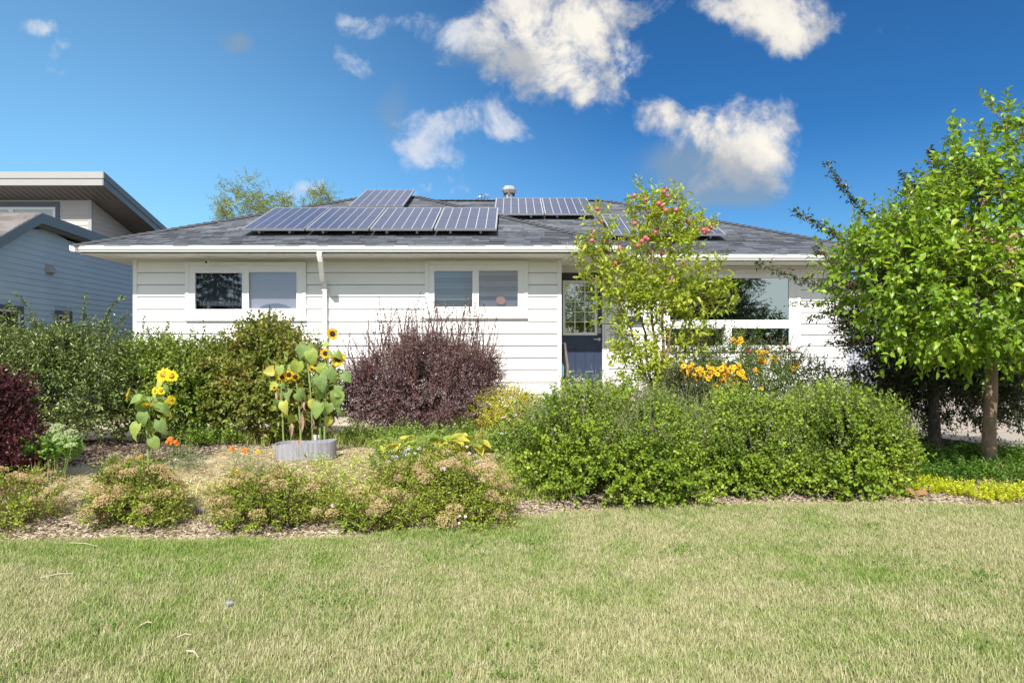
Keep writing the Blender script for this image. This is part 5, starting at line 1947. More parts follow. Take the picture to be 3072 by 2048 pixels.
rs = np.random.RandomState(95)
dl = thing("daylily_clump", "arching strap leaved lily clump right of the purple shrub", "plant", at_ground(1405, 10.5))
blades(at_ground(1405, 10.5), 150, rs, .62, .016, spread=.75, arch=.9, parent=dl, name="leaf_blades", seg=6, rad=.09, m=leaf_mat("lily_blade", [(0, (.14, .20, .05)), (.7, (.28, .32, .09)), (1, (.50, .42, .20))], trans=.3))
og = thing("dry_grass_tuft", "tuft of pale upright dry grass above the leftmost spirea", "plant", at_ground(100, 6.9))
blades([at_ground(80, 6.9), at_ground(130, 7.0)], 60, rs, .42, .006, spread=.22, arch=.4, parent=og, name="grass_stalks", seg=4, rad=.12, m=leaf_mat("straw_stalk", [(0, (.38, .33, .17)), (1, (.60, .54, .34))], trans=.2))
og2 = thing("spiky_grass_tuft", "small green grass tuft at the foot of the nearer tree trunk", "plant", at_ground(2990, 8.1))
blades([at_ground(2960, 8.2), at_ground(3010, 8.1)], 46, rs, .34, .010, spread=.6, arch=.7, parent=og2, name="leaf_blades", seg=5, rad=.08, m=L_weed)

# --- weedy band between the bed and the shrubs (nobody could count it)
n = 500
bx_, by_ = [], []
for i in range(n):
    px = rs.uniform(600, 1780)
    d = rs.uniform(9.4, 10.6) if px > 1000 else rs.uniform(9.7, 10.5)
    if 820 < px < 1020 and d < 10.0: d = rs.uniform(9.9, 10.6)
    bx_.append(wx(px, d)); by_.append(d)
bx_, by_ = np.array(bx_), np.array(by_)
weeds = blades(np.stack([bx_, by_, ground_z(bx_, by_)], 1), 9500, rs, .22, .008, spread=.6, arch=.6, m=L_weed, name="weeds", rad=.05, seg=3)
weeds['kind'] = 'stuff'
# greener growth around the hostas and right of them
n = 420
px_ = rs.uniform(1120, 1720, n); d_ = rs.uniform(7.4, 9.8, n)
k_ = ~((px_ < 1500) & (d_ < 9.2)); px_, d_ = px_[k_], d_[k_]
x_ = (px_ - 1536) / FPX * d_
P0 = np.stack([x_, d_, ground_z(x_, d_)], 1)
blades(P0, 7000, rs, .20, .010, spread=.7, arch=.6, m=L_weed, name="weeds", rad=.06, seg=3)
# leafy undergrowth
def cover(name, pts, rs, lsize, m, h=.06, per=14, aspect=.7, up=.9):
    P = np.asarray(pts, float).copy()
    P[:, 2] += rs.rand(len(P)) * h
    V, F, r, _ = shoots(P, np.tile([[0, 0, .4]], (len(P), 1)), rs, h * 1.6, per, lsize, aspect, up=up, spread=1.0, jit=.5, upbias=1.0, fold=.15)
    o = np_mesh(name, V, F, m, None, rnd=r, kind='stuff')
    return o
def ring(pxa, pxb, da, db, n, rs):
    px = rs.uniform(pxa, pxb, n); d = rs.uniform(da, db, n)
    x = (px - 1536) / FPX * d
    return np.stack([x, d, ground_z(x, d)], 1)
cover("undergrowth", np.concatenate([ring(520, 720, 9.5, 10.0, 190, rs), ring(1030, 1420, 9.6, 10.4, 260, rs), ring(1480, 1780, 8.2, 10.2, 260, rs), ring(1120, 1300, 7.6, 8.8, 70, rs)]), rs, .05, L_under, h=.12, per=10)
# creepers under the right hand tree
def poly_pts(xs, ylo, yhi, n, rs):
    x = rs.uniform(min(xs), max(xs), n)
    a = np.interp(x, xs, ylo); b_ = np.interp(x, xs, yhi)
    y = a + (b_ - a) * rs.rand(n)
    return np.stack([x, y, ground_z(x, y)], 1)
cover("yellow_creeper", poly_pts([3.9, 4.4, 5.0, 5.6, 6.6, 8.0], [7.75, 7.6, 7.42, 7.25, 7.1, 6.9], [7.95, 8.05, 7.95, 7.75, 7.7, 7.6], 1500, rs), rs, .026, L_chart, h=.05, per=12, aspect=.9)
cover("green_creeper", poly_pts([4.3, 5.0, 6.0, 7.0, 8.0], [8.0, 7.95, 7.75, 7.7, 7.6], [9.0, 9.1, 9.1, 9.0, 9.0], 2600, rs), rs, .036, L_dcover, h=.09, per=11, aspect=.8)

# --- hostas: large ribbed leaves, each a leaf of its own
def leaf_blade_mesh(name, L, w, m, heart=0.0, cup=.18, droop=.5, n=8, wav=.02):
    """a broad leaf along +x, lying in the xy plane, petiole joint at the origin"""
    vs, fs = [], []
    cols = 4
    for i in range(n + 1):
        t = i / n
        hw = w * .5 * (math.sin(PI * (t * .96 + .03) ** .62)) ** .85
        if heart and t < .12: hw = w * .5 * (.55 + t * 3)
        if i == n: hw = .001
        for j in range(-cols // 2, cols // 2 + 1):
            s = j / (cols / 2)
            xb = L * t - (heart * L * .16 * abs(s) ** 1.0 * (1 - t) ** 3)
            vs.append((xb, hw * s, cup * abs(s) * hw + wav * math.sin(t * 9 + s * 3) * L * .3 - droop * L * t * t * .6))
    c = cols + 1
    for i in range(n):
        for j in range(cols):
            fs.append((i * c + j, (i + 1) * c + j, (i + 1) * c + j + 1, i * c + j + 1))
    me = bpy.data.meshes.new(name)
    me.from_pydata(vs, [], fs)
    me.materials.append(m)
    me.shade_smooth()
    return me


def put(me, name, parent, loc, rot, sc=1.0):
    o = bpy.data.objects.new(name, me)
    COL.objects.link(o); o.parent = parent
    o.location = Vector(loc) - ORIG[parent]
    o.rotation_euler = rot
    o.scale = (sc, sc, sc) if isinstance(sc, (int, float)) else sc
    return o


L_hy = leaf_mat("hosta_yellow", [(0, (.42, .42, .06)), (.6, (.62, .56, .10)), (1, (.66, .52, .22))], trans=.35, obj_random=True)
L_hg = leaf_mat("hosta_green", [(0, (.14, .24, .04)), (.6, (.26, .34, .06)), (1, (.42, .44, .08))], trans=.35, obj_random=True)
hm_y = leaf_blade_mesh("leaf", .22, .15, L_hy, droop=.7)
hm_g = leaf_blade_mesh("leaf", .22, .14, L_hg, droop=.5)
rs = np.random.RandomState(101)
for lab, px, d, ny, ng, s in (("yellowing hosta left of the other one, beside the straw", 1190, 8.5, 16, 7, .95), ("yellow and green hosta nearest the wide weedy patch", 1330, 8.6, 22, 10, 1.05), ("yellowing hosta closest to the lily clump", 1420, 8.9, 14, 7, .95)):
    x, y, z = at_ground(px, d)
    h = thing("hosta", lab, "plant", (x, y, z), "hostas turning yellow")
    for i in range(ny + ng):
        a = rs.rand() * 6.28; r = rs.uniform(.04, .17)
        me = hm_y if i < ny else hm_g
        put(me, "leaf", h, (x + r * math.cos(a), y + r * math.sin(a), z + rs.uniform(.07, .26)), (rs.uniform(-.3, .3), rs.uniform(-.5, .35), a), s * rs.uniform(.75, 1.3))
    V2, F2 = tubes_geo(np.tile([[x, y, z]], (12, 1)), np.array([[x, y, z]]) + rs.normal(size=(12, 3)) * [.09, .09, .02] + [0, 0, .15], .005, .004, 4)
    np_mesh("leaf_stalks", V2, F2, stem_green, h, kind='stuff')
x, y, z = at_ground(1045, 6.02)
h = thing("broadleaf_weed", "broad leaved green weed at the edge of the mulch by the lawn", "plant", (x, y, z))
pm_ = leaf_blade_mesh("leaf", .16, .06, leaf_mat("plantain", [(0, (.14, .27, .05)), (1, (.28, .42, .10))], trans=.35, obj_random=True), droop=.55)
for i, a in enumerate([-2.9, -2.2, -1.7, -1.2, -.6, .1, 2.6, 1.5]):
    put(pm_, "leaf", h, (x, y, z + .05), (0, -.65 if i % 2 else -.25, a), 1.0 if i < 6 else .7)

# --- sunflowers
pet_m = leaf_mat("sunflower_petal", [(0, (.72, .30, .01)), (.6, (.80, .44, .015)), (1, (.82, .55, .03))], trans=.35, rough=.6)
pet_y = leaf_mat("yellow_petal", [(0, (.78, .50, .01)), (1, (.85, .65, .02))], trans=.35, rough=.6)
disc_m = mat("seed_disc", (.06, .028, .012), rough=.95, noise=.5, nscale=80, bump=.8, bscale=200)
disc_o = mat("orange_disc", (.50, .25, .02), rough=.95, noise=.3, nscale=80)


def petal_mesh(n, L, w, m, rs, name="petals", r0=.035, tilt=.15, rows=2):
    P, D, N = [], [], []
    for q in range(rows):
        for i in range(n):
            a = 6.283 * (i + .5 * q) / n + rs.normal() * .07
            d = np.array([math.cos(a), math.sin(a), tilt + rs.normal() * .15 - q * .15])
            P.append([math.cos(a) * r0, math.sin(a) * r0, .004 * q]); D.append(d); N.append([0, 0, 1])
    V, F, r = leaf_geo(np.array(P), np.array(D), np.array(N, float), L * (.8 + .35 * rs.rand(len(P))), w, rs.rand(len(P)), 'oval', .12, .1)
    me = bpy.data.meshes.new(name)
    me.from_pydata([tuple(x) for x in V], [], [tuple(int(i) for i in f) for f in F])
    at = me.attributes.new("rnd", 'FLOAT', 'FACE'); at.data.foreach_set("value", r.astype(np.float32))
    me.materials.append(m)
    return me


def disc_mesh(r, m, name="seed_disc"):
    b = MB(); b.lathe([(0, .018), (r * .5, .020), (r * .9, .012), (r, 0), (r * .8, -.012), (0, -.014)], n=16)
    me = bpy.data.meshes.new(name); me.from_pydata(b.v, [], b.f); me.materials.append(m); me.shade_smooth()
    return me


rs = np.random.RandomState(110)
pm_big = petal_mesh(17, .062, .02, pet_m, rs)
pm_yel = petal_mesh(15, .055, .022, pet_y, rs)
pm_small = petal_mesh(13, .04, .016, pet_m, rs)
dm_big, dm_small, dm_or = disc_mesh(.042, disc_m), disc_mesh(.032, disc_m), disc_mesh(.03, disc_o)
sepal = petal_mesh(12, .035, .018, leaf_mat("sepal", [(0, (.12, .2, .04)), (1, (.2, .3, .07))]), rs, name="sepals", r0=.025, tilt=-.2, rows=1)
sl_mesh = [leaf_blade_mesh("leaf", .19, .17, L_sunf, heart=1.0, cup=.34, droop=dr, wav=wv) for dr, wv in ((.6, .06), (.95, .09), (.4, .05), (.8, .10))]
dead_leaf = leaf_blade_mesh("leaf", .18, .05, mat("dead_leaf", (.40, .28, .17), rough=.9, noise=.3, nscale=20), cup=1.2, droop=.4, wav=.12)


def sunflower(label, stems, d, leaves, flowers, group=None, dead=()):
    """stems: lists of px,py; leaves: (px,py joint, heading deg in picture, size, variant); flowers: (px,py,kind,size, facing)"""
    base = at_ground(stems[0][0][0], d)
    t = thing("sunflower", label, "sunflower", base, group)
    spts = []
    for s in stems:
        pts = [W(a, b_, d + rs.uniform(-.04, .04)) for a, b_ in s]
        pts[0] = (pts[0][0], pts[0][1], gz(pts[0][0], pts[0][1]) - .02) if s[0][1] > 1300 else pts[0]
        n = len(pts)
        # smooth the bends
        fine = []
        for i in range(n - 1):
            for k in range(3):
                fine.append(tuple(Vector(pts[i]).lerp(Vector(pts[i + 1]), k / 3)))
        fine.append(pts[-1])
        thick = .013 if s[0][1] > 1300 else .006
        b = MB(); b.tube(fine, [thick * (1 - .5 * i / len(fine)) for i in range(len(fine))], 7)
        obj("stem", b, stem_green, t, smooth=True)
        spts += fine
    S = np.array(spts)
    for (px, py, head, sz, var) in leaves:
        dd = d + rs.uniform(-.16, .04)
        J = np.array(W(px, py, dd))
        a = R(head)
        D = Vector((math.cos(a), rs.uniform(-.35, .1), -math.sin(a))).normalized()
        # the leaf's broad face looks out to the viewer and up
        N = Vector((rs.normal() * .55, -1, .75 + rs.normal() * .45))
        N = (N - D * N.dot(D)).normalized()
        Y = N.cross(D)
        M = Matrix((D, Y, N)).transposed()
        o = put(sl_mesh[var % 4], "leaf", t, J, M.to_euler(), sz * rs.uniform(.82, 1.05))
        # stalk to the nearest stem point
        q = S[np.argmin(np.linalg.norm((S - J) * [1, 1, 1.0] + [0, 0, .05], axis=1))]
        mid = (J + q) / 2 + np.array([0, 0, .035])
        b = MB(); b.tube([tuple(q), tuple(mid), tuple(J)], [.0045, .004, .003], 5)
        obj("leaf_stalk", b, stem_green, t)
    for (px, py, kind, sz, face) in flowers:
        dd = d - .06
        J = Vector(W(px, py, dd))
        F_ = Vector(face).normalized()
        rot = F_.to_track_quat('Z', 'Y').to_euler()
        pet = {'big': pm_big, 'yel': pm_yel, 'small': pm_small}[kind]
        dsc = {'big': dm_big, 'yel': dm_or, 'small': dm_small}[kind]
        h = bpy.data.objects.new("flower_head", dsc)
        COL.objects.link(h); h.parent = t; h.location = J - ORIG[t]; h.rotation_euler = rot; h.scale = (sz * .9,) * 3
        for nm, me in (("petals", pet), ("sepals", sepal)):
            o = bpy.data.objects.new(nm, me); COL.objects.link(o); o.parent = h
            if nm == "sepals": o.location = (0, 0, -.012)
        q = S[np.argmin(np.linalg.norm(S - np.array(J) + [0, 0, .1], axis=1))]
        back = np.array(J - F_ * .03)
        b = MB(); b.tube([tuple(q), tuple((q + back) / 2 + np.array([0, 0, .02])), tuple(back)], [.006, .005, .006], 5)
        obj("flower_stalk", b, stem_green, t)
    for (px, py, sz) in dead:
        J = W(px, py, d - .05)
        o = put(dead_leaf, "dead_leaf", t, J, (rs.uniform(-.5, .5), R(85), rs.uniform(0, 6)), sz)
    return t


sunflower("shorter sunflower plant with clear yellow heads, standing alone at the left", [[(450, 1372), (447, 1300), (449, 1220), (452, 1190)], [(447, 1320), (438, 1260), (436, 1200)], [(450, 1220), (478, 1180), (500, 1130)], [(445, 1230), (410, 1195), (385, 1185)]], 8.0,
          [(455, 1190, 45, 1.05, 0), (440, 1195, 150, .9, 2), (420, 1195, 170, .9, 1), (430, 1215, 120, .75, 3), (432, 1238, 100, 1.0, 1), (415, 1272, 115, 1.0, 0), (478, 1262, 70, .95, 1), (455, 1315, 60, .75, 2), (408, 1300, 100, .5, 3),
           (495, 1140, 140, .85, 0), (495, 1160, 60, .45, 1), (510, 1200, 20, .6, 2), (490, 1215, 60, .8, 3), (470, 1165, 100, .5, 2), (500, 1225, 80, .7, 1)],
          [(492, 1124, 'yel', 1.15, (.0, -1, .5)), (515, 1128, 'yel', .95, (.6, -1, .3)), (383, 1186, 'yel', .95, (-1, -.5, .2)), (442, 1215, 'yel', .9, (.1, -.5, -1)), (465, 1172, 'yel', .6, (-.3, -1, .1)), (484, 1172, 'yel', .6, (.3, -1, .1)), (514, 1198, 'yel', .75, (1, -.4, .2)), (505, 1210, 'yel', .6, (.4, -.8, -.5))])
sunflower("tallest sunflower plant, its two orange heads against the white wall", [[(972, 1345), (975, 1240), (978, 1160), (980, 1080), (981, 1025), (990, 1005)], [(975, 1180), (995, 1130), (1012, 1090)]], 8.9,
          [(975, 1100, 140, .95, 0), (985, 1105, 60, 1.1, 1), (985, 1030, 150, .55, 2), (1030, 1120, 45, .85, 0), (1010, 1160, 60, .7, 2), (1010, 1175, 80, 1.15, 1), (1005, 1180, 20, .5, 0), (1018, 1225, 75, .85, 3), (985, 1210, 100, .9, 1), (1010, 1055, 60, .6, 1), (1018, 1065, 15, .5, 2), (985, 1060, 30, .45, 2), (975, 1150, 110, .7, 3)],
          [(997, 1001, 'big', 1.0, (.7, -1, .1)), (1014, 1076, 'big', 1.25, (.1, -1, .25)), (976, 1060, 'big', .85, (0, -1, -.1))], group="sunflower plants behind the grey planter")
sunflower("middle leafy sunflower plant of the group behind the grey planter", [[(940, 1345), (936, 1260), (932, 1180), (925, 1110), (920, 1040)], [(958, 1345), (962, 1240), (955, 1160)]], 8.95,
          [(915, 1038, 120, .95, 0), (925, 1040, 40, .85, 2), (930, 1052, 70, 1.0, 1), (895, 1085, 110, 1.0, 0), (940, 1135, 110, .9, 1), (955, 1130, 60, 1.0, 3), (905, 1165, 80, .95, 1), (935, 1200, 85, .9, 0), (960, 1210, 110, 1.1, 2), (985, 1250, 85, .85, 1), (950, 1100, 40, .9, 0), (965, 1100, 80, .9, 1), (960, 1165, 90, .9, 3), (905, 1040, 160, .7, 2)],
          [(945, 1096, 'big', .75, (.3, -.8, .6)), (936, 1106, 'small', .7, (-.2, -.8, -.2))], group="sunflower plants behind the grey planter", dead=[(912, 1230, 1.3), (905, 1250, 1.2), (935, 1255, .9)])
sunflower("left sunflower plant of the group with small nodding orange heads", [[(852, 1345), (848, 1260), (843, 1190), (845, 1150), (860, 1105)], [(905, 1345), (898, 1230), (890, 1150), (880, 1110)]], 9.0,
          [(850, 1100, 150, .6, 1), (838, 1098, 80, .75, 2), (825, 1110, 170, .9, 0), (835, 1200, 95, .95, 1), (852, 1205, 85, .95, 3), (822, 1218, 120, .5, 0), (870, 1170, 110, .8, 2), (880, 1245, 110, .8, 1), (865, 1100, 20, .5, 0), (830, 1150, 140, .7, 2), (845, 1150, 60, .5, 1), (890, 1180, 60, .7, 3)],
          [(826, 1102, 'big', .85, (-1, -.5, .2)), (846, 1130, 'big', .95, (-.3, -.8, -.3)), (867, 1124, 'small', 1.0, (.2, -1, .1)), (886, 1130, 'small', .9, (.3, -.8, -.3)), (823, 1163, 'small', .5, (0, -1, 0))], group="sunflower plants behind the grey planter", dead=[(875, 1270, 1.1), (830, 1175, .8), (915, 1205, .8)])

# --- grey planter ring
px0, px1 = 820, 1012
cx, cy = wx(916, 8.45), 8.45
zb = gz(cx, cy) - .05
pl = thing("planter", "weathered grey round planter in the straw mulch under the sunflowers", "planter", (cx, cy, zb))
pm2 = mat("weathered_grey", (.31, .305, .335), rough=.95, noise=.30, nscale=5, bump=.3, bscale=30, stretch=(6, 6, .5))
Rr = wx(1012, 8.1) - wx(916, 8.1)
b = MB(); n = 48
pr = []
for i in range(n):
    a = 2 * PI * i / n
    w_ = 1 + .012 * math.sin(a * 9) + .01 * math.sin(a * 5 + 1)
    pr.append((Rr * w_ * math.cos(a), Rr * .6 * w_ * math.sin(a), .235 + .012 * math.sin(a * 3 + .5) + .02 * math.cos(a)))
vs = []
for (x, y, h) in pr:
    vs += [(cx + x * .97, cy + y * .97, zb), (cx + x, cy + y, zb + h), (cx + x * .955, cy + y * .955, zb + h), (cx + x * .93, cy + y * .93, zb + .1)]
fs = []
for i in range(n):
    j = (i + 1) % n
    for k in range(3):
        fs.append((i * 4 + k, j * 4 + k, j * 4 + k + 1, i * 4 + k + 1))
b.add(vs, fs)
obj("planter_wall", b, pm2, pl, smooth=True)
b = MB(); b.add([(cx, cy, zb + .16)] + [(cx + x * .96, cy + y * .96, zb + .15) for x, y, h in pr], [(0, i + 1, (i + 1) % n + 1) for i in range(n)])
obj("potting_soil", b, mat("dark_soil", (.07, .05, .035), rough=1, noise=.4, nscale=30, bump=.8, bscale=60), pl)

# --- marigolds, coneflowers, yellow ox-eyes: small flowers on their own plants
def flower_plant(name, label, base, foliage_blobs, nsh, leafm, flowers, petm, dsc, psize, seed, group=None, lsize=.03, aspect=.25, length=.14, d_=8.0, stemr=.0025, part="flower_head", face=(0, -1, 1.2), lean=.4, droop=None):
    rs = np.random.RandomState(seed)
    t = thing(name, label, "flower", base, group)
    if foliage_blobs:
        P, D = crown_points(B(foliage_blobs), nsh, rs, .3)
        k = above_ground(P, .02); P, D = P[k], D[k]
        V, F, r, tips = shoots(P, D, rs, length, 9, lsize, aspect, up=.9, spread=.7, fold=.1)
        np_mesh("foliage", V, F, leafm, t, rnd=r, kind='stuff')
    root = np.array(base)
    A, Bq = [], []
    for (px, py, d) in flowers:
        J = Vector(W(px, py, d))
        h = bpy.data.objects.new(part, dsc); COL.objects.link(h); h.parent = t
        f = Vector(face) + Vector((rs.normal(), rs.normal() * .5, rs.normal() * .5)) * lean
        h.location = J - ORIG[t]; h.rotation_euler = f.to_track_quat('Z', 'Y').to_euler(); s = psize * rs.uniform(.75, 1.2); h.scale = (s,) * 3
        o = bpy.data.objects.new("petals", petm); COL.objects.link(o); o.parent = h
        Bq.append(np.array(J) - np.array([0, -.005, .01])); A.append(root + (np.array(J) - root) * [.75, .8, 0] + [0, 0, .05])
    if flowers:
        V2, F2 = tubes_geo(np.array(A), np.array(Bq), stemr, stemr * .8, 4)
        np_mesh("stems", V2, F2, stem_green, t, kind='stuff')
    return t


L_feather = leaf_mat("marigold_leaf", [(0, (.10, .14, .06)), (1, (.26, .30, .15))], trans=.25)
mar_p = petal_mesh(12, .020, .016, leaf_mat("marigold_petal", [(0, (.62, .10, .01)), (1, (.78, .22, .015))], trans=.3), rs, r0=.006, tilt=.6, rows=4)
mar_y = petal_mesh(12, .020, .016, leaf_mat("marigold_yellow", [(0, (.75, .30, .01)), (1, (.82, .42, .02))], trans=.3), rs, r0=.006, tilt=.6, rows=4)
md = disc_mesh(.009, mat("marigold_centre", (.55, .12, .01)), "flower_centre")
flower_plant("marigold", "deep orange marigolds beside the shorter sunflower", at_ground(545, 7.9), [(540, 1380, 7.9, .16, .14, .13), (575, 1390, 7.8, .1, .1, .1)], 190, L_feather, [(505, 1327, 7.9), (516, 1330, 7.85), (512, 1318, 7.95), (528, 1326, 7.9), (534, 1333, 7.9)], mar_p, md, 1.15, 120)
flower_plant("marigold", "three spaced marigolds, two orange and tall, left of the grey planter", at_ground(735, 7.6), [(710, 1390, 7.6, .1, .1, .11), (755, 1400, 7.6, .11, .1, .11), (775, 1420, 7.5, .08, .1, .08)], 130, L_feather, [(698, 1347, 7.6), (734, 1354, 7.6)], mar_p, md, 1.2, 121, lsize=.028)
flower_plant("marigold", "yellow orange marigold nearest the grey planter", at_ground(775, 7.65), None, 0, None, [(774, 1356, 7.6)], mar_y, md, 1.1, 122)
flower_plant("marigold", "single yellow orange marigold above the second spirea", at_ground(422, 6.9), None, 0, None, [(421, 1374, 6.9)], mar_y, md, 1.2, 123)
flower_plant("marigold", "small orange marigold over the third spirea top", at_ground(712, 6.8), None, 0, None, [(711, 1415, 6.8)], mar_y, md, 1.1, 124)
flower_plant("marigold", "small yellow marigold between the third and fourth spirea", at_ground(955, 6.6), None, 0, None, [(956, 1444, 6.6)], mar_y, md, 1.0, 125)
flower_plant("marigold", "low marigold peeping over the planter rim", at_ground(896, 8.0), [(905, 1385, 7.9, .1, .08, .1), (950, 1385, 7.9, .07, .06, .1)], 60, L_feather, [(896, 1326, 8.05)], mar_p, md, 1.0, 126, lsize=.02)
cone_p = petal_mesh(11, .035, .012, pink_w, rs, r0=.01, tilt=-.9, rows=1)
cone_d = disc_mesh(.017, mat("cone_brown", (.28, .14, .07), rough=.9, noise=.4, nscale=60), "flower_cone")
flower_plant("coneflower", "pale pink coneflowers with drooping petals below the golden shrub", at_ground(1545, 9.0), [(1540, 1330, 9.0, .35, .3, .16)], 160, L_under, [(1510, 1247, 9.1), (1525, 1257, 9.0), (1546, 1238, 9.1), (1567, 1266, 9.0), (1589, 1266, 9.0), (1510, 1293, 8.8), (1538, 1290, 8.8), (1600, 1250, 9.1)], cone_p, cone_d, 1.25, 130, stemr=.004, lsize=.07, aspect=.35, face=(0, -.4, 1), lean=.15)
small_w = petal_mesh(6, .016, .012, pink_w, rs, r0=.003, tilt=.2, rows=1)
dot = disc_mesh(.004, mat("pale_centre", (.6, .55, .4)), "flower_centre")
flower_plant("phlox", "lilac pink phlox blooms at the foot of the apple tree", at_ground(1930, 8.9), [(1925, 1240, 8.9, .12, .12, .16)], 60, L_rose, [(1890 + 60 * rs.rand(), 1175 + 75 * rs.rand(), 8.6) for _ in range(46)], small_w, dot, 1.3, 131, lsize=.04)
flower_plant("tall_aster", "pale wispy white flowers at the top left of the first green shrub", at_ground(1740, 8.8), [(1740, 1170, 8.8, .28, .2, .14)], 130, L_greyg, [(1680 + 150 * rs.rand(), 1130 + 55 * rs.rand(), 8.7) for _ in range(60)], small_w, dot, .8, 132, lsize=.025)
lav = leaf_mat("lavender_petal", [(0, (.38, .34, .50)), (1, (.60, .54, .64))], trans=.3)
lav_p = petal_mesh(8, .020, .012, lav, rs, r0=.003, tilt=.5, rows=2)
flower_plant("fading_lavender", "small grey lilac flowers in front of the hostas", at_ground(1200, 7.6), [(1180, 1400, 7.6, .22, .18, .12), (1300, 1390, 7.6, .2, .18, .12)], 120, L_rose, [(1165 + rs.rand() * 30, 1370 + 20 * rs.rand(), 7.6) for _ in range(8)] + [(1210 + rs.rand() * 80, 1345 + 50 * rs.rand(), 7.7) for _ in range(14)] + [(1370 + rs.rand() * 60, 1340 + 50 * rs.rand(), 7.7) for _ in range(8)], lav_p, dot, 1.0, 133, lsize=.045, aspect=.4)
flower_plant("fallen_white_blooms", "three round white flowers low on the wide spirea", at_ground(1385, 6.1), None, 0, None, [(1378, 1550, 6.08), (1396, 1551, 6.08), (1378, 1570, 6.05)], petal_mesh(9, .014, .012, pink_w, rs, r0=.002, tilt=.7, rows=3), dot, 1.0, 134)

ox_p = petal_mesh(12, .030, .013, leaf_mat("oxeye_petal", [(0, (.78, .36, .01)), (1, (.84, .52, .02))], trans=.35), rs, r0=.008, tilt=.05, rows=2)
ox_d = disc_mesh(.013, mat("oxeye_centre", (.40, .16, .02), rough=.9), "flower_centre")
L_ox = leaf_mat("oxeye_leaf", [(0, (.05, .09, .02)), (.7, (.13, .19, .04)), (1, (.22, .16, .07))], trans=.3)
fl = [(2040 + 45 * rs.rand() * 1.0 + (i % 6) * 32, 1085 + 30 * rs.rand() + 45 * rs.rand(), 9.35 + .3 * rs.rand()) for i in range(110)]
fl = [f for f in fl if f[0] < 2240]
flower_plant("oxeye_daisies", "large patch of orange yellow daisies under the front window", at_ground(2140, 9.9), [(2090, 1130, 10., .35, .35, .36), (2190, 1120, 10., .38, .35, .40), (2140, 1160, 9.8, .5, .4, .3), (2000, 1170, 9.9, .25, .3, .3)], 750, L_ox, fl + [(2045, 1133, 9.7), (2060, 1150, 9.6), (2120, 1140, 9.6), (2155, 1148, 9.6)], ox_p, ox_d, 1.0, 140, lsize=.055, aspect=.35, d_=9.8, lean=.6, face=(0, -1, .9))
flower_plant("oxeye_daisies", "small bunch of yellow daisies standing highest, in front of the lower pane", at_ground(2212, 10.0), None, 0, None, [(2200, 1017, 10.), (2212, 1022, 10.), (2222, 1015, 10.), (2205, 1028, 10.), (2217, 1030, 10.), (2225, 1023, 10.)], ox_p, ox_d, 1.1, 141, face=(0, -1, .9))
flower_plant("oxeye_daisies", "orange daisies with dark seed heads right of the large patch", at_ground(2290, 10.0), [(2290, 1130, 10., .3, .3, .32), (2340, 1160, 9.9, .3, .3, .25)], 380, L_ox, [(2275 + 60 * rs.rand(), 1055 + 35 * rs.rand(), 10.) for _ in range(16)] + [(2265, 1107, 9.8), (2270, 1112, 9.8), (2285, 1165, 9.6), (2390, 1095, 10.), (2380, 1105, 10.)], ox_p, ox_d, 1.1, 142, lsize=.05, aspect=.35, face=(0, -1, .9), lean=.6)

# --- rose bush
rs = np.random.RandomState(150)
bb = B([(2180, 1070, 11.0, .55, .4, .40), (2320, 1120, 10.6, .5, .4, .38), (2420, 1150, 10.4, .42, .4, .32), (2070, 1060, 11.2, .35, .35, .30), (2500, 1180, 10.2, .4, .4, .25), (2100, 1180, 10.6, .5, .4, .3)])
sp = [((*W(2380, 1110, 10.5),), (*W(2432, 1030, 10.4),), 60, .04), ((*W(2420, 1110, 10.4),), (*W(2475, 1090, 10.2),), 40, .04), ((*W(2160, 1050, 11),), (*W(2210, 1010, 11.),), 40, .04)] + rand_spikes(bb, 30, rs, .1, .4, 30, .035)
t, P = shrub("rose_bush", "loose thorny rose bush with a few red blooms under the right end of the window", "shrub", at_ground(2330, 10.7), bb, 1250, L_rose, 150, nleaf=8, lsize=.045, aspect=.55, length=.2, r0=.02, gap=.45, spikes=sp, minz=.1)
rose_m = leaf_mat("rose_petal", [(0, (.30, .015, .03)), (1, (.55, .05, .08))], trans=.3)
rp = petal_mesh(7, .022, .022, rose_m, rs, r0=.003, tilt=.9, rows=3, name="rose_bloom")
for (px, py) in ((2244, 1052), (2248, 1058), (2366, 1050), (2425, 1122), (2518, 1146), (2205, 1050), (2370, 1054), (2432, 1128)):
    put(rp, "rose_bloom", t, W(px, py, 10.3), (rs.uniform(-1, 0), 0, 0), 1.2)

# dark shrub below the apple tree and between the daisies
bb = B([(2050, 1180, 9.6, .28, .3, .32), (2090, 1240, 9.3, .3, .3, .3)])
shrub("low_dark_shrub", "small dense dark green shrub right of the apple tree trunk", "shrub", at_ground(2060, 9.5), bb, 420, L_dark, 152, nleaf=9, lsize=.05, aspect=.6, length=.14, r0=.015)

# ------------------------------------------------------------------ trees
def single_leaves(parent, me, P, D, rs, n, size, name="leaf"):
    """the leaves that show largest, each an object"""
    off = ORIG[parent]
    for i in range(n):
        p, d = P[i], Vector(D[i]).normalized()
        N = Vector((rs.normal() * .4, -.35 + rs.normal() * .4, 1.0))
        N = (N - d * N.dot(d)).normalized()
        M = Matrix((d, N.cross(d), N)).transposed()
        o = bpy.data.objects.new(name, me[i % len(me)])
        COL.objects.link(o); o.parent = parent
        o.location = Vector(p) - off; o.rotation_euler = M.to_euler()
        s = size * rs.uniform(.75, 1.25); o.scale = (s, s, s)


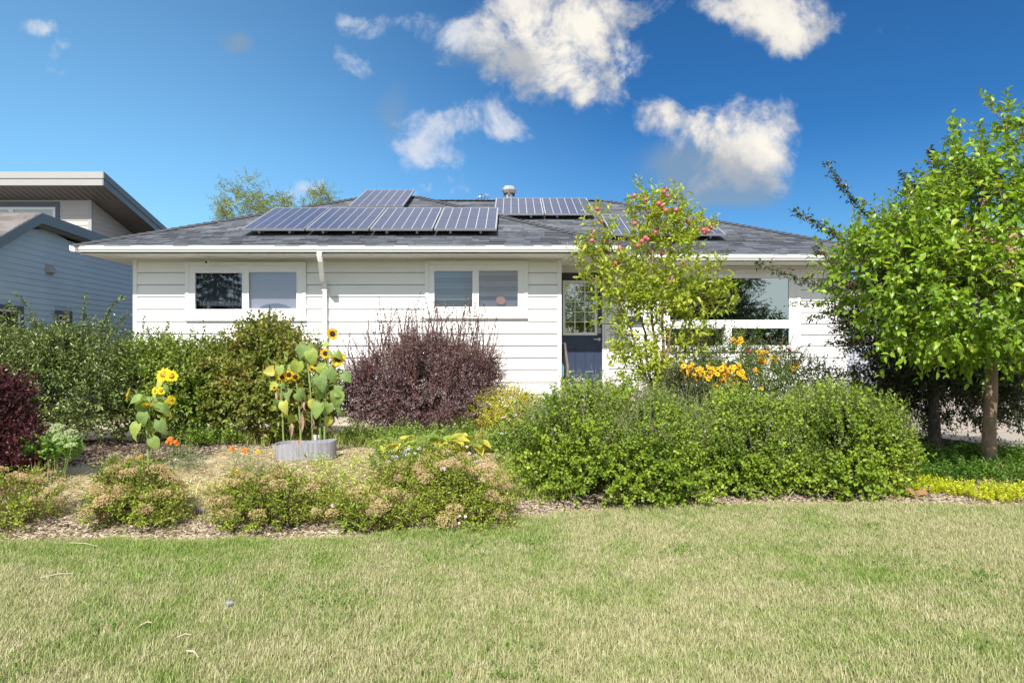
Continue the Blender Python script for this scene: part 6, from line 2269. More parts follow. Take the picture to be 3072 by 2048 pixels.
def tree(name, label, base, trunk, blobs, nshoot, leafm, barkm, seed, r0=.08, nleaf=8, lsize=.08, aspect=.6, length=.3, nattr=170, gap=.2, shape='oval', singles=None, up=.2, extra=None, inner=.4, spikes=None, droop=0, cat="tree", curl=.3, group=None, upbias=.8, fold=.2):
    rs = np.random.RandomState(seed)
    t = thing(name, label, cat, base, group)
    # trunk: tapered, slightly crooked, with a flare at the foot
    pts = [Vector(base) - Vector((0, 0, .08))] + [Vector(p) for p in trunk]
    fine, rad = [], []
    n = len(pts)
    for i in range(n - 1):
        for k in range(4):
            f = (i + k / 4) / (n - 1)
            fine.append(pts[i].lerp(pts[i + 1], k / 4) + Vector((rs.normal() * .003, rs.normal() * .003, 0)))
            rad.append(r0 * (1 - .45 * f) * (1 + .35 * math.exp(-f * 14)))
    fine.append(pts[-1]); rad.append(r0 * .5)
    b = MB(); b.tube([tuple(p) for p in fine], rad, 14)
    obj("trunk", b, barkm, t, smooth=True)
    P, D = crown_points(blobs, nshoot, rs, inner, gap, seed=seed, bump=.24, bs=2.2)
    if droop: D = nrm(D - np.array([0, 0, droop]))
    att = P[rs.choice(len(P), min(nattr, len(P)), replace=False)] * .9 + .1 * np.array(trunk[-1])
    A, Bq, ra, rb, N = skeleton(base, att, rs, r0=r0 * .42, tip=.003, trunk=trunk)
    V2, F2 = tubes_geo(A, Bq, ra, rb, 6)
    np_mesh("branches", V2, F2, bark_dark, t, smooth=True, kind='stuff')
    rc = np.clip((wobble(P, 1.6, seed) + 1) / 2 + rs.normal(size=len(P)) * .15, 0, 1)
    V, F, r, tips = shoots(P, D, rs, length, nleaf, lsize, aspect, up=up, shape=shape, fold=fold, curl=curl, rc=rc, upbias=upbias)
    geo = [(V, F, r)]
    sticks = [tubes_geo(P - (tips - P) * .2, tips, .004, .0018, 3)]
    for (p0, p1, nl, ls, th) in (spikes or []):
        p0 = np.array(p0, float); p1 = np.array(p1, float)
        L = np.linalg.norm(p1 - p0); m = max(5, int(L / .07)); tt = np.linspace(0, 1, m + 1)
        C = p0 + (p1 - p0) * tt[:, None] + (rs.normal(size=3) * .05 * L) * np.sin(tt * PI)[:, None] + rs.normal(size=(m + 1, 3)) * .008
        sticks.append(tubes_geo(C[:-1], C[1:], th * (1 - tt[:-1]) + .002, th * (1 - tt[1:]) + .002, 5))
        idx = rs.randint(0, m, nl)
        pp = C[idx] + (C[idx + 1] - C[idx]) * rs.rand(nl, 1) + rs.normal(size=(nl, 3)) * .03 * min(1, L)
        dd = nrm(nrm(p1 - p0) * .5 + rdir(nl, rs) * .8)
        geo.append(leaf_geo(pp, dd, nrm(np.array([0, 0, 1.]) + rdir(nl, rs) * .7), ls * (.6 + .6 * rs.rand(nl)), ls * aspect * (.7 + .5 * rs.rand(nl)), rs.rand(nl), shape, fold, curl))
    V, F, r = join_geo(geo)
    np_mesh("foliage", V, F, leafm, t, rnd=r, kind='stuff')
    b0 = 0; Vs, Fs = [], []
    for V2, F2 in sticks:
        Vs.append(V2); Fs.append(F2 + b0); b0 += len(V2)
    np_mesh("twigs", np.concatenate(Vs), np.concatenate(Fs), barkm, t, kind='stuff')
    if singles:
        me, cnt, sz = singles
        # viewer side of the crown
        k = np.argsort(P[:, 1] - .25 * np.abs(D[:, 0]))
        P3, D3 = crown_points(blobs, cnt * 8, rs, .97)
        kk = D3[:, 1] < -.35
        P3, D3 = P3[kk][:cnt], D3[kk][:cnt]
        single_leaves(t, me, P3 + D3 * .04, nrm(D3 + rdir(len(P3), rs) * .8 - np.array([0, 0, .3])), rs, len(P3), sz)
    return t, P


# near tree on the right
lm = [leaf_blade_mesh("leaf", .085, .055, L_tree_o, droop=d_, cup=.3, n=4, wav=.02) for d_ in (.4, .8)]
tb = (wx(2970, 8.5), 8.5, gz(wx(2970, 8.5), 8.5))
tr_ = [(wx(2968, 8.5), 8.5, wz(1300, 8.5)), (wx(2975, 8.5), 8.5, wz(1100, 8.5)), (wx(2960, 8.5), 8.55, wz(900, 8.5)), (wx(2950, 8.5), 8.6, wz(700, 8.5)), (wx(2975, 8.5), 8.6, wz(500, 8.5))]
bb = B([(2790, 860, 8.1, .80, .9, .52), (2655, 790, 8.3, .58, .7, .42), (2930, 930, 7.8, .75, .9, .48), (2860, 700, 8.3, .80, .8, .50), (3000, 760, 8.2, .8, .8, .7), (2760, 690, 8.4, .50, .6, .36), (2950, 570, 8.5, .50, .6, .42), (3040, 480, 8.6, .42, .5, .45), (2890, 500, 8.6, .22, .3, .40), (3120, 900, 8.2, .7, .8, .6),
         (2840, 990, 7.9, .7, .7, .28), (3030, 1000, 7.8, .5, .7, .28), (2590, 790, 8.4, .20, .4, .20), (3010, 400, 8.7, .2, .25, .35)])
sp = [(W(2500, 790, 8.2), W(2440, 700, 8.2), 0, .07, .004), (W(2560, 760, 8.3), W(2480, 660, 8.3), 34, .06, .006), (W(2890, 480, 8.6), W(2850, 345, 8.6), 50, .07, .008), (W(3020, 430, 8.6), W(3035, 300, 8.6), 60, .07, .008), (W(2960, 480, 8.6), W(2935, 370, 8.6), 36, .07, .006),
      (W(3060, 420, 8.6), W(3068, 330, 8.6), 40, .06, .006), (W(2700, 640, 8.4), W(2600, 610, 8.4), 20, .06, .005), (W(2600, 760, 8.3), W(2520, 700, 8.3), 26, .07, .005)]
tree("broadleaf_tree", "bright green broadleaf tree with smooth brown trunk at the right edge", tb, tr_, bb, 1900, L_tree, bark_grey, 201, r0=.082, nleaf=9, lsize=.088, aspect=.60, length=.30, gap=.50, singles=(lm, 300, 1.1), up=.15, spikes=sp, nattr=200, inner=.42)

# dark fruit tree behind it
tb = (wx(2805, 9.7), 9.7, gz(wx(2805, 9.7), 9.7))
tr_ = [(wx(2803, 9.7), 9.7, wz(1250, 9.7)), (wx(2795, 9.7), 9.7, wz(1100, 9.7)), (wx(2790, 9.7), 9.75, wz(950, 9.7)), (wx(2780, 9.7), 9.8, wz(800, 9.7))]
bb = B([(2740, 810, 9.9, .75, .9, .65), (2680, 980, 9.9, .70, .8, .5), (2880, 1090, 9.9, .95, .8, .40), (2790, 640, 10.0, .40, .5, .45), (2620, 860, 9.9, .5, .6, .5), (3010, 1080, 10., .55, .7, .45), (2700, 1110, 10.0, .50, .6, .45), (2880, 1180, 10.4, .65, .6, .42), (3010, 1200, 10.6, .45, .5, .28), (2640, 1180, 10., .35, .5, .3), (2790, 1090, 10.2, .9, .6, .4), (2960, 1130, 10.3, .8, .6, .4), (2760, 1210, 10.2, .45, .5, .42)])
sp = [(W(2700, 700, 9.9), W(2478, 490, 9.9), 190, .062, .014), (W(2640, 760, 9.9), W(2385, 630, 9.8), 170, .06, .012), (W(2600, 860, 9.9), W(2280, 790, 9.7), 190, .058, .012), (W(2820, 600, 10), W(2790, 440, 10.), 130, .062, .012), (W(2760, 640, 10), W(2700, 520, 10.), 110, .06, .010),
      (W(2600, 900, 9.9), W(2375, 910, 9.8), 110, .05, .010), (W(2600, 960, 9.9), W(2420, 960, 9.8), 120, .05, .010), (W(2620, 1000, 9.9), W(2480, 1030, 9.8), 90, .05, .010), (W(2660, 880, 9.9), W(2480, 830, 9.8), 130, .055, .010), (W(2860, 560, 10), W(2840, 410, 10), 60, .055, .01),
      (W(2560, 790, 9.9), W(2440, 740, 9.8), 80, .055, .008), (W(2900, 1230, 9.6), W(2960, 1310, 9.3), 50, .06, .006), (W(3050, 1200, 9.6), W(3055, 1290, 9.4), 34, .06, .006), (W(2560, 1090, 9.8), W(2560, 1180, 9.7), 60, .05, .006)]
sp = [(a_, b_, int(n_ * 1.75), l_ * 1.15, h_) for a_, b_, n_, l_, h_ in sp]
t, P = tree("dark_fruit_tree", "dark leaved fruit tree behind the bright tree, branches reaching over the window", tb, tr_, bb, 4600, L_dark, bark_dark, 202, r0=.08, nleaf=9, lsize=.062, aspect=.45, length=.26, gap=.38, shape='kite', up=.1, spikes=sp, nattr=190, inner=.25)
bm_ = disc_mesh(.012, mat("cherry_red", (.30, .02, .03), rough=.3), "fruit")
rs = np.random.RandomState(5)
for i in range(70):
    a = sp[i % 11]
    p = Vector(a[0]).lerp(Vector(a[1]), rs.uniform(.1, .8)) + Vector((rs.normal() * .05, rs.normal() * .05, -.04))
    put(bm_, "fruit", t, p, (rs.rand() * 3, rs.rand() * 3, 0), (1, 1, 1.2))

# apple tree
al = [leaf_blade_mesh("leaf", .085, .036, L_apple_o, droop=d_, cup=.5, n=4, wav=.03) for d_ in (.3, .9)]
tb = at_ground(1962, 10.0)
tr_ = [W(1965, 1250, 10.0), W(1968, 1190, 10.0)]
limbs = [[(1968, 1200), (1945, 1120), (1935, 1000), (1900, 880), (1840, 760), (1790, 640)], [(1968, 1200), (1975, 1080), (1955, 960), (1960, 820), (1955, 700), (1940, 600)], [(1970, 1200), (1990, 1060), (1985, 900), (2010, 760), (2030, 640), (2030, 580)],
         [(1970, 1210), (2040, 1130), (2060, 1020), (2080, 930), (2120, 860), (2160, 790)], [(1965, 1200), (1930, 1100), (1900, 1010), (1870, 930), (1840, 880)], [(1972, 1190), (2000, 1100), (2010, 990), (2060, 880), (2110, 800)]]
bb = B([(1790, 700, 10., .22, .3, .40), (1770, 780, 10., .26, .3, .22), (1850, 850, 9.9, .36, .4, .42), (1940, 640, 10.1, .25, .3, .36), (2020, 610, 10.1, .20, .25, .30), (2020, 720, 10., .36, .4, .45), (1930, 760, 10., .30, .35, .40), (1910, 940, 9.9, .36, .35, .40), (2050, 850, 9.9, .42, .4, .42), (2150, 830, 10., .18, .25, .28), (1960, 900, 9.8, .3, .3, .4),
         (1880, 1060, 9.9, .26, .3, .35), (2070, 1000, 10., .28, .3, .3), (1990, 1060, 9.9, .30, .3, .35), (2160, 900, 10., .2, .25, .2), (1950, 1150, 9.8, .26, .25, .24), (2100, 680, 10.1, .12, .2, .12), (1820, 950, 9.9, .16, .2, .16)])
rs = np.random.RandomState(203)
t = thing("apple_tree", "small apple tree with pink red apples in front of the front door", "tree", tb)
sticks, nodes = [], []
for li, lb in enumerate(limbs):
    C = [Vector(W(a, b_, 10.0 + .12 * math.sin(li * 2 + i) * min(1, i))) for i, (a, b_) in enumerate(lb)]
    if li == 0: C = [Vector(tb)] + C
    fine = []
    for i in range(len(C) - 1):
        for k in range(4):
            fine.append(C[i].lerp(C[i + 1], k / 4) + Vector((rs.normal(), rs.normal(), 0)) * .008)
    fine.append(C[-1])
    b = MB(); b.tube([tuple(p) for p in fine], [.026 * (1 - .82 * i / len(fine)) for i in range(len(fine))], 8)
    obj("limb", b, mat("apple_bark", (.24, .16, .09), rough=.85, noise=.3, nscale=16, bump=.5), t, smooth=True)
    nodes += fine
b = MB(); b.tube([(tb[0], tb[1], tb[2] - .1), tuple(W(1964, 1260, 10)), tuple(W(1968, 1195, 10))], [.06, .05, .045], 12)
obj("trunk", b, mat("apple_bark", (.24, .16, .09)), t, smooth=True)
P, D = crown_points(bb, 1300, rs, .1, .45, seed=3, bump=.2)
Nn = np.array([tuple(p) for p in nodes])
# side twigs run from the limbs to the shoots
dist = np.linalg.norm(P[:, None] - Nn[None], axis=2)
J = Nn[np.argmin(dist + .3 * (Nn[None, :, 2] > P[:, None, 2] + .02), axis=1)]
k = rs.rand(len(P)) < .4
V2, F2 = tubes_geo(J[k], P[k], .006, .003, 4)
np_mesh("twigs", V2, F2, mat("apple_bark", (.24, .16, .09)), t, kind='stuff')
V, F, r, tips = shoots(P, nrm(D + np.array([0, 0, .6])), rs, .16, 7, .085, .42, up=.4, shape='oval', fold=.25, curl=.25, spread=.75, ccorr=.3, upbias=.6)
np_mesh("foliage", V, F, L_apple, t, rnd=r, kind='stuff')
P3, D3 = crown_points(bb, 2600, rs, .9); kk = D3[:, 1] < -.3; P3, D3 = P3[kk][:300], D3[kk][:300]
single_leaves(t, al, P3, nrm(D3 + rdir(len(P3), rs) * .7 + np.array([0, 0, .2])), rs, len(P3), 1.15)
ap_m = bpy.data.materials.new("apple_skin"); ap_m.use_nodes = True
T = NT(ap_m.node_tree); p_ = ap_m.node_tree.nodes['Principled BSDF']; p_.inputs['Roughness'].default_value = .3
co = T.n('ShaderNodeTexCoord').outputs['Object']
T.l(T.ramp(T.noise(T.vm('MULTIPLY', co, (60, 60, 12)), 1.0, 3), [(.35, (.42, .06, .10)), (.6, (.58, .17, .18)), (.8, (.60, .38, .22))]), p_.inputs['Base Color'])
ab = MB(); ab.lathe([(0, .022), (.012, .030), (.026, .026), (.034, .008), (.032, -.012), (.020, -.029), (.008, -.031), (0, -.026)], n=14)
ame = bpy.data.meshes.new("apple"); ame.from_pydata(ab.v, [], ab.f); ame.materials.append(ap_m); ame.shade_smooth()
apples = [(1791, 627), (1801, 665), (1777, 699), (1776, 722), (1821, 726), (1860, 745), (1902, 588), (1992, 576), (2004, 588), (1976, 611), (1986, 617), (1966, 641), (2028, 630), (1937, 600), (2062, 664), (1904, 671), (1936, 714), (1931, 722), (1925, 724), (1943, 718), (1986, 760), (2048, 791), (1966, 697), (1848, 790), (2013, 838), (2110, 690), (2118, 687), (2126, 693), (2115, 698), (2131, 684), (1997, 632), (1913, 738), (1998, 568)]
for i, (px, py) in enumerate(apples):
    d = 9.66 + .13 * (i % 3)
    o = put(ame, "apple", t, W(px, py, d), (rs.uniform(-.4, .4), rs.uniform(-.4, .4), 0), rs.uniform(.8, 1.12))
    b = MB(); p = Vector(W(px, py, d)); b.tube([tuple(p + Vector((0, 0, .025))), tuple(p + Vector((.01, .05, .07)))], .0018, 4)
    obj("apple_stalk", b, twig, t)

# tree behind the house
tb = (wx(840, 30), 30, .2)
bb = B([(720, 615, 30, .9, .8, .9), (740, 560, 30, .45, .5, .45), (820, 620, 30, .9, .8, .6), (900, 640, 30, .8, .8, .5), (965, 590, 30, .5, .6, .5), (690, 650, 30, .5, .6, .5), (840, 720, 30, 2.2, 1.6, 1.2), (985, 570, 30, .2, .3, .3)])
tree("distant_tree", "thin leaved yellow green tree rising behind the roof on the left", tb, [(wx(840, 30), 30, 2.5), (wx(835, 30), 30, 4.5)], bb, 1500, L_willow, bark_brown, 205, r0=.16, nleaf=10, lsize=.13, aspect=.22, length=.42, gap=.4, shape='kite', droop=.2, up=0, inner=.2, nattr=120)

# trees and shrubs across the street (mirrored in the glass)
L_far = leaf_mat("far_leaf", [(0, (.03, .06, .012)), (1, (.09, .14, .03))], trans=.2)
L_spruce = leaf_mat("spruce_needle", [(0, (.015, .035, .022)), (1, (.05, .085, .05))], trans=.05)


def spruce(label, x, y, h, r, seed):
    rs = np.random.RandomState(seed)
    t = thing("spruce_tree", label, "tree", (x, y, 0), "spruces across the lawn")
    b = MB(); b.tube([(x, y, -.1), (x, y, h)], [.16, .02], 8)
    obj("trunk", b, bark_dark, t)
    A, Bq = [], []
    n = 150
    for i in range(n):
        f = (i + .5) / n
        z = .5 + (h - .6) * f
        a = i * 2.4
        rr_ = r * (1 - f) ** .8 * rs.uniform(.75, 1.05)
        A.append((x, y, z)); Bq.append((x + rr_ * math.cos(a), y + rr_ * math.sin(a), z - rr_ * .25))
    A, Bq = np.array(A), np.array(Bq)
    V2, F2 = tubes_geo(A, Bq, .025, .006, 4)
    np_mesh("branches", V2, F2, bark_dark, t, kind='stuff')
    m = 60
    tt = rs.rand(n, m) ** .7
    P = (A[:, None] + (Bq - A)[:, None] * tt[..., None]).reshape(-1, 3)
    dirs = np.repeat(nrm(Bq - A), m, 0)
    D = nrm(dirs * .6 + rdir(len(P), rs) * .7 - [0, 0, .35])
    V, F, r_ = leaf_geo(P, D, rdir(len(P), rs), .28, .07, rs.rand(len(P)), 'kite', .3, .1)
    np_mesh("foliage", V, F, L_spruce, t, rnd=r_, kind='stuff')


spruce("spruce mirrored in the large front window", 8.3, -7.0, 7.4, 2.5, 301)
spruce("spruce mirrored in the left bedroom window", -15.2, -9.5, 10.5, 2.6, 302)
for i, (x, y, h) in enumerate(((18, -60, 4.5), (25, -62, 5.0), (32.5, -60, 7.4), (37, -61, 4.6), (-18, -58, 6), (-36, -62, 8))):
    bb = [(x, y, h * .62, h * .36, h * .3, h * .36), (x + h * .2, y, h * .5, h * .28, h * .25, h * .25), (x - h * .2, y, h * .5, h * .28, h * .25, h * .3)]
    tree("distant_tree", ["round leafy tree across the street, mirrored low in the front window", "wide leafy tree across the street", "tallest leafy tree across the street", "small leafy tree across the street", "leafy tree behind the second spruce", "broad leafy tree across the street on the far left"][i],
         (x, y, 0), [(x, y, h * .2), (x, y, h * .4)], bb, 420, L_far, bark_dark, 310 + i, r0=.22, nleaf=8, lsize=.42, aspect=.6, length=1.0, gap=.2, shape='kite', nattr=40)
# ================================================================== GROUND COVER: mulch, straw, turf
def scatter_bits(name, n, box, cond, L, w, m, seed, lift=.004, tilt=.25, curved=False):
    rs = np.random.RandomState(seed)
    x = rs.uniform(box[0], box[1], n); y = rs.uniform(box[2], box[3], n)
    k = cond(x, y, rs); x, y = x[k], y[k]
    n = len(x)
    z = ground_z(x, y) + .002
    a = rs.rand(n) * 6.28
    D = nrm(np.stack([np.cos(a), np.sin(a), rs.normal(size=n) * tilt], 1))
    N = nrm(np.stack([rs.normal(size=n) * .4, rs.normal(size=n) * .4, np.ones(n)], 1))
    l = L * (.4 + rs.rand(n)) ; ww = w * (.5 + rs.rand(n))
    P = np.stack([x, y, z + lift + rs.rand(n) * lift * 3], 1)
    V, F, r = leaf_geo(P - D * l[:, None] * .5, D, N, l, ww, rs.rand(n), 'kite', -.25 if curved else .1, .1)
    o = np_mesh(name, V, F, m, None, rnd=r, kind='stuff')
    return o


bark_m = leaf_mat("mulch_chip", [(0, (.07, .045, .028)), (.35, (.22, .16, .105)), (.75, (.36, .29, .21)), (1, (.54, .46, .37))], trans=.0, rough=.95, spec=.1)
bark_dk = leaf_mat("dark_mulch_chip", [(0, (.035, .02, .015)), (.5, (.10, .065, .05)), (.9, (.19, .135, .11)), (1, (.34, .27, .24))], trans=.0, rough=.95, spec=.1)
straw_m = leaf_mat("straw", [(0, (.46, .38, .26)), (.5, (.62, .54, .40)), (1, (.70, .65, .52))], trans=.2, rough=.8, spec=.2)


def in_strip(lo, hi):
    return lambda x, y, rs: (y > edge_y(x) + lo) & (y < edge_y(x) + hi) & (x < 6.8)


scatter_bits("bark_mulch", 110000, (-7, 9, 5.6, 8.4), lambda x, y, rs: (y > edge_y(x) + .02 + .06 * rs.rand(len(x))) & (y < edge_y(x) + .95 + .25 * rs.rand(len(x))), .065, .016, bark_m, 401, curved=True)
scatter_bits("dark_bark_mulch", 30000, (-6.5, -2.0, 7.2, 10.2), lambda x, y, rs: (x < -4.3 + .8 * rs.rand(len(x)) + .5 * (y > 8.9)) & (y > 7.9 + .5 * rs.rand(len(x))), .05, .02, bark_dk, 402, curved=True)
scatter_bits("dark_bark_mulch", 36000, (2.6, 8.5, 7.9, 11.2), lambda x, y, rs: (y > 8.6 + .3 * rs.rand(len(x))) & (y < 10.75 - (x - 6.5) * .35), .055, .022, bark_dk, 403, curved=True)
scatter_bits("straw_mulch", 80000, (-6, .4, 6.3, 10.0), lambda x, y, rs: (y > edge_y(x) + .6 + .5 * rs.rand(len(x))) & (y < 9.6 - .4 * rs.rand(len(x))) & (x > -4.1 + .9 * rs.rand(len(x)) - (y < 7.8) * 1.2), .11, .005, straw_m, 404, lift=.008, tilt=.18)
# cut turf edge: dry blades hanging over the bed
rs = np.random.RandomState(410)
n = 1900
x = rs.uniform(-6.5, 7.0, n); y = edge_y(x) + rs.normal(size=n) * .035 - .02
blades(np.stack([x, y, ground_z(x, y)], 1), 16000, rs, .045, .003, spread=1.1, arch=.5, m=leaf_mat("dry_blade", [(0, (.40, .34, .19)), (.6, (.55, .49, .30)), (1, (.64, .58, .40))], trans=.25), name="turf_edge", rad=.03, seg=2)
# yellow fallen bean pods and pale dry stalks between the spireas
pd_ = leaf_mat("pale_pod", [(0, (.55, .48, .22)), (1, (.70, .64, .36))], trans=.2)
o_ = thing("pale_stalks", "bunch of pale yellow limp stalks lying in the straw", "plant", at_ground(600, 7.3))
blades([at_ground(590, 7.25), at_ground(620, 7.3), at_ground(560, 7.5), at_ground(650, 7.4)], 60, rs, .17, .012, spread=1.2, arch=1.0, m=pd_, parent=o_, name="stalks", rad=.05, seg=5)
# loose greenery in the straw between the spireas
px_ = rs.uniform(540, 1150, 260); d_ = rs.uniform(6.5, 7.4, 260); x_ = (px_ - 1536) / FPX * d_
blades(np.stack([x_, d_, ground_z(x_, d_)], 1), 3800, rs, .10, .006, spread=.8, arch=.6, m=leaf_mat("pale_weed", [(0, (.24, .28, .09)), (.5, (.40, .42, .17)), (1, (.58, .52, .28))], trans=.3), name="weeds", rad=.07, seg=3)
px_ = rs.uniform(930, 1230, 200); d_ = rs.uniform(6.7, 8.2, 200); x_ = (px_ - 1536) / FPX * d_
cover("undergrowth", np.stack([x_, d_, ground_z(x_, d_)], 1), rs, .035, leaf_mat("lime_weed", [(0, (.22, .30, .05)), (.6, (.36, .42, .09)), (1, (.52, .50, .16))], trans=.3), h=.08, per=8)

# soil clod
c = thing("soil_clod", "lump of dug grey brown soil between the second and third spirea", "soil", at_ground(650, 6.75))
rs = np.random.RandomState(420)
bx0, by0, bz0 = at_ground(650, 6.75)
for q in range(5):
    b = MB(); b.lathe([(0, -.05), (.09, -.03), (.12, .02), (.08, .07), (.03, .09), (0, .092)], (bx0 + rs.normal() * .07, by0 + rs.normal() * .05, bz0 + .0), 12, 1.1, .8)
    b.v = [(v[0] + rs.normal() * .010, v[1] + rs.normal() * .010, v[2] + rs.normal() * .008) for v in b.v]
    obj("clod_lump", b, mat("clod", (.20, .165, .145), rough=1, noise=.4, nscale=25, bump=1.0, bscale=50), c, smooth=True)
# split wood chunk by the right shrub
x, y, z = W(2745, 1462, 7.55)
z = gz(x, y)
c = thing("wood_chunk", "split orange brown bark chunk at the foot of the right shrub", "wood", (x, y, z))
for q, (dx, dz, an) in enumerate(((0, .02, .4), (.05, .05, -.3), (-.04, .05, 1.0))):
    b = MB(); b.add([(-.08, -.03, -.02), (.08, -.035, -.015), (.07, .03, -.02), (-.07, .035, -.02), (-.06, -.02, .025), (.075, -.015, .015), (.05, .02, .03), (-.07, .02, .02)], [(0, 3, 2, 1), (4, 5, 6, 7), (0, 1, 5, 4), (1, 2, 6, 5), (2, 3, 7, 6), (3, 0, 4, 7)])
    b.rot(Matrix.Translation((x + dx, y, z + dz)) @ Matrix.Rotation(an, 4, 'Y') @ Matrix.Rotation(an * 2, 4, 'Z'))
    obj("wood_piece", b, mat("split_wood", (.36, .19, .10), rough=.9, noise=.35, nscale=30, bump=.6), c)

# bits lying on the lawn
def on_lawn(px, py):
    d = (CAMZ) * FPX / (py - 1070)
    x = wx(px, d)
    return x, d, gz(x, d)
x, y, z = on_lawn(688, 1829)
b = MB(); b.lathe([(0, -.01), (.026, -.006), (.03, .006), (.02, .016), (0, .018)], (x, y, z + .035), 10, 1, .6)
s = obj("pebble", b, mat("stone_lilac", (.26, .25, .29), rough=.8, noise=.2, nscale=40), smooth=True)
tag(s, "smooth grey stone lying in the lawn", "stone")
x, y, z = on_lawn(670, 1775)
b = MB(); b.tube([(x, y, z), (x + .002, y, z + .075)], [.004, .003], 6)
s = obj("survey_pin", b, mat("pin_grey", (.35, .35, .38), rough=.5, metal=.3)); tag(s, "thin grey pin standing up out of the lawn", "pin")
sticks_ = [((560, 1968), (596, 1988), .006, "straight pale twig at the front of the lawn"), ((120, 1750), (225, 1738), .004, "long curved straw lying on the left of the lawn"), ((420, 1893), (456, 1886), .005, "short brown twig on the left half of the lawn"), ((530, 1928), (575, 1922), .004, "pale flat straw above the straight twig"), ((210, 1642), (295, 1656), .004, "long pale stalk near the left mulch edge")]
for (a, b_, r_, lab) in sticks_:
    p, q = on_lawn(*a), on_lawn(*b_)
    m_ = Vector(p).lerp(Vector(q), .5) + Vector((0, .015, .012))
    b = MB(); b.tube([(p[0], p[1], p[2] + .034), (m_.x, m_.y, m_.z + .03), (q[0], q[1], q[2] + .036)], [r_, r_, r_ * .6], 6)
    s = obj("fallen_twig", b, mat("pale_twig", (.52, .44, .30), rough=.9)); tag(s, lab, "twig", "twigs on the lawn")
for (px, py, lab) in ((2223, 1546, "dry tan leaf on the lawn near the third shrub, the left of two"), (2240, 1545, "dry tan leaf on the lawn near the third shrub, the right of two"), (1830, 1636, "pale dry leaf on the lawn below the first shrub")):
    p = on_lawn(px, py)
    me = leaf_blade_mesh("fallen_leaf", .05, .035, mat("dry_leaf", (.50, .34, .20), rough=.9), cup=.6, droop=.2, n=4)
    s = link("fallen_leaf", me, None); s.location = (p[0], p[1], p[2] + .035); s.rotation_euler = (.4, .2, 1.0)
    tag(s, lab, "leaf", "dry leaves on the lawn")


# ------------------------------------------------------------------ turf
def turf_material():
    m = bpy.data.materials.new("turf_blade")
    m.use_nodes = True
    nt = m.node_tree
    T = NT(nt)
    p = nt.nodes['Principled BSDF']; out = nt.nodes['Material Output']
    pos = T.n('ShaderNodeNewGeometry').outputs['Position']
    f = T.n('ShaderNodeAttribute', attribute_name='rnd').outputs['Fac']
    big = T.noise(pos, .62, 3.0, .5)
    med = T.noise(pos, 2.6, 4.0, .6)
    fine = T.noise(pos, 14.0, 3.0, .6)
    s = T.n('ShaderNodeSeparateXYZ'); T.l(pos, s.inputs[0])
    # thicker green growth in patches; the back left strip by the bed is greener
    strip = T.m('MULTIPLY', T.mapr(s.outputs[1], 4.5, 5.7), T.mapr(s.outputs[0], 1.2, -1.5))
    g = T.m('ADD', T.m('ADD', T.m('MULTIPLY', big, .45), T.m('MULTIPLY', med, .55)), T.m('ADD', T.m('MULTIPLY', fine, .22), T.m('MULTIPLY', strip, .13)))
    green = T.mapr(g, .56, .76)
    dry = T.ramp(f, [(0, (.25, .29, .09)), (.35, (.42, .43, .18)), (.7, (.58, .55, .30)), (1, (.70, .63, .42))])
    lush = T.ramp(f, [(0, (.13, .24, .04)), (.5, (.25, .37, .07)), (.85, (.38, .46, .13)), (1, (.56, .54, .27))])
    c = T.mix(green, dry, lush)
    T.l(c, p.inputs['Base Color'])
    p.inputs['Roughness'].default_value = .6
    p.inputs['Specular IOR Level'].default_value = .25
    tr = T.n('ShaderNodeBsdfTranslucent'); T.l(c, tr.inputs[0])
    mx = T.n('ShaderNodeMixShader'); mx.inputs[0].default_value = .25
    T.l(p.outputs[0], mx.inputs[1]); T.l(tr.outputs[0], mx.inputs[2]); T.l(mx.outputs[0], out.inputs[0])
    return m


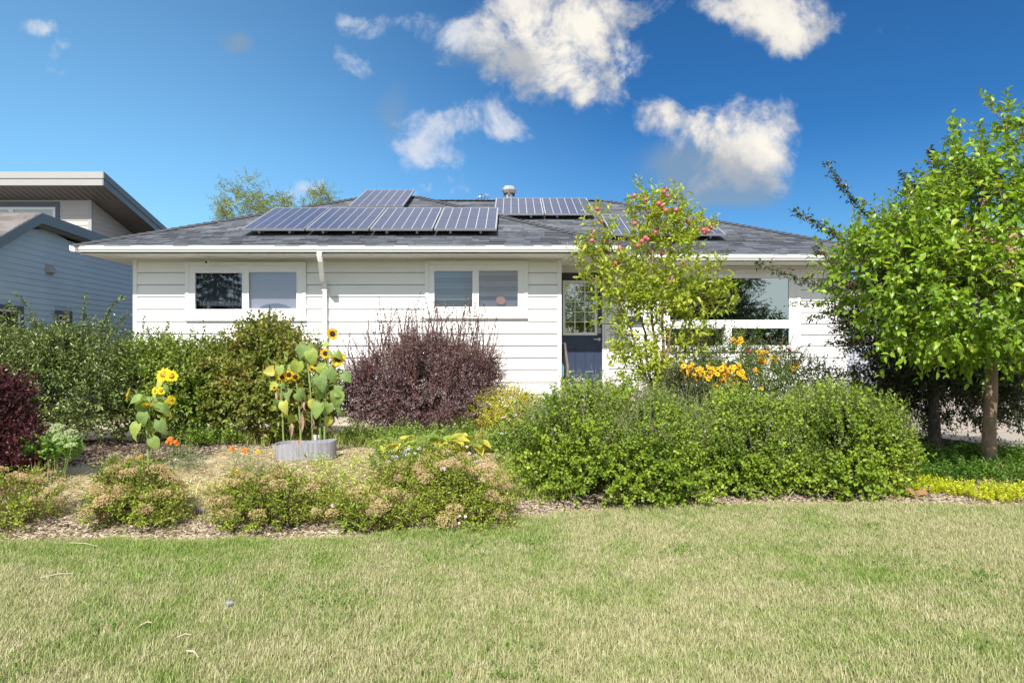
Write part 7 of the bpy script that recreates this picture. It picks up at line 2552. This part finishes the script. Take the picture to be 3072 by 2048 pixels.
def turf():
    m = turf_material()
    protos = bpy.data.collections.new("turf_tufts")
    for q in range(6):
        rs = np.random.RandomState(500 + q)
        n = 34
        a = rs.rand(n) * 6.28; rr_ = .055 * np.sqrt(rs.rand(n))
        p0 = np.stack([np.cos(a) * rr_, np.sin(a) * rr_, np.zeros(n)], 1)
        h = rs.uniform(.016, .042, n)
        b_ = rs.rand(n) * 6.28
        ln = np.stack([np.cos(b_), np.sin(b_), np.zeros(n)], 1) * (h * rs.uniform(.15, 1.1, n))[:, None]
        sd = np.stack([-np.sin(b_), np.cos(b_), np.zeros(n)], 1) * rs.uniform(.0010, .0019, n)[:, None]
        mid = p0 + ln * .35 + np.array([0, 0, 1.]) * (h * .6)[:, None]
        tip = p0 + ln + np.array([0, 0, 1.]) * h[:, None]
        V = np.stack([p0 - sd, p0 + sd, mid + sd * .8, mid - sd * .8, tip], 1).reshape(-1, 3)
        b = np.arange(n)[:, None] * 5
        F = np.concatenate([b + [[0, 1, 2]], b + [[0, 2, 3]], b + [[3, 2, 4]]], 1).reshape(-1, 3)
        me = bpy.data.meshes.new("tuft")
        me.from_pydata([tuple(v) for v in V], [], [tuple(int(i) for i in f) for f in F])
        at = me.attributes.new("rnd", 'FLOAT', 'FACE'); at.data.foreach_set("value", np.repeat(rs.rand(n), 3).astype(np.float32))
        me.materials.append(m)
        protos.objects.link(bpy.data.objects.new("tuft", me))
    # the turf sheet follows the ground up to the edge of the bed
    xs = np.linspace(-9.5, 9.5, 96); ts = np.linspace(0, 1, 36)
    X, Tt = np.meshgrid(xs, ts)
    Y = 1.2 + (edge_y(xs)[None, :] + .01 - 1.2) * Tt
    Z = ground_z(X, Y) + .001
    ny, nx = X.shape
    V = np.stack([X, Y, Z], -1).reshape(-1, 3)
    i = (np.arange(ny - 1)[:, None] * nx + np.arange(nx - 1)[None, :]).ravel()
    F = np.stack([i, i + 1, i + nx + 1, i + nx], 1)
    o = np_mesh("lawn_grass", V, F, m, kind='stuff')
    ng = bpy.data.node_groups.new("turf", 'GeometryNodeTree')
    ng.interface.new_socket("Geometry", in_out='INPUT', socket_type='NodeSocketGeometry')
    ng.interface.new_socket("Geometry", in_out='OUTPUT', socket_type='NodeSocketGeometry')
    N = ng.nodes
    gi, go = N.new('NodeGroupInput'), N.new('NodeGroupOutput')
    dp = N.new('GeometryNodeDistributePointsOnFaces')
    dp.inputs['Density'].default_value = 1150
    ci = N.new('GeometryNodeCollectionInfo'); ci.inputs['Collection'].default_value = protos
    ci.inputs['Separate Children'].default_value = True; ci.inputs['Reset Children'].default_value = True
    ip = N.new('GeometryNodeInstanceOnPoints'); ip.inputs['Pick Instance'].default_value = True
    rv = N.new('FunctionNodeRandomValue'); rv.data_type = 'FLOAT_VECTOR'
    rv.inputs[0].default_value = (-.12, -.12, 0); rv.inputs[1].default_value = (.12, .12, 6.28)
    sv = N.new('FunctionNodeRandomValue'); sv.inputs[2].default_value = .5; sv.inputs[3].default_value = 1.45
    L = ng.links.new
    L(gi.outputs[0], dp.inputs[0]); L(dp.outputs['Points'], ip.inputs['Points']); L(ci.outputs[0], ip.inputs['Instance'])
    L(rv.outputs[0], ip.inputs['Rotation']); L(sv.outputs[1], ip.inputs['Scale']); L(ip.outputs[0], go.inputs[0])
    md_ = o.modifiers.new("turf", 'NODES'); md_.node_group = ng
    o['kind'] = 'stuff'


turf()

# bare twigs poking out under the currants
rs = np.random.RandomState(430)
tg = []
for q in range(26):
    px = rs.uniform(1650, 2680); yy = edge_y(wx(px, 7.1)) + rs.uniform(.0, .25)
    x = wx(px, 7.1)
    p = np.array([x, float(yy), gz(x, float(yy)) + .01])
    tg.append((p + [rs.normal() * .05, .25, .10], p + [rs.normal() * .10, -.02, rs.uniform(.0, .12)]))
V2, F2 = tubes_geo(np.array([a for a, b_ in tg]), np.array([b_ for a, b_ in tg]), .005, .002, 4)
np_mesh("fallen_sticks", V2, F2, mat("pale_twig", (.52, .44, .30)), None, kind='stuff')

# clover and longer tufts growing through the turf
rs = np.random.RandomState(440)
cx_ = rs.uniform(-6, 6, 46); cy_ = rs.uniform(2.6, 6.4, 46)
pts = []
for a, b_ in zip(cx_, cy_):
    if b_ > edge_y(a) - .2: continue
    m_ = rs.randint(10, 46)
    rr_ = rs.uniform(.05, .22)
    q = np.stack([a + rs.normal(size=m_) * rr_, b_ + rs.normal(size=m_) * rr_], 1)
    pts.append(np.stack([q[:, 0], q[:, 1], ground_z(q[:, 0], q[:, 1]) + .012], 1))
pts = np.concatenate(pts)
cover("clover", pts, rs, .016, leaf_mat("clover_leaf", [(0, (.08, .16, .03)), (1, (.18, .28, .06))], trans=.2), h=.02, per=7, aspect=.9)
k = rs.rand(len(pts)) < .5
blades(pts[k], 2600, rs, .075, .003, spread=.5, arch=.5, m=leaf_mat("long_turf", [(0, (.13, .22, .04)), (.6, (.27, .35, .08)), (1, (.50, .47, .24))], trans=.25), name="long_grass", rad=.03, seg=3)
